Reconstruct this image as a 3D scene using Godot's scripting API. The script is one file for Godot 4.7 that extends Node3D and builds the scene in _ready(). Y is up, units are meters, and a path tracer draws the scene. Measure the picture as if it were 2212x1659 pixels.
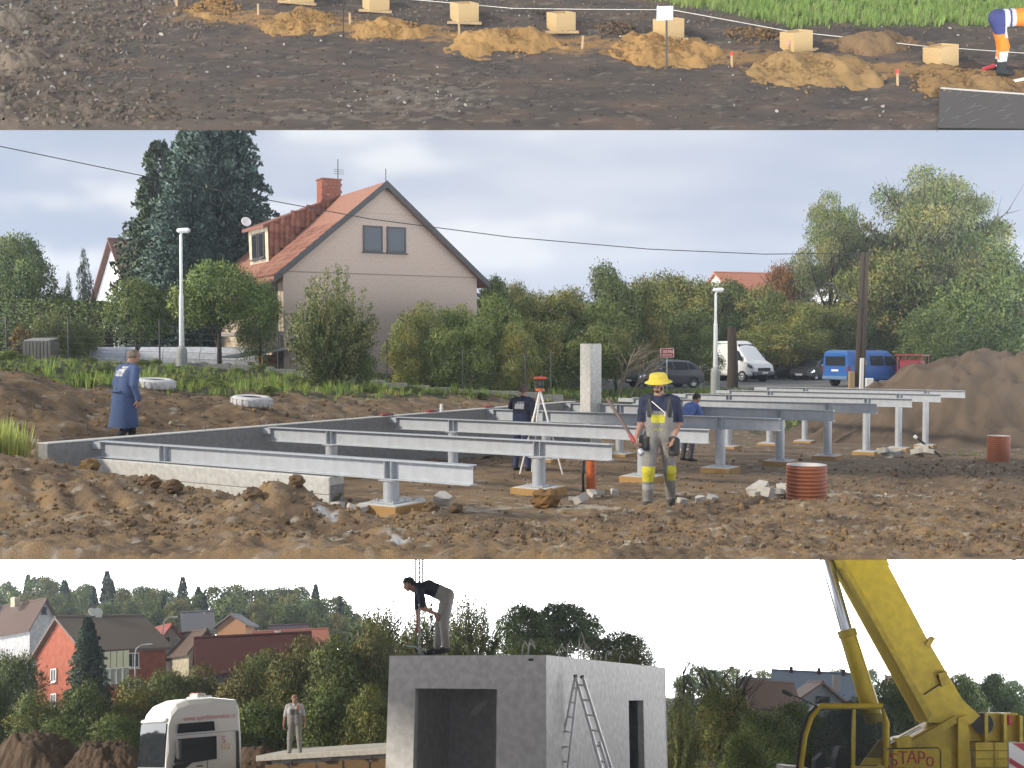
extends Node3D
# Three views of one building site, one above the other: a dug field on a bank (top), the steel frame on its terrace (middle)
# and the lower yard with the concrete cell and the crane (bottom). Every place is built to real size round the same eye.
# Picture positions below are read off the photograph at 2212 x 1659 and turned into directions by ray().
const FD := 2497.0
const EYE := Vector3(0, 2.15, 0)
var CB: Basis      # camera
var BB: Basis      # the lower yard falls away below the terrace
var TB: Basis      # the bank of the dug field
var bank_p: Vector3
var bank_n: Vector3
var rng := RandomNumberGenerator.new()
var taken := {}
var M := {}
var T := {}
var G := {}        # shared meshes
var nz := FastNoiseLite.new()
var nz2 := FastNoiseLite.new()
var nz3 := FastNoiseLite.new()

# ---------------------------------------------------------------- mesh helper
class Msh:
	var v := PackedVector3Array()
	var n := PackedVector3Array()
	var c := PackedColorArray()
	var uv := PackedVector2Array()
	var col := Color(1, 1, 1)
	var use_c := false
	func tint(k: Color):
		col = k
		use_c = true
	func tri(a: Vector3, b: Vector3, d: Vector3):
		var nn := (b - a).cross(d - a).normalized()
		v.append(a); v.append(d); v.append(b)
		for i in 3:
			n.append(nn); c.append(col); uv.append(Vector2.ZERO)
	func trin(a: Vector3, b: Vector3, d: Vector3, na: Vector3, nb: Vector3, nd: Vector3):
		v.append(a); v.append(d); v.append(b)
		n.append(na); n.append(nd); n.append(nb)
		for i in 3:
			c.append(col); uv.append(Vector2.ZERO)
	func quad(a: Vector3, b: Vector3, d: Vector3, e: Vector3):
		var nn := (d - a).cross(e - b).normalized()
		for p in [a, d, b, a, e, d]:
			v.append(p); n.append(nn); c.append(col)
		for q in [Vector2(0, 1), Vector2(1, 0), Vector2(1, 1), Vector2(0, 1), Vector2(0, 0), Vector2(1, 0)]:
			uv.append(q)
	func quadn(a: Vector3, b: Vector3, d: Vector3, e: Vector3, na: Vector3, nb: Vector3, nd: Vector3, ne: Vector3):
		trin(a, b, d, na, nb, nd)
		trin(a, d, e, na, nd, ne)
	# box by centre and size, chamfered by bev
	func box(ce: Vector3, s: Vector3, bs := Basis(), bev := 0.0):
		var h := s * 0.5
		if bev <= 0.0:
			for ax in 3:
				for sg in [-1.0, 1.0]:
					var u := Vector3.ZERO; var w := Vector3.ZERO; var f := Vector3.ZERO
					f[ax] = sg * h[ax]; u[(ax + 1) % 3] = h[(ax + 1) % 3]; w[(ax + 2) % 3] = sg * h[(ax + 2) % 3]
					quad(ce + bs * (f - u - w), ce + bs * (f + u - w), ce + bs * (f + u + w), ce + bs * (f - u + w))
			return
		var i := h - Vector3.ONE * bev
		for ax in 3:
			for sg in [-1.0, 1.0]:
				var u := Vector3.ZERO; var w := Vector3.ZERO; var f := Vector3.ZERO
				f[ax] = sg * h[ax]; u[(ax + 1) % 3] = i[(ax + 1) % 3]; w[(ax + 2) % 3] = sg * i[(ax + 2) % 3]
				quad(ce + bs * (f - u - w), ce + bs * (f + u - w), ce + bs * (f + u + w), ce + bs * (f - u + w))
		for ax in 3:
			var b1 := (ax + 1) % 3
			var b2 := (ax + 2) % 3
			for s1 in [-1.0, 1.0]:
				for s2 in [-1.0, 1.0]:
					var p := Vector3.ZERO; var q := Vector3.ZERO; var l := Vector3.ZERO
					p[b1] = s1 * h[b1]; p[b2] = s2 * i[b2]
					q[b1] = s1 * i[b1]; q[b2] = s2 * h[b2]
					l[ax] = i[ax] * s1 * s2
					_edge(ce, bs, p, q, l)
		for sx in [-1.0, 1.0]:
			for sy in [-1.0, 1.0]:
				for sz in [-1.0, 1.0]:
					var a := Vector3(sx * h.x, sy * i.y, sz * i.z)
					var b := Vector3(sx * i.x, sy * h.y, sz * i.z)
					var d := Vector3(sx * i.x, sy * i.y, sz * h.z)
					if sx * sy * sz > 0: tri(ce + bs * a, ce + bs * b, ce + bs * d)
					else: tri(ce + bs * a, ce + bs * d, ce + bs * b)
	func _edge(ce: Vector3, bs: Basis, p: Vector3, q: Vector3, l: Vector3):
		var out := p + q
		var nn := (q - p).cross(2.0 * l)
		if nn.dot(out) > 0: quad(ce + bs * (p - l), ce + bs * (q - l), ce + bs * (q + l), ce + bs * (p + l))
		else: quad(ce + bs * (p + l), ce + bs * (q + l), ce + bs * (q - l), ce + bs * (p - l))
	# polygon in the xy plane of xf, extruded from z0 to z1
	func prism(poly: PackedVector2Array, z0: float, z1: float, xf := Transform3D()):
		if not Geometry2D.is_polygon_clockwise(poly):
			pass
		else:
			poly = poly.duplicate(); poly.reverse()
		var t := Geometry2D.triangulate_polygon(poly)
		for k in range(0, t.size(), 3):
			var a := poly[t[k]]; var b := poly[t[k + 1]]; var d := poly[t[k + 2]]
			if (b - a).cross(d - a) < 0:
				var sw := b; b = d; d = sw
			tri(xf * Vector3(a.x, a.y, z1), xf * Vector3(b.x, b.y, z1), xf * Vector3(d.x, d.y, z1))
			tri(xf * Vector3(a.x, a.y, z0), xf * Vector3(d.x, d.y, z0), xf * Vector3(b.x, b.y, z0))
		for k in poly.size():
			var a := poly[k]; var b := poly[(k + 1) % poly.size()]
			quad(xf * Vector3(a.x, a.y, z0), xf * Vector3(b.x, b.y, z0), xf * Vector3(b.x, b.y, z1), xf * Vector3(a.x, a.y, z1))
	func tube(pts: Array, rad: Array, sides := 8, caps := true):
		var prev := []
		var prevn := []
		var ref := Vector3.ZERO
		for k in pts.size():
			var p: Vector3 = pts[k]
			var dir: Vector3
			if k == 0: dir = pts[1] - p
			elif k == pts.size() - 1: dir = p - pts[k - 1]
			else: dir = pts[k + 1] - pts[k - 1]
			dir = dir.normalized()
			if ref == Vector3.ZERO:
				ref = dir.cross(Vector3(0.31, 0.2, 0.93)).normalized()
				if ref.length() < 0.5: ref = dir.cross(Vector3.UP).normalized()
			ref = (ref - dir * ref.dot(dir)).normalized()
			var w := dir.cross(ref)
			var ring := []; var rn := []
			var r: float = rad[min(k, rad.size() - 1)]
			for s in sides:
				var a := TAU * s / sides
				var o := ref * cos(a) + w * sin(a)
				ring.append(p + o * r); rn.append(o)
			if k > 0:
				for s in sides:
					var e := (s + 1) % sides
					quadn(prev[s], prev[e], ring[e], ring[s], prevn[s], prevn[e], rn[e], rn[s])
			if caps and k == 0:
				for s in range(1, sides - 1): tri(ring[0], ring[s + 1], ring[s])
			if caps and k == pts.size() - 1:
				for s in range(1, sides - 1): tri(ring[0], ring[s], ring[s + 1])
			prev = ring; prevn = rn
	func lathe(prof: Array, sides := 24, xf := Transform3D()):   # prof: [radius, height]
		for k in prof.size() - 1:
			var r0: float = prof[k][0]; var y0: float = prof[k][1]
			var r1: float = prof[k + 1][0]; var y1: float = prof[k + 1][1]
			var sl := Vector2(y1 - y0, -(r1 - r0)).normalized()
			for s in sides:
				var a := TAU * s / sides; var b := TAU * (s + 1) / sides
				var da := Vector3(cos(a), 0, -sin(a)); var db := Vector3(cos(b), 0, -sin(b))
				var na := xf.basis * (da * sl.x + Vector3.UP * sl.y); var nb := xf.basis * (db * sl.x + Vector3.UP * sl.y)
				quadn(xf * (da * r0 + Vector3.UP * y0), xf * (db * r0 + Vector3.UP * y0), xf * (db * r1 + Vector3.UP * y1), xf * (da * r1 + Vector3.UP * y1), na, nb, nb, na)
	func ball(ce: Vector3, r: Vector3, bs := Basis(), rows := 8, cols := 12):
		var g := []
		for i in rows + 1:
			var row := []
			var th := PI * i / rows
			for j in cols + 1:
				var ph := TAU * j / cols
				row.append(Vector3(sin(th) * cos(ph), cos(th), -sin(th) * sin(ph)))
			g.append(row)
		for i in rows:
			for j in cols:
				var q := [g[i + 1][j], g[i + 1][j + 1], g[i][j + 1], g[i][j]]
				var pp := []; var nn := []
				for e in q:
					pp.append(ce + bs * (e * r)); nn.append((bs * (e / r)).normalized())
				quadn(pp[0], pp[1], pp[2], pp[3], nn[0], nn[1], nn[2], nn[3])
	func rock(ce: Vector3, r: Vector3, rg: RandomNumberGenerator, rows := 5, cols := 7, rough := 0.3):
		var g := []
		for i in rows + 1:
			var row := []
			var th := PI * i / rows
			for j in cols:
				var ph := TAU * (j + 0.5 * (i % 2)) / cols
				var k := 1.0 + rg.randf_range(-rough, rough)
				if (i == 0 or i == rows) and j > 0: row.append(row[0])
				else: row.append(ce + Vector3(sin(th) * cos(ph) * r.x, cos(th) * r.y, -sin(th) * sin(ph) * r.z) * k)
			g.append(row)
		for i in rows:
			for j in cols:
				var e := (j + 1) % cols
				if i > 0 : tri(g[i + 1][j], g[i][e], g[i][j])
				if i < rows - 1: tri(g[i + 1][j], g[i + 1][e], g[i][e])
	func mesh() -> ArrayMesh:
		var a := []
		a.resize(Mesh.ARRAY_MAX)
		a[Mesh.ARRAY_VERTEX] = v
		a[Mesh.ARRAY_NORMAL] = n
		a[Mesh.ARRAY_TEX_UV] = uv
		if use_c: a[Mesh.ARRAY_COLOR] = c
		var m := ArrayMesh.new()
		m.add_surface_from_arrays(Mesh.PRIMITIVE_TRIANGLES, a)
		return m

# ---------------------------------------------------------------- scene helpers
func ray(px: float, py: float) -> Vector3:
	return CB * Vector3((px - 1106.0) / FD, -(py - 829.5) / FD, -1.0)
func at(px: float, py: float, d: float) -> Vector3:            # terrace: d metres in front of the eye, measured level
	var r := ray(px, py)
	return EYE + r * (d / -r.z)
func inframe(b: Basis, px: float, py: float, d: float) -> Vector3:
	var r := b.inverse() * ray(px, py)
	return EYE + b * (r * (d / -r.z))
func loc(b: Basis, px: float, py: float, d: float) -> Vector3:  # the same, in the yard's own axes
	var r := b.inverse() * ray(px, py)
	return r * (d / -r.z)
func stand(b: Basis, p: Vector3, yaw := 0.0) -> Transform3D:   # stands plumb to the eye at p
	var q := CB.inverse() * (p - EYE)
	var s := (CB.inverse() * b).z.y
	var a := -atan(q.x / -q.z * s)
	return Transform3D(b * Basis(Vector3(0, 0, 1), a) * Basis(Vector3.UP, yaw), p)
func onbank(px: float, py: float) -> Vector3:
	var r := ray(px, py)
	return EYE + r * ((bank_p - EYE).dot(bank_n) / r.dot(bank_n))
func numbered(s: String) -> String:
	if not taken.has(s):
		taken[s] = 0
		return s
	taken[s] += 1
	return "%s_%03d" % [s, taken[s]]
func thing(called: String, label: String, category: String, xf := Transform3D(), group := "") -> Node3D:
	var o := Node3D.new()
	o.name = numbered(called)
	add_child(o)
	o.transform = xf
	tag(o, label, category, group)
	return o
func tag(o: Node, label: String, category: String, group := ""):
	if label: o.set_meta("label", label)
	if category: o.set_meta("category", category)
	if group: o.set_meta("group", group)
func obj(called: String, m, material: Material, parent: Node = null, xf := Transform3D()) -> MeshInstance3D:
	var o := MeshInstance3D.new()
	if parent == null or parent == self:
		o.name = numbered(called)
		add_child(o)
	else:
		o.name = called
		parent.add_child(o, true)
	o.mesh = m.mesh() if m is Msh else m
	o.material_override = material
	o.transform = xf
	return o
func struct(called: String, m, material: Material, kind := "structure", xf := Transform3D()) -> MeshInstance3D:
	var o := obj(called, m, material, self, xf)
	o.set_meta("kind", kind)
	return o
func xf_at(p: Vector3, yaw := 0.0, s := 1.0) -> Transform3D:
	return Transform3D(Basis(Vector3.UP, yaw).scaled(Vector3.ONE * s), p)
func lin(r: float, g: float, b: float) -> Color:
	return Color(r, g, b).linear_to_srgb()
func mat(c: Color, rough := 0.8, metal := 0.0, texname := "", scale := 1.0, bump := 0.0, world := false) -> StandardMaterial3D:   # c linear
	var m := StandardMaterial3D.new()
	m.albedo_color = c.linear_to_srgb()
	m.roughness = rough
	m.metallic = metal
	if texname != "":
		m.albedo_texture = T[texname]
		m.uv1_triplanar = true
		m.uv1_world_triplanar = world
		m.uv1_scale = Vector3.ONE * scale
		if bump != 0.0:
			m.heightmap_enabled = true
			m.heightmap_texture = T[texname]
			m.heightmap_scale = bump
	return m
func vmat(rough := 0.9, back := 0.0, texname := "", scale := 1.0, bump := 0.0) -> StandardMaterial3D:   # colours from the mesh
	var m := mat(Color(1, 1, 1), rough, 0.0, texname, scale, bump)
	m.vertex_color_use_as_albedo = true
	if back > 0.0:
		m.backlight_enabled = true
		m.backlight = Color(back, back, back * 0.6)
	return m
func noise_tex(seed_: int, freq: float, oct: int, lo: Color, hi: Color, size := 512, kind := FastNoiseLite.TYPE_SIMPLEX_SMOOTH, mid := 0.5) -> NoiseTexture2D:
	var n := FastNoiseLite.new()
	n.seed = seed_
	n.noise_type = kind
	n.frequency = freq
	n.fractal_octaves = oct
	n.fractal_type = FastNoiseLite.FRACTAL_FBM if oct > 1 else FastNoiseLite.FRACTAL_NONE
	var t := NoiseTexture2D.new()
	t.width = size
	t.height = size
	t.seamless = true
	t.seamless_blend_skirt = 0.2
	t.noise = n
	var gr := Gradient.new()
	gr.offsets = PackedFloat32Array([0.1, mid, 0.9])
	gr.colors = PackedColorArray([lo, lo.lerp(hi, 0.5), hi])
	t.color_ramp = gr
	return t
func grey(a: float) -> Color:
	return Color(a, a, a)
func dup(o: Node3D, xf: Transform3D, label := "", group := "") -> Node3D:
	var base := String(o.name).rstrip("0123456789").trim_suffix("_")
	var r: Node3D = o.duplicate()
	r.name = numbered(base)
	add_child(r)
	r.transform = xf
	if label: r.set_meta("label", label)
	if group: r.set_meta("group", group)
	return r
func vary(c: Color, k: float) -> Color:
	var f := 1.0 + rng.randf_range(-k, k)
	return Color(c.r * f * (1.0 + rng.randf_range(-k, k) * 0.35), c.g * f, c.b * f * (1.0 + rng.randf_range(-k, k) * 0.35))
func sstep(a: float, b: float, x: float) -> float:
	return smoothstep(a, b, x)

# ---------------------------------------------------------------- order of the place
func _ready():
	rng.seed = 7
	CB = Basis(Vector3.RIGHT, deg_to_rad(-1.784))
	BB = Basis(Vector3.RIGHT, deg_to_rad(-16.8))
	TB = Basis(Vector3.RIGHT, deg_to_rad(21.2))
	var cam := Camera3D.new()
	cam.name = "camera"
	add_child(cam)
	cam.transform = Transform3D(CB, EYE)
	cam.fov = rad_to_deg(2.0 * atan(829.5 / FD))
	cam.near = 0.1
	cam.far = 2000.0
	cam.current = true
	sky_and_sun()
	textures()
	materials()
	terrace_ground()
	steel_frame()
	terrace_things()
	terrace_garden()
	terrace_vehicles()
	terrace_people()
	upper_field()
	yard_setting()
	yard_things()

func sky_and_sun():
	var we := WorldEnvironment.new()
	we.name = "world_environment"
	var env := Environment.new()
	env.background_mode = Environment.BG_SKY
	env.tonemap_mode = Environment.TONE_MAPPER_LINEAR
	env.tonemap_exposure = 1.0
	env.sdfgi_enabled = true
	env.ssao_enabled = true
	env.ssil_enabled = true
	env.fog_enabled = true
	env.fog_density = 0.0006
	env.fog_light_color = Color(0.86, 0.91, 0.97)
	var w := 1024
	var h := 512
	var im := Image.create(w, h, false, Image.FORMAT_RGBAF)
	var n := FastNoiseLite.new()
	n.seed = 12
	n.noise_type = FastNoiseLite.TYPE_SIMPLEX_SMOOTH
	n.frequency = 1.0
	n.fractal_octaves = 5
	n.fractal_gain = 0.5
	for y in h:
		var el := PI * (0.5 - (y + 0.5) / h)
		for x in w:
			var c := Color(6.0, 6.05, 6.1)
			if el > 0.0:
				var az := TAU * (x + 0.5) / w
				var k := 1.0 / (sin(el) + 0.16)
				var p := Vector3(sin(az) * cos(el) * k, cos(az) * cos(el) * k, 0.0)
				var a := n.get_noise_3d(p.x * 0.42, p.y * 0.55, 3.0) * 0.75 + n.get_noise_3d(p.x * 1.5, p.y * 2.1, 9.0) * 0.3
				var t: float = smoothstep(-0.42, 0.4, a)
				var b := n.get_noise_3d(p.x * 0.8, p.y * 1.0, 31.0)
				c = Color(0.50, 0.575, 0.725).lerp(Color(0.73, 0.765, 0.86), t)
				c = c.lerp(Color(0.90, 0.92, 0.96), smoothstep(0.08, 0.42, b + n.get_noise_3d(p.x * 2.2, p.y * 3.0, 5.0) * 0.35) * 0.85)
				c = c.lerp(Color(0.62, 0.68, 0.79), smoothstep(0.12, 0.0, sin(el)) * 0.5)
			im.set_pixel(x, y, c)
	var sm := PanoramaSkyMaterial.new()
	sm.panorama = ImageTexture.create_from_image(im)
	var sk := Sky.new()
	sk.sky_material = sm
	env.sky = sk
	we.environment = env
	add_child(we)
	var sun := DirectionalLight3D.new()
	sun.name = "sun"
	var az := deg_to_rad(72.0)
	var e := deg_to_rad(26.5)
	sun.basis = Basis.looking_at(-Vector3(-sin(az) * cos(e), sin(e), cos(az) * cos(e)))
	sun.light_color = Color(1.0, 0.95, 0.87)
	sun.light_energy = 1.25
	sun.light_angular_distance = 5.0
	sun.shadow_enabled = true
	add_child(sun)

func textures():
	T.grain = noise_tex(1, 0.09, 4, grey(0.72), grey(1.0))
	T.blotch = noise_tex(2, 0.012, 5, grey(0.84), grey(1.0))
	T.soil = noise_tex(3, 0.05, 5, Color(0.62, 0.6, 0.58), Color(1, 1, 1))
	T.concrete = noise_tex(4, 0.02, 5, grey(0.87), grey(1.0))
	T.wood = noise_tex(5, 0.06, 3, Color(0.72, 0.64, 0.52), Color(1, 0.97, 0.9), 256, FastNoiseLite.TYPE_CELLULAR)
	T.zinc = noise_tex(6, 0.02, 3, grey(0.93), grey(1.0), 256, FastNoiseLite.TYPE_CELLULAR)
	T.cloth = noise_tex(7, 0.03, 4, grey(0.74), grey(1.0), 256)

func materials():
	M.steel = mat(Color(0.46, 0.49, 0.53), 0.45, 0.15, "zinc", 1.5)
	M.concrete = mat(Color(0.50, 0.48, 0.44), 0.9, 0, "concrete", 0.7, 0.3)
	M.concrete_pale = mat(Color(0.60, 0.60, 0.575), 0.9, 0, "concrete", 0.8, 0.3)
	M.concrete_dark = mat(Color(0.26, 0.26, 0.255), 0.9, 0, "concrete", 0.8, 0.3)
	M.osb = mat(Color(0.58, 0.41, 0.20), 0.8, 0, "wood", 6.0)
	M.osb_pale = mat(Color(0.66, 0.55, 0.36), 0.8, 0, "wood", 6.0)
	M.timber = mat(Color(0.60, 0.50, 0.36), 0.8, 0, "wood", 3.0)
	M.white = mat(Color(0.78, 0.78, 0.76), 0.6)
	M.black = mat(Color(0.02, 0.02, 0.022), 0.5)
	M.dark = mat(Color(0.06, 0.06, 0.065), 0.6)
	M.rubber = mat(Color(0.03, 0.03, 0.03), 0.85)
	M.leaf = vmat(0.55, 0.35)
	M.soilv = vmat(0.98, 0.0, "soil", 2.2, 2.0)
	M.clod = vmat(0.98, 0.0, "soil", 7.0, 0.6)
	M.bark = mat(Color(0.09, 0.072, 0.055), 0.95, 0, "soil", 3.0, 1.0)
	M.glass_dark = mat(Color(0.025, 0.03, 0.035), 0.06)
	M.glass_dark.metallic_specular = 0.25
	M.red = mat(Color(0.32, 0.03, 0.03), 0.5)
	M.brick_red = mat(Color(0.30, 0.10, 0.06), 0.9, 0, "blotch", 1.0)
	M.cable = mat(Color(0.03, 0.03, 0.03), 0.6)
	M.chrome = mat(Color(0.7, 0.72, 0.75), 0.15, 0.9)
	M.amber = mat(Color(0.75, 0.16, 0.02), 0.25)
	M.yellow = mat(Color(0.62, 0.46, 0.02), 0.45, 0, "concrete", 0.35)
	M.skin = mat(Color(0.45, 0.27, 0.19), 0.6)

# ================================================================ THE TERRACE (middle)
const UX := Vector3(0.844, 0, 0.536)       # along a beam, towards its free end
const UN := Vector3(0.536, 0, -0.844)      # from one beam to the next
const BEAM_Y := 0.71
func beam_end(k: int) -> Vector3:
	return Vector3(-0.48 + 1.98 * k, BEAM_Y, -14.2 - 3.12 * k)
func bump(x: float, d: float, cx: float, cd: float, rx: float, rd: float) -> float:
	var u := (x - cx) / rx
	var w := (d - cd) / rd
	return exp(-(u * u + w * w))
func wall_q(x: float, d: float) -> float:
	return -0.844 * (x + 6.4) + 0.536 * (d - 18.0)
func wall_s(x: float, d: float) -> float:
	return (x + 0.5) * 0.536 + (d - 14.2) * 0.844
func gh0(x: float, z: float) -> float:
	var d := -z
	var s := wall_s(x, d)
	var q := wall_q(x, d)
	var h := 0.03 - 0.045 * maxf(s, -3.0)
	h += 1.45 * sstep(0.4, 8.5, q) + 0.75 * sstep(9.0, 18.0, q)
	h = lerpf(h, lerpf(1.5, 0.05, sstep(-12.0, 6.0, x)), sstep(43.0, 53.0, d))
	h += 0.60 * bump(x, d, -7.6, 16.0, 2.2, 1.4) + 0.10 * bump(x, d, -4.6, 14.9, 1.3, 0.8)
	h += 0.36 * bump(x, d, -2.75, 13.6, 0.62, 0.55) + 0.12 * bump(x, d, -1.4, 13.2, 1.2, 0.5)
	h += 0.10 * bump(x, d, 2.6, 15.6, 2.2, 0.45) + 0.12 * bump(x, d, 4.8, 16.3, 1.2, 0.6)
	h += 0.35 * bump(x, d, -0.4, 30.5, 1.7, 1.6) + 0.3 * bump(x, d, -5.0, 27.0, 3.0, 1.4)
	h += 0.5 * bump(x, d, -10.5, 23.5, 2.2, 2.0)
	return h
func rough_soil(x: float, d: float) -> float:    # how churned the soil is
	var q := wall_q(x, d)
	var s := wall_s(x, d)
	var inside := sstep(0.3, -0.6, q) * sstep(-0.4, 0.8, s) * sstep(-9.0, -7.0, q) 
	return lerpf(1.0, 0.35, inside) * sstep(48.0, 40.0, d)
func gh(x: float, z: float) -> float:
	var d := -z
	var r := rough_soil(x, d)
	var a := nz.get_noise_2d(x * 0.5, z * 0.5) * 0.12 + nz2.get_noise_2d(x * 1.7, z * 1.7) * 0.05
	var b := nz3.get_noise_2d(x * 5.0, z * 5.0) * 0.035 + nz2.get_noise_2d(x * 9.0, z * 9.0) * 0.03
	# rut of wheels across the foreground
	var t := x * 0.35 + (d - 12.6)
	var rut := 0.04 * sin(x * 13.0 + d * 7.0) * exp(-t * t * 4.0) * sstep(-1.0, -3.0, x)
	return gh0(x, z) + (a * (0.5 + 0.5 * r) + b + rut) * r
func is_grass(x: float, z: float) -> float:
	var d := -z
	var q := wall_q(x, d)
	var e := nz.get_noise_2d(x * 0.9 + 40.0, z * 0.9) * 1.6 + nz2.get_noise_2d(x * 2.0, z * 2.0) * 0.8
	var g := sstep(6.9, 7.7, q + e)
	g = maxf(g, sstep(45.0, 47.0, d + e))
	g = maxf(g, bump(x, d, 13.6, 34.5, 1.3, 0.7) * 1.6 + e * 0.2 - 0.35)
	g = maxf(g, bump(x, d, -9.4, 18.6, 1.5, 1.5) * 1.5 + e * 0.2 - 0.5)
	return clampf(g, 0.0, 1.0)
func soil_colour(x: float, z: float) -> Color:
	var a := nz.get_noise_2d(x * 0.8 + 9.0, z * 0.8)
	var b := nz2.get_noise_2d(x * 2.6 + 70.0, z * 2.6)
	var e := nz3.get_noise_2d(x * 3.0, z * 3.0 + 50.0)
	var c := Color(0.215, 0.145, 0.085)
	c = c.lerp(Color(0.11, 0.075, 0.048), sstep(0.02, 0.5, a + b * 0.4) * 0.8)
	c = c.lerp(Color(0.30, 0.19, 0.085), sstep(0.0, 0.45, -a + e * 0.4) * 0.5)
	c = c.lerp(Color(0.26, 0.21, 0.165), sstep(0.15, 0.5, b - a * 0.5) * 0.6)
	var d := -z
	c = c.lerp(Color(0.17, 0.125, 0.09), sstep(16.0, 24.0, d) * sstep(2.0, 7.0, x) * 0.7)
	for p in SPILLS:
		var k := bump(x, d, p[0], p[1], p[2], p[3]) + b * 0.9 + e * 0.7
		c = c.lerp(p[5], sstep(p[4], p[4] + 0.25, k))
	return Color(c.r * 1.52, c.g * 1.56, c.b * 1.5)
const SPILLS := [[-2.2, 13.15, 0.45, 0.16, 0.85, Color(0.5, 0.52, 0.55)], [-1.75, 12.6, 0.3, 0.12, 0.8, Color(0.52, 0.53, 0.54)], [-1.25, 11.95, 0.3, 0.16, 0.75, Color(0.55, 0.55, 0.55)],
	[5.6, 19.2, 1.5, 0.5, 0.62, Color(0.42, 0.38, 0.32)], [0.75, 15.8, 1.1, 0.55, 0.7, Color(0.38, 0.33, 0.27)], [-0.55, 15.4, 0.9, 0.5, 0.75, Color(0.36, 0.31, 0.26)], [2.6, 18.7, 0.9, 0.6, 0.8, Color(0.36, 0.31, 0.26)]]

func grid_mesh(rows: int, cols: int, p: PackedVector3Array, c: PackedColorArray) -> ArrayMesh:
	var n := PackedVector3Array()
	n.resize(p.size())
	for i in rows:
		for j in cols:
			var u := p[i * cols + mini(j + 1, cols - 1)] - p[i * cols + maxi(j - 1, 0)]
			var w := p[mini(i + 1, rows - 1) * cols + j] - p[maxi(i - 1, 0) * cols + j]
			n[i * cols + j] = u.cross(w).normalized()
			if n[i * cols + j].y < 0: n[i * cols + j] = -n[i * cols + j]
	var ix := PackedInt32Array()
	for i in rows - 1:
		for j in cols - 1:
			var k := i * cols + j
			ix.append_array([k, k + cols, k + cols + 1, k, k + cols + 1, k + 1])
	var a := []
	a.resize(Mesh.ARRAY_MAX)
	a[Mesh.ARRAY_VERTEX] = p
	a[Mesh.ARRAY_NORMAL] = n
	a[Mesh.ARRAY_COLOR] = c
	a[Mesh.ARRAY_INDEX] = ix
	var m := ArrayMesh.new()
	m.add_surface_from_arrays(Mesh.PRIMITIVE_TRIANGLES, a)
	return m

func multi(called: String, mesh: Mesh, material: Material, xfs: Array, cols: Array, parent: Node = null) -> MultiMeshInstance3D:
	var mm := MultiMesh.new()
	mm.transform_format = MultiMesh.TRANSFORM_3D
	mm.use_colors = true
	mm.mesh = mesh
	mm.instance_count = xfs.size()
	for i in xfs.size():
		mm.set_instance_transform(i, xfs[i])
		mm.set_instance_color(i, cols[i])
	var o := MultiMeshInstance3D.new()
	o.name = numbered(called) if parent == null else called
	o.multimesh = mm
	o.material_override = material
	if parent: parent.add_child(o, true)
	else: add_child(o)
	o.set_meta("kind", "stuff")
	return o
func rnd_basis(s: Vector3) -> Basis:
	return Basis(Vector3.UP, rng.randf() * TAU) * Basis(Vector3.RIGHT, rng.randf() * TAU) * Basis(Vector3.BACK, rng.randf() * TAU) * Basis.from_scale(s)

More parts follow.
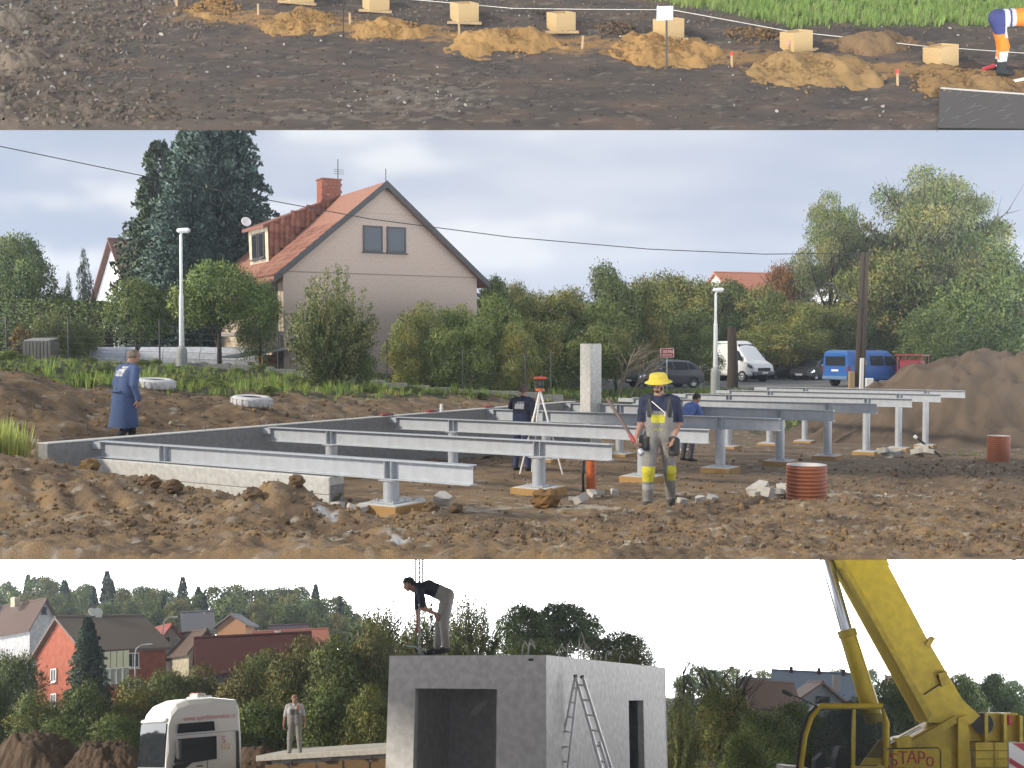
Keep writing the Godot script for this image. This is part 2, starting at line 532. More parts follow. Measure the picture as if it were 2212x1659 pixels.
func terrace_ground():
	nz.seed = 3; nz.frequency = 1.0; nz.fractal_octaves = 3
	nz2.seed = 5; nz2.frequency = 1.0; nz2.fractal_octaves = 3
	nz3.seed = 8; nz3.frequency = 1.0; nz3.fractal_octaves = 2; nz3.noise_type = FastNoiseLite.TYPE_SIMPLEX
	var rows := 440
	var cols := 400
	var p := PackedVector3Array()
	var c := PackedColorArray()
	# the lip of the terrace: a straight cut edge 11.7 m in front of the eye
	for i in rows:
		var d := 11.15 * pow(95.0 / 11.15, float(i) / (rows - 1))
		for j in cols:
			var x := (2.0 * j / (cols - 1) - 1.0) * (0.5 * d + 1.6)
			if x < 0.0: x *= 1.0 + 0.32 * sstep(32.0, 20.0, d)  # unseen left strip added to keep the sun off the cell front
			var h := gh(x, -d)
			var k := soil_colour(x, -d)
			var g := is_grass(x, -d)
			k = k.lerp(Color(0.055, 0.075, 0.022), g)
			p.append(Vector3(x, h, -d)); c.append(k)
	# the lip is a straight cut edge: nothing of the ground hangs below it
	var lip := ray(1106, 1209.5)
	var slope := lip.y / -lip.z
	for i in rows:
		var dd := -p[i * cols].z
		if dd > 13.5: break
		var least := EYE.y + slope * dd
		for j in cols:
			var k := i * cols + j
			p[k].y = least if i == 0 else maxf(p[k].y, least + 0.002 * i)
	struct("ground", grid_mesh(rows, cols, p, c), M.soilv)
	# clods
	var shapes := []
	for k in 4:
		var m := Msh.new()
		m.tint(Color(1, 1, 1))
		m.rock(Vector3.ZERO, Vector3(1, 0.75, 1), rng, 5, 7, 0.28)
		shapes.append(m.mesh())
	G.rocks = shapes
	var xs := [[], [], [], []]
	var cs := [[], [], [], []]
	for k in 19000:
		var d := 11.4 + pow(rng.randf(), 1.8) * 26.0
		var x := rng.randf_range(-1, 1) * (0.5 * d + 1.0)
		var r := rough_soil(x, d)
		if rng.randf() > r * r + 0.08 or is_grass(x, -d) > 0.5: continue
		if d < 12.0 : continue
		var s := 0.009 + 0.03 * pow(rng.randf(), 3.0) + (0.045 * rng.randf() if rng.randf() < 0.02 * r else 0.0)
		s *= 0.8 + d * 0.018
		var t := k % 4
		xs[t].append(Transform3D(rnd_basis(Vector3(s, s * 0.8, s)), Vector3(x, maxf(gh(x, -d), EYE.y + slope * d if d < 13.5 else -9.0) + s * 0.25, -d)))
		cs[t].append(vary(soil_colour(x, -d), 0.16))
	for t in 4:
		var o := multi("soil_clods", shapes[t], M.clod, xs[t], cs[t])
		tag(o, "loose brown soil clods strewn over the churned building ground", "soil clods", "soil clods on the terrace")
	# larger lumps that stand out one by one
	for q in [[1178, 1108, 15.6, 0.2, Color(0.30, 0.17, 0.06)], [985, 1100, 14.9, 0.1, Color(0.2, 0.14, 0.09)], [545, 1100, 13.3, 0.12, Color(0.21, 0.14, 0.08)], [640, 1062, 13.7, 0.1, Color(0.2, 0.13, 0.07)], [195, 990, 16.4, 0.14, Color(0.27, 0.17, 0.07)], [325, 1035, 15.4, 0.13, Color(0.24, 0.155, 0.08)], [375, 1050, 15.2, 0.12, Color(0.22, 0.145, 0.075)], [930, 1096, 14.6, 0.11, Color(0.22, 0.15, 0.08)]]:
		var w := at(q[0], q[1], q[2])
		var m := Msh.new()
		m.tint(q[4])
		m.rock(Vector3.ZERO, Vector3(q[3], q[3] * 0.75, q[3] * 0.9), rng, 9, 12, 0.2)
		var nm: String = {0.2: "big ochre clay lump standing before the post pads"}.get(q[3], "")
		if nm == "": nm = "fist sized lump of brown clay lying on the churned soil"
		var o := obj("clay_lump", m, M.clod, self, Transform3D(Basis(), Vector3(w.x, gh(w.x, w.z) + q[3] * 0.55, w.z)))
		tag(o, nm, "clay lump", "clay lumps on the terrace")
	# grass
	var tufts := []
	for k in 3:
		var m := Msh.new()
		m.use_c = true
		for b in 16:
			var a := rng.randf() * TAU
			var o := Vector3(cos(a), 0, sin(a)) * rng.randf() * 0.16
			var hgt := rng.randf_range(0.45, 1.0)
			var lean := Vector3(cos(a), 0, sin(a)) * rng.randf_range(0.02, 0.3) * hgt
			var sd := Vector3(-sin(a + b), 0, cos(a + b)) * 0.014
			var k2 := Color(0.21, 0.29, 0.065)
			k2 = k2.lerp(Color(0.42, 0.36, 0.18), 1.0 if rng.randf() < 0.18 else 0.0)
			m.col = vary(k2, 0.35)
			var mid := o + Vector3(0, hgt * 0.6, 0) + lean * 0.4
			m.quad(o - sd, o + sd, mid + sd, mid - sd)
			m.tri(mid - sd, mid + sd, o + Vector3(0, hgt, 0) + lean)
		tufts.append(m.mesh())
	G.tufts = tufts
	var gx := [[], [], []]
	var gc := [[], [], []]
	for k in 26000:
		var d := rng.randf_range(17.0, 60.0)
		var x := rng.randf_range(-1, 1) * (0.5 * d + 1.0)
		if rng.randf() > d / 60.0 or is_grass(x, -d) < 0.55: continue
		if d > 57.0 and x > 2.0: continue
		var e := nz.get_noise_2d(x * 0.35 + 100.0, d * 0.35)
		var q := wall_q(x, d)
		var s := 0.10 + 0.15 * rng.randf() + 0.28 * sstep(0.05, 0.5, e) * rng.randf() 
		if q < 12.0 and d < 42.0: s *= 1.35
		if q > 15.0: s *= 0.7
		var kk := Color(1.15, 1.25, 1.1).lerp(Color(1.45, 1.25, 0.9), sstep(0.0, 0.5, -e)) * rng.randf_range(0.7, 1.25)
		if x > 12.0 and d < 40.0: s *= 0.45
		gx[k % 3].append(Transform3D(Basis(Vector3.UP, rng.randf() * TAU).scaled(Vector3(s * 1.3, s, s * 1.3)), Vector3(x, gh(x, -d) - 0.02, -d)))
		gc[k % 3].append(kk)
	for t in 3:
		var o := multi("grass", tufts[t], vmat(0.7, 0.3), gx[t], gc[t])
		tag(o, "rough green grass on the verge behind the dug soil", "grass", "grass on the verge")
	# broad-leaved weeds in the verge
	foliage_shapes()
	gx = []
	gc = []
	rng.seed = 77
	for k in 420:
		var d := rng.randf_range(20.0, 45.0)
		var x := rng.randf_range(-1, 1) * (0.5 * d + 1.0)
		if is_grass(x, -d) < 0.6 or x > 12.0: continue
		var s := rng.randf_range(0.2, 0.5)
		gx.append(Transform3D(Basis(Vector3.UP, rng.randf() * TAU).scaled(Vector3(s * 1.5, s * 0.7, s * 1.5)), Vector3(x, gh(x, -d) - 0.03, -d)))
		gc.append(Color(1.0, 1.0, 1.0).lerp(Color(1.3, 1.15, 1.1), rng.randf()) * rng.randf_range(0.8, 1.2))
	tag(multi("weeds", P.low[0], vmat(0.7, 0.3), gx, gc), "leafy green weeds growing between the verge grass", "weeds")
	# a dry pale tussock at the edge of the site
	gx = []
	gc = []
	for k in 260:
		var a := rng.randf() * TAU
		var r := sqrt(rng.randf())
		var x := -8.45 + cos(a) * r * 0.75
		var d := 18.2 + sin(a) * r * 0.9
		var s := rng.randf_range(0.4, 0.95)
		gx.append(Transform3D(Basis(Vector3.UP, rng.randf() * TAU).scaled(Vector3(s * 0.9, s, s * 0.9)), Vector3(x, gh(x, -d) - 0.03, -d)))
		gc.append(Color(2.4, 1.9, 2.6) * rng.randf_range(0.7, 1.1))
	var dry := multi("dry_grass", tufts[1], vmat(0.8, 0.3), gx, gc)
	tag(dry, "dry straw coloured tussock at the edge of the soil mound", "grass")
	# straw on the soil
	var straw := Msh.new()
	straw.tint(Color(1, 1, 1))
	straw.tube([Vector3(-0.5, 0, 0), Vector3(0, 0.05, 0.03), Vector3(0.5, 0, 0)], [0.02, 0.025, 0.01], 4)
	var sm := straw.mesh()
	gx = []; gc = []
	for k in 420:
		var d := 12.5 + rng.randf() * 6.0
		var x := -rng.randf() * (0.5 * d) if rng.randf() < 0.75 else rng.randf() * 0.5 * d
		var l := rng.randf_range(0.05, 0.22)
		gx.append(Transform3D(Basis(Vector3.UP, rng.randf() * TAU) * Basis(Vector3.BACK, rng.randf_range(-0.3, 0.3)) * Basis.from_scale(Vector3(l, 0.12, 0.12)), Vector3(x, gh(x, -d) + 0.012, -d)))
		gc.append(vary(Color(0.42, 0.34, 0.22), 0.25))
	var st := multi("straw", sm, vmat(0.9), gx, gc)
	tag(st, "dry straw stalks scattered over the brown soil", "straw")
	# road behind
	var rd := Msh.new()
	rd.quad(Vector3(2.6, 0.09, -57.5), Vector3(34, 0.09, -57.5), Vector3(40, 0.09, -76.0), Vector3(4.0, 0.09, -76.0))
	struct("road", rd, mat(Color(0.19, 0.185, 0.18), 0.9, 0, "grain", 0.6))

func beam_mesh(len: float) -> Dictionary:
	var r := {}
	var hh := 0.255
	var m := Msh.new(); m.box(Vector3(len / 2, -0.008, 0), Vector3(len, 0.016, 0.16), Basis(), 0.003); r.top = m.mesh()
	m = Msh.new(); m.box(Vector3(len / 2, -hh / 2, 0), Vector3(len, hh - 0.032, 0.010)); r.web = m.mesh()
	m = Msh.new(); m.box(Vector3(len / 2, -hh + 0.008, 0), Vector3(len, 0.016, 0.16), Basis(), 0.003); r.bottom = m.mesh()
	m = Msh.new(); m.box(Vector3.ZERO, Vector3(0.012, hh - 0.034, 0.072), Basis(), 0.001); r.stiff = m.mesh()
	return r

func steel_frame():
	var yaw := -atan2(0.536, 0.844)
	var bm := beam_mesh(7.0)
	var pm := Msh.new()
	var order := ["first", "second", "third", "fourth", "fifth", "sixth", "seventh", "eighth", "ninth"]
	var bracket := Msh.new()
	bracket.box(Vector3(-0.2, -0.075, 0), Vector3(0.5, 0.11, 0.13), Basis(), 0.006)
	var brm := bracket.mesh()
	for k in 9:
		var e := beam_end(k)
		var left := e - UX * 7.0
		var b := thing("steel_beam", "galvanised steel I-beam, %s of the row counted from the pale front wall" % order[k] if k > 0 else "galvanised steel I-beam lying along the top of the pale front wall", "steel beam", Transform3D(Basis(Vector3.UP, yaw), left), "parallel steel beams of the floor frame")
		obj("top_flange", bm.top, M.steel, b)
		obj("web", bm.web, M.steel, b)
		obj("bottom_flange", bm.bottom, M.steel, b)
		for t in [1.46, 5.72]:
			for s in [-0.055, 0.055]:
				for z in [-0.043, 0.043]:
					obj("stiffener_plate", bm.stiff, M.steel, b, Transform3D(Basis(), Vector3(t + s, -0.1275, z)))
		obj("end_bracket", brm, M.steel, b)
		# posts
		for t in [1.28, 5.54]:
			if k == 0 and t > 5: continue
			var p: Vector3 = e - UX * t
			var g := gh0(p.x, p.z)
			var ph := g + (0.13 if t < 2 else 0.09)
			var far_end: bool = t > 5
			var hgt := BEAM_Y - 0.257 - ph
			var w := thing("steel_post", "round galvanised post under the %s of the %s steel beam" % ["walled end" if far_end else "free end", order[k]], "steel post", Transform3D(Basis(Vector3.UP, yaw), Vector3(p.x, ph, p.z)), "posts under the steel beams")
			var m := Msh.new()
			m.lathe([[0.0, 0.0], [0.105, 0.0], [0.105, hgt - 0.014], [0.0, hgt - 0.014]], 20, Transform3D(Basis(), Vector3(0, 0.014, 0)))
			obj("shaft", m, M.steel, w)
			m = Msh.new(); m.box(Vector3(0, 0.008, 0), Vector3(0.34, 0.016, 0.34), Basis(), 0.002)
			obj("base_plate", m, M.steel, w)
			m = Msh.new(); m.box(Vector3(0, hgt - 0.006, 0), Vector3(0.24, 0.01, 0.24))
			obj("head_plate", m, M.steel, w)
			for sx in [-0.13, 0.13]:
				for sz in [-0.13, 0.13]:
					m = Msh.new(); m.lathe([[0.0, 0.05], [0.012, 0.05], [0.012, 0.016]], 6, Transform3D(Basis(), Vector3(sx, 0, sz)))
					obj("anchor_bolt", m, M.steel, w)
			if far_end and k > 5: pass
			var pad := thing("foundation_pad", "concrete pad in board formwork under the %s post of the %s beam" % ["walled end" if far_end else "free end", order[k]], "foundation", Transform3D(Basis(Vector3.UP, yaw), Vector3(p.x, ph - 0.002, p.z)), "post pads with board formwork")
			m = Msh.new(); m.box(Vector3(0, -0.2, 0), Vector3(0.6, 0.4, 0.6), Basis(), 0.008)
			obj("concrete_block", m, M.concrete_pale, pad)
			for a in 4:
				m = Msh.new(); m.box(Vector3(0, -0.21, 0.313), Vector3(0.648 if a % 2 == 0 else 0.6, 0.40, 0.022), Basis(), 0.002)
				obj("formwork_board", m, M.osb, pad, Transform3D(Basis(Vector3.UP, a * PI / 2), Vector3.ZERO))
	# left foundation wall, seen from its dark inner side
	var a0 := beam_end(0) - UX * 7.15
	var st := a0 - UN * 0.85
	var wl := thing("foundation_wall", "long low concrete wall along the far ends of the beams", "wall", Transform3D(Basis(UN, Vector3.UP, UN.cross(Vector3.UP)), Vector3(st.x, 0, st.z)))
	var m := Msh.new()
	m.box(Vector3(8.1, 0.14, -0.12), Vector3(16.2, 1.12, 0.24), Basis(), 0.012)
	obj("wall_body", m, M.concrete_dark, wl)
	m = Msh.new()
	m.box(Vector3(8.1, 0.712, -0.12), Vector3(16.2, 0.02, 0.25), Basis(), 0.004)
	obj("wall_cap", m, M.concrete_pale, wl)
	for q in [3.2, 5.0, 6.9, 9.4, 12.2, 14.0]:
		m = Msh.new(); m.tube([Vector3(q, 0.7, -0.1), Vector3(q + 0.01, 0.72 + 0.1 + 0.06 * sin(q * 5), -0.1)], [0.007], 5)
		obj("rebar_stub", m, M.dark, wl)
	# front wall under the first beam
	var fw := thing("front_wall", "pale concrete wall under the first beam, half buried in the soil mound", "wall", Transform3D(Basis(Vector3.UP, yaw), Vector3(beam_end(0).x, 0, beam_end(0).z)))
	m = Msh.new()
	m.box(Vector3(-4.7, 0.32, 0.0), Vector3(5.0, 0.24, 0.30), Basis(), 0.012)
	obj("upper_course", m, M.concrete_pale, fw)
	m = Msh.new()
	m.box(Vector3(-4.7, -0.1, -0.002), Vector3(4.99, 0.598, 0.29), Basis(), 0.012)
	obj("lower_course", m, M.concrete_pale, fw)
	m = Msh.new()
	m.prism(PackedVector2Array([Vector2(-0.1, 0.02), Vector2(-0.04, 0.06), Vector2(0.03, 0.06), Vector2(0.1, 0.12), Vector2(0.11, 0.08), Vector2(0.04, 0.0), Vector2(-0.04, -0.01), Vector2(-0.1, -0.03)]), 0, 0.004, Transform3D(Basis(Vector3(0, 0, -1), Vector3.UP, Vector3(1, 0, 0)), Vector3(-2.199, 0.12, 0)))
	obj("moss_patch", m, mat(Color(0.22, 0.24, 0.10), 0.95, 0, "grain", 4.0), fw)
	m = Msh.new()
	for k in 4: m.box(Vector3(-2.198, -0.12 + 0.13 * k, 0.0), Vector3(0.006, 0.12, 0.28))
	obj("end_shade", m, M.concrete_dark, fw)  # darker concrete layer paints the shade on the wall end
	# red clamps on the wall cap
	for s in [8.2, 9.8, 12.1]:
		var p: Vector3 = st + UN * s - Vector3(0, st.y - 0.722, 0)
		var o := thing("red_clamp", "small red clamp lying on top of the long low wall", "clamp", Transform3D(Basis(UN, Vector3.UP, UN.cross(Vector3.UP)), p), "red clamps on the wall")
		m = Msh.new(); m.box(Vector3(0, 0.03, -0.12), Vector3(0.22, 0.05, 0.1), Basis(), 0.012)
		obj("jaw", m, M.red, o)
		m = Msh.new(); m.box(Vector3(0.16, 0.02, -0.1), Vector3(0.2, 0.03, 0.05), Basis(), 0.008)
		obj("handle", m, M.dark, o)
	var pc := thing("white_peg", "short white plastic pipe end standing on the low wall", "peg", xf_at(st + UN * 10.2 + Vector3(0, 0.722 - st.y, 0) - UN.cross(Vector3.UP) * 0.1))
	m = Msh.new(); m.lathe([[0.0, 0.0], [0.035, 0.0], [0.035, 0.17], [0.0, 0.17]], 12)
	obj("pipe", m, M.white, pc)
	m = Msh.new(); m.lathe([[0.035, 0.05], [0.045, 0.05], [0.045, 0.08], [0.035, 0.08]], 12)
	obj("collar", m, M.white, pc)

func rubble(px: float, py: float, d: float, n: int, spread: float, size: float, label: String, pale := true):
	var w := at(px, py, d)
	var o := thing("concrete_rubble", label, "rubble", Transform3D(Basis(), Vector3(w.x, gh0(w.x, w.z), w.z)))
	for k in n:
		var m := Msh.new()
		var s := Vector3(0, rng.randf_range(0.18, 0.4), 0) * size
		var pl := PackedVector2Array()
		for e in 6: pl.append(Vector2.from_angle(TAU * e / 6.0 + rng.randf_range(-0.3, 0.3)) * size * rng.randf_range(0.45, 1.15))
		m.prism(pl, -s.y, s.y, Transform3D(Basis(Vector3.RIGHT, PI / 2), Vector3.ZERO))
		obj("broken_slab", m, M.concrete if pale else M.concrete_dark, o, Transform3D(Basis.from_euler(Vector3(rng.randf_range(-0.4, 0.4), rng.randf() * 6, rng.randf_range(-0.4, 0.4))), Vector3(rng.randf_range(-1, 1) * spread, s.y * 0.6 + 0.02 + rng.randf() * spread * 0.22, rng.randf_range(-1, 1) * spread * 0.6)))

func ribbed_shaft(px: float, py: float, d: float, r: float, h: float, ribs: int, label: String):
	var w := at(px, py, d)
	var o := thing("ribbed_pipe_shaft", label, "pipe", xf_at(Vector3(w.x, gh0(w.x, w.z) - 0.03, w.z)))
	var prof := []
	for k in ribs:
		var y0 := h * k / ribs
		var dy := h / ribs
		prof.append([r * 0.95, y0]); prof.append([r * 0.95, y0 + dy * 0.14]); prof.append([r * 0.985, y0 + dy * 0.24]); prof.append([r, y0 + dy * 0.5]); prof.append([r * 0.985, y0 + dy * 0.76]); prof.append([r * 0.95, y0 + dy * 0.86])
	prof.append([r * 0.95, h]); prof.append([r * 0.97, h + 0.012])
	var m := Msh.new()
	m.lathe(prof, 40)
	obj("ribbed_wall", m, mat(Color(0.42, 0.13, 0.055), 0.45, 0, "grain", 3.0), o)
	m = Msh.new()
	m.lathe([[r * 0.97, h + 0.012], [r * 0.9, h + 0.012], [r * 0.9, h - 0.5]], 40)
	obj("inner_lining", m, mat(Color(0.72, 0.70, 0.68), 0.5), o)

func terrace_things():
	ribbed_shaft(1742, 1060, 17.3, 0.305, 0.62, 11, "large terracotta ribbed plastic shaft pipe beside broken concrete")
	ribbed_shaft(2157, 985, 31.4, 0.305, 0.74, 13, "terracotta ribbed shaft pipe standing by the grass before the soil heap")
	# drain pipe
	var w := at(1277, 1038, 18.8)
	var dp := thing("drain_pipe", "upright orange drain pipe beside a thin black hose", "pipe", xf_at(Vector3(w.x, gh0(w.x, w.z), w.z)))
	var m := Msh.new(); m.lathe([[0.08, 0.0], [0.08, 0.5], [0.095, 0.52], [0.095, 0.64], [0.078, 0.64], [0.07, 0.4]], 24)
	obj("pipe", m, mat(Color(0.50, 0.12, 0.03), 0.4), dp)
	m = Msh.new(); m.lathe([[0.098, 0.56], [0.1, 0.57], [0.1, 0.59], [0.098, 0.6]], 24)
	obj("seal_ring", m, mat(Color(0.4, 0.09, 0.02), 0.4), dp)
	var hs := Msh.new(); hs.tube([Vector3(-0.13, -0.02, 0.03), Vector3(-0.135, 0.25, 0.02), Vector3(-0.12, 0.5, 0.0)], [0.022], 8)
	tag(obj("black_hose", hs, M.rubber, self, xf_at(dp.position)), "thin black hose standing beside the orange drain pipe", "hose")
	# cable conduit near the last posts
	w = at(2010, 985, 33.0)
	hs = Msh.new(); hs.tube([Vector3(0.35, -0.05, 0.1), Vector3(0.2, 0.1, 0.05), Vector3(-0.25, 0.45, 0.0), Vector3(-0.42, 0.58, 0)], [0.03], 8)
	var cd := thing("cable_conduit", "dark bent conduit with a pale cap leaning from the soil", "conduit", xf_at(Vector3(w.x, gh0(w.x, w.z), w.z)))
	obj("tube", hs, M.rubber, cd)
	hs = Msh.new(); hs.tube([Vector3(-0.40, 0.565, 0), Vector3(-0.47, 0.615, 0)], [0.05], 10)
	obj("cap", hs, M.white, cd)
	rubble(1668, 1030, 18.6, 10, 0.42, 0.2, "heap of broken pale concrete slabs beside the ribbed shaft")
	rubble(1240, 1042, 16.6, 2, 0.25, 0.14, "two pale concrete fragments beside the second post pad")
	rubble(775, 1097, 14.8, 5, 0.3, 0.11, "small broken concrete pieces beside the first post pad")
	rubble(912, 1088, 15.6, 4, 0.3, 0.13, "grey concrete fragments behind the first post pad")
	rubble(1290, 1042, 17.8, 5, 0.35, 0.1, "crumbled pale concrete by the drain pipe")
	rubble(1950, 978, 32.6, 12, 0.8, 0.2, "heap of grey broken concrete under the eighth beam")
	rubble(1510, 1062, 17.0, 3, 0.3, 0.1, "small pale concrete crumbs in front of the third post")
	rubble(1195, 872, 31.5, 7, 0.9, 0.42, "stack of dark broken slabs behind the surveyor's tripod", false)
	# concrete pillar
	w = at(1276, 880, 30.0)
	var gy := gh0(w.x, w.z)
	var pl := thing("concrete_pillar", "square pale concrete pillar rising behind the steel beams", "pillar", xf_at(Vector3(w.x, gy, w.z), deg_to_rad(-52)))
	m = Msh.new(); m.box(Vector3(0, (2.25 - gy) / 2, 0), Vector3(0.40, 2.25 - gy, 0.40), Basis(), 0.012)
	obj("shaft", m, M.concrete_pale, pl)
	m = Msh.new(); m.box(Vector3(0, 2.256 - gy, 0), Vector3(0.40, 0.012, 0.40), Basis(), 0.004)
	obj("cap", m, M.concrete_pale, pl)
	for a in 4:
		m = Msh.new(); m.box(Vector3(0.06, (2.2 - gy) / 2, 0.2005), Vector3(0.006, 2.0 - gy, 0.003))
		obj("board_seam", m, M.concrete, pl, Transform3D(Basis(Vector3.UP, a * PI / 2), Vector3.ZERO))
	# painted tyres
	for q in [[335, 838, 28.6, "white painted tyre lying in the grass behind the man in the blue coat"], [543, 853, 27.4, "white painted tyre lying where grass meets soil before the feathery shrub"]]:
		w = at(q[0], q[1], q[2])
		var ty := thing("painted_tyre", q[3], "tyre", Transform3D(Basis.from_euler(Vector3(0.06, 0.3, -0.05)), Vector3(w.x, gh0(w.x, w.z) + 0.02, w.z)), "white painted tyres")
		m = Msh.new()
		var prof := [[0.26, 0.03]]
		for k in 13:
			var a := PI * k / 12 * 1.0
			prof.append([0.37 + sin(a) * 0.12, 0.13 - cos(a) * 0.13])
		prof.append([0.26, 0.23])
		m.lathe(prof, 36)
		obj("carcass", m, mat(Color(0.74, 0.75, 0.76), 0.75, 0, "blotch", 3.0), ty)
		m = Msh.new(); m.lathe([[0.26, 0.23], [0.275, 0.2], [0.36, 0.19], [0.37, 0.07], [0.275, 0.06], [0.26, 0.03]], 36)
		obj("inner_wall", m, M.rubber, ty)
		m = Msh.new()
		for k in 20:
			var a := TAU * k / 20
			m.box(Vector3(cos(a) * 0.489, 0.13, sin(a) * 0.489), Vector3(0.02, 0.16, 0.07), Basis(Vector3.UP, -a))
		obj("tread", m, mat(Color(0.6, 0.61, 0.62), 0.8), ty)
	# lamps
	lamp_post(393, 792, 43.0, 500, "tall pale street lamp with thick base before the blue spruce")
	lamp_post(1545, 832, 50.0, 628, "slim street lamp beside the white van")
	# timber pole with white footing
	w = at(1858, 835, 52.0)
	gy = gh0(w.x, w.z)
	var tp := thing("utility_pole", "twin timber utility pole with a white concrete footing by the blue van", "utility pole", xf_at(Vector3(w.x, gy, w.z)))
	var top := at(1868, 545, 52.0).y - gy
	for s in [-1, 1]:
		m = Msh.new(); m.tube([Vector3(s * 0.1 - 0.02, 0.5, 0), Vector3(s * 0.09 + 0.15, top, 0)], [0.13, 0.1], 10)
		obj("timber_shaft", m, M.bark, tp)
	m = Msh.new(); m.box(Vector3(0.0, 0.85, 0.2), Vector3(0.16, 1.7, 0.14), Basis(Vector3.BACK, -0.02), 0.01)
	obj("white_footing", m, M.white, tp)
	m = Msh.new(); m.box(Vector3(0.33, 0.35, 0.2), Vector3(0.34, 0.9, 0.3), Basis(), 0.02)
	obj("white_cabinet", m, M.white, tp)
	m = Msh.new(); m.box(Vector3(-0.42, 0.55, 0.1), Vector3(0.26, 1.1, 0.2), Basis(), 0.02)
	obj("pale_post", m, M.timber, tp)
	m = Msh.new(); m.box(Vector3(0.12, top - 0.05, 0.0), Vector3(0.7, 0.1, 0.1))
	obj("crossarm", m, M.bark, tp)
	for s in [-0.28, 0.28]:
		m = Msh.new(); m.lathe([[0.0, 0.16], [0.05, 0.13], [0.035, 0.09], [0.055, 0.05], [0.03, 0.0]], 8, Transform3D(Basis(), Vector3(0.12 + s, top, 0)))
		obj("insulator", m, M.dark, tp)
	m = Msh.new(); m.tube([Vector3(0.05, top * 0.62, 0.1), Vector3(-0.9, top * 0.70, 0.3), Vector3(-1.35, top * 0.76, 0.4)], [0.04, 0.035], 6)
	obj("lamp_arm", m, M.dark, tp)
	m = Msh.new(); m.box(Vector3(-1.5, top * 0.775, 0.42), Vector3(0.4, 0.09, 0.16), Basis(Vector3.BACK, -0.25), 0.03)
	obj("lamp_head", m, M.dark, tp)
	# wires
	wire("power_line", [[-160, 285, 40], [0, 316, 42], [290, 376, 45], [600, 436, 48], [800, 473, 49], [1100, 512, 50.5], [1400, 538, 51.3], [1650, 549, 51.8], [1868, 547, 52.0]], 0.02, "long black power line sagging from the utility pole past the house")
	wire("telephone_wire", [[1868, 560, 52.0], [1800, 575, 53], [1740, 600, 54.5], [1690, 620, 56]], 0.012, "thin wire running from the pole down to the grey roof")
	# red sign
	w = at(1441, 762, 53.0)
	gy = gh0(w.x, w.z)
	var sg := thing("red_sign", "small red board with white lettering above the dark hatchback", "sign", xf_at(Vector3(w.x, gy, w.z)))
	m = Msh.new(); m.box(Vector3(0, w.y - gy, 0), Vector3(0.62, 0.42, 0.03), Basis(), 0.004)
	obj("board", m, mat(Color(0.30, 0.02, 0.035), 0.5), sg)
	m = Msh.new()
	for s in [-1.0, 1.0]:
		m.box(Vector3(s * 0.3, w.y - gy, 0.018), Vector3(0.015, 0.42, 0.006))
		m.box(Vector3(0, w.y - gy + s * 0.2, 0.018), Vector3(0.61, 0.015, 0.006))
	obj("white_border", m, M.white, sg)
	m = Msh.new(); m.tube([Vector3(0, 0, -0.04), Vector3(0, w.y - gy - 0.2, -0.04)], [0.03], 8)
	obj("post", m, M.steel, sg)
	text_on(sg, "L BERNÍ", 0.13, Vector3(0, w.y - gy + 0.05, 0.02), Basis(), M.white, "lettering")
	m = Msh.new()
	for k in 9: m.box(Vector3(-0.2 + 0.05 * k, w.y - gy - 0.1, 0.018), Vector3(0.03, 0.035, 0.004))
	obj("small_print", m, M.white, sg)
	# surveyor's tripod
	w = at(1172, 886, 22.6)
	gy = gh0(w.x, w.z)
	var head := at(1166, 826, 22.6).y - gy
	var tr := thing("surveying_tripod", "white legged surveying tripod with a red and black level on top", "tripod", xf_at(Vector3(w.x - 0.05, gy, w.z)))
	for a in [0.5, 2.5, 4.4]:
		m = Msh.new(); m.tube([Vector3(0, head - 0.16, 0), Vector3(cos(a) * 0.5, 0.0, sin(a) * 0.4)], [0.022, 0.016], 6)
		obj("leg", m, M.white, tr)
	m = Msh.new(); m.lathe([[0.0, head - 0.12], [0.09, head - 0.12], [0.09, head - 0.17], [0.0, head - 0.17]], 12)
	obj("head_plate", m, mat(Color(0.55, 0.1, 0.03), 0.5), tr)
	m = Msh.new(); m.box(Vector3(0, head - 0.02, 0), Vector3(0.16, 0.16, 0.14), Basis(), 0.02)
	var inst := obj("level_instrument", m, M.black, tr)
	m = Msh.new(); m.box(Vector3(0, head + 0.085, 0), Vector3(0.24, 0.05, 0.14), Basis(), 0.015)
	obj("carry_handle", m, mat(Color(0.6, 0.08, 0.03), 0.5), inst)
	m = Msh.new(); m.tube([Vector3(0, head - 0.02, 0.07), Vector3(0, head - 0.02, 0.12)], [0.035, 0.04], 10)
	obj("eyepiece", m, M.dark, inst)
	# soil heap
	w = at(2120, 935, 46.0)
	var hp := soil_heap(10.5, 5.2, 3.25, Color(0.20, 0.15, 0.105), 5, 0.4)
	hp.name = numbered("soil_heap")
	tag(hp, "big bare brown soil heap before the parked blue van", "soil heap")
	hp.position = Vector3(w.x + 1.2, -1.3, w.z)

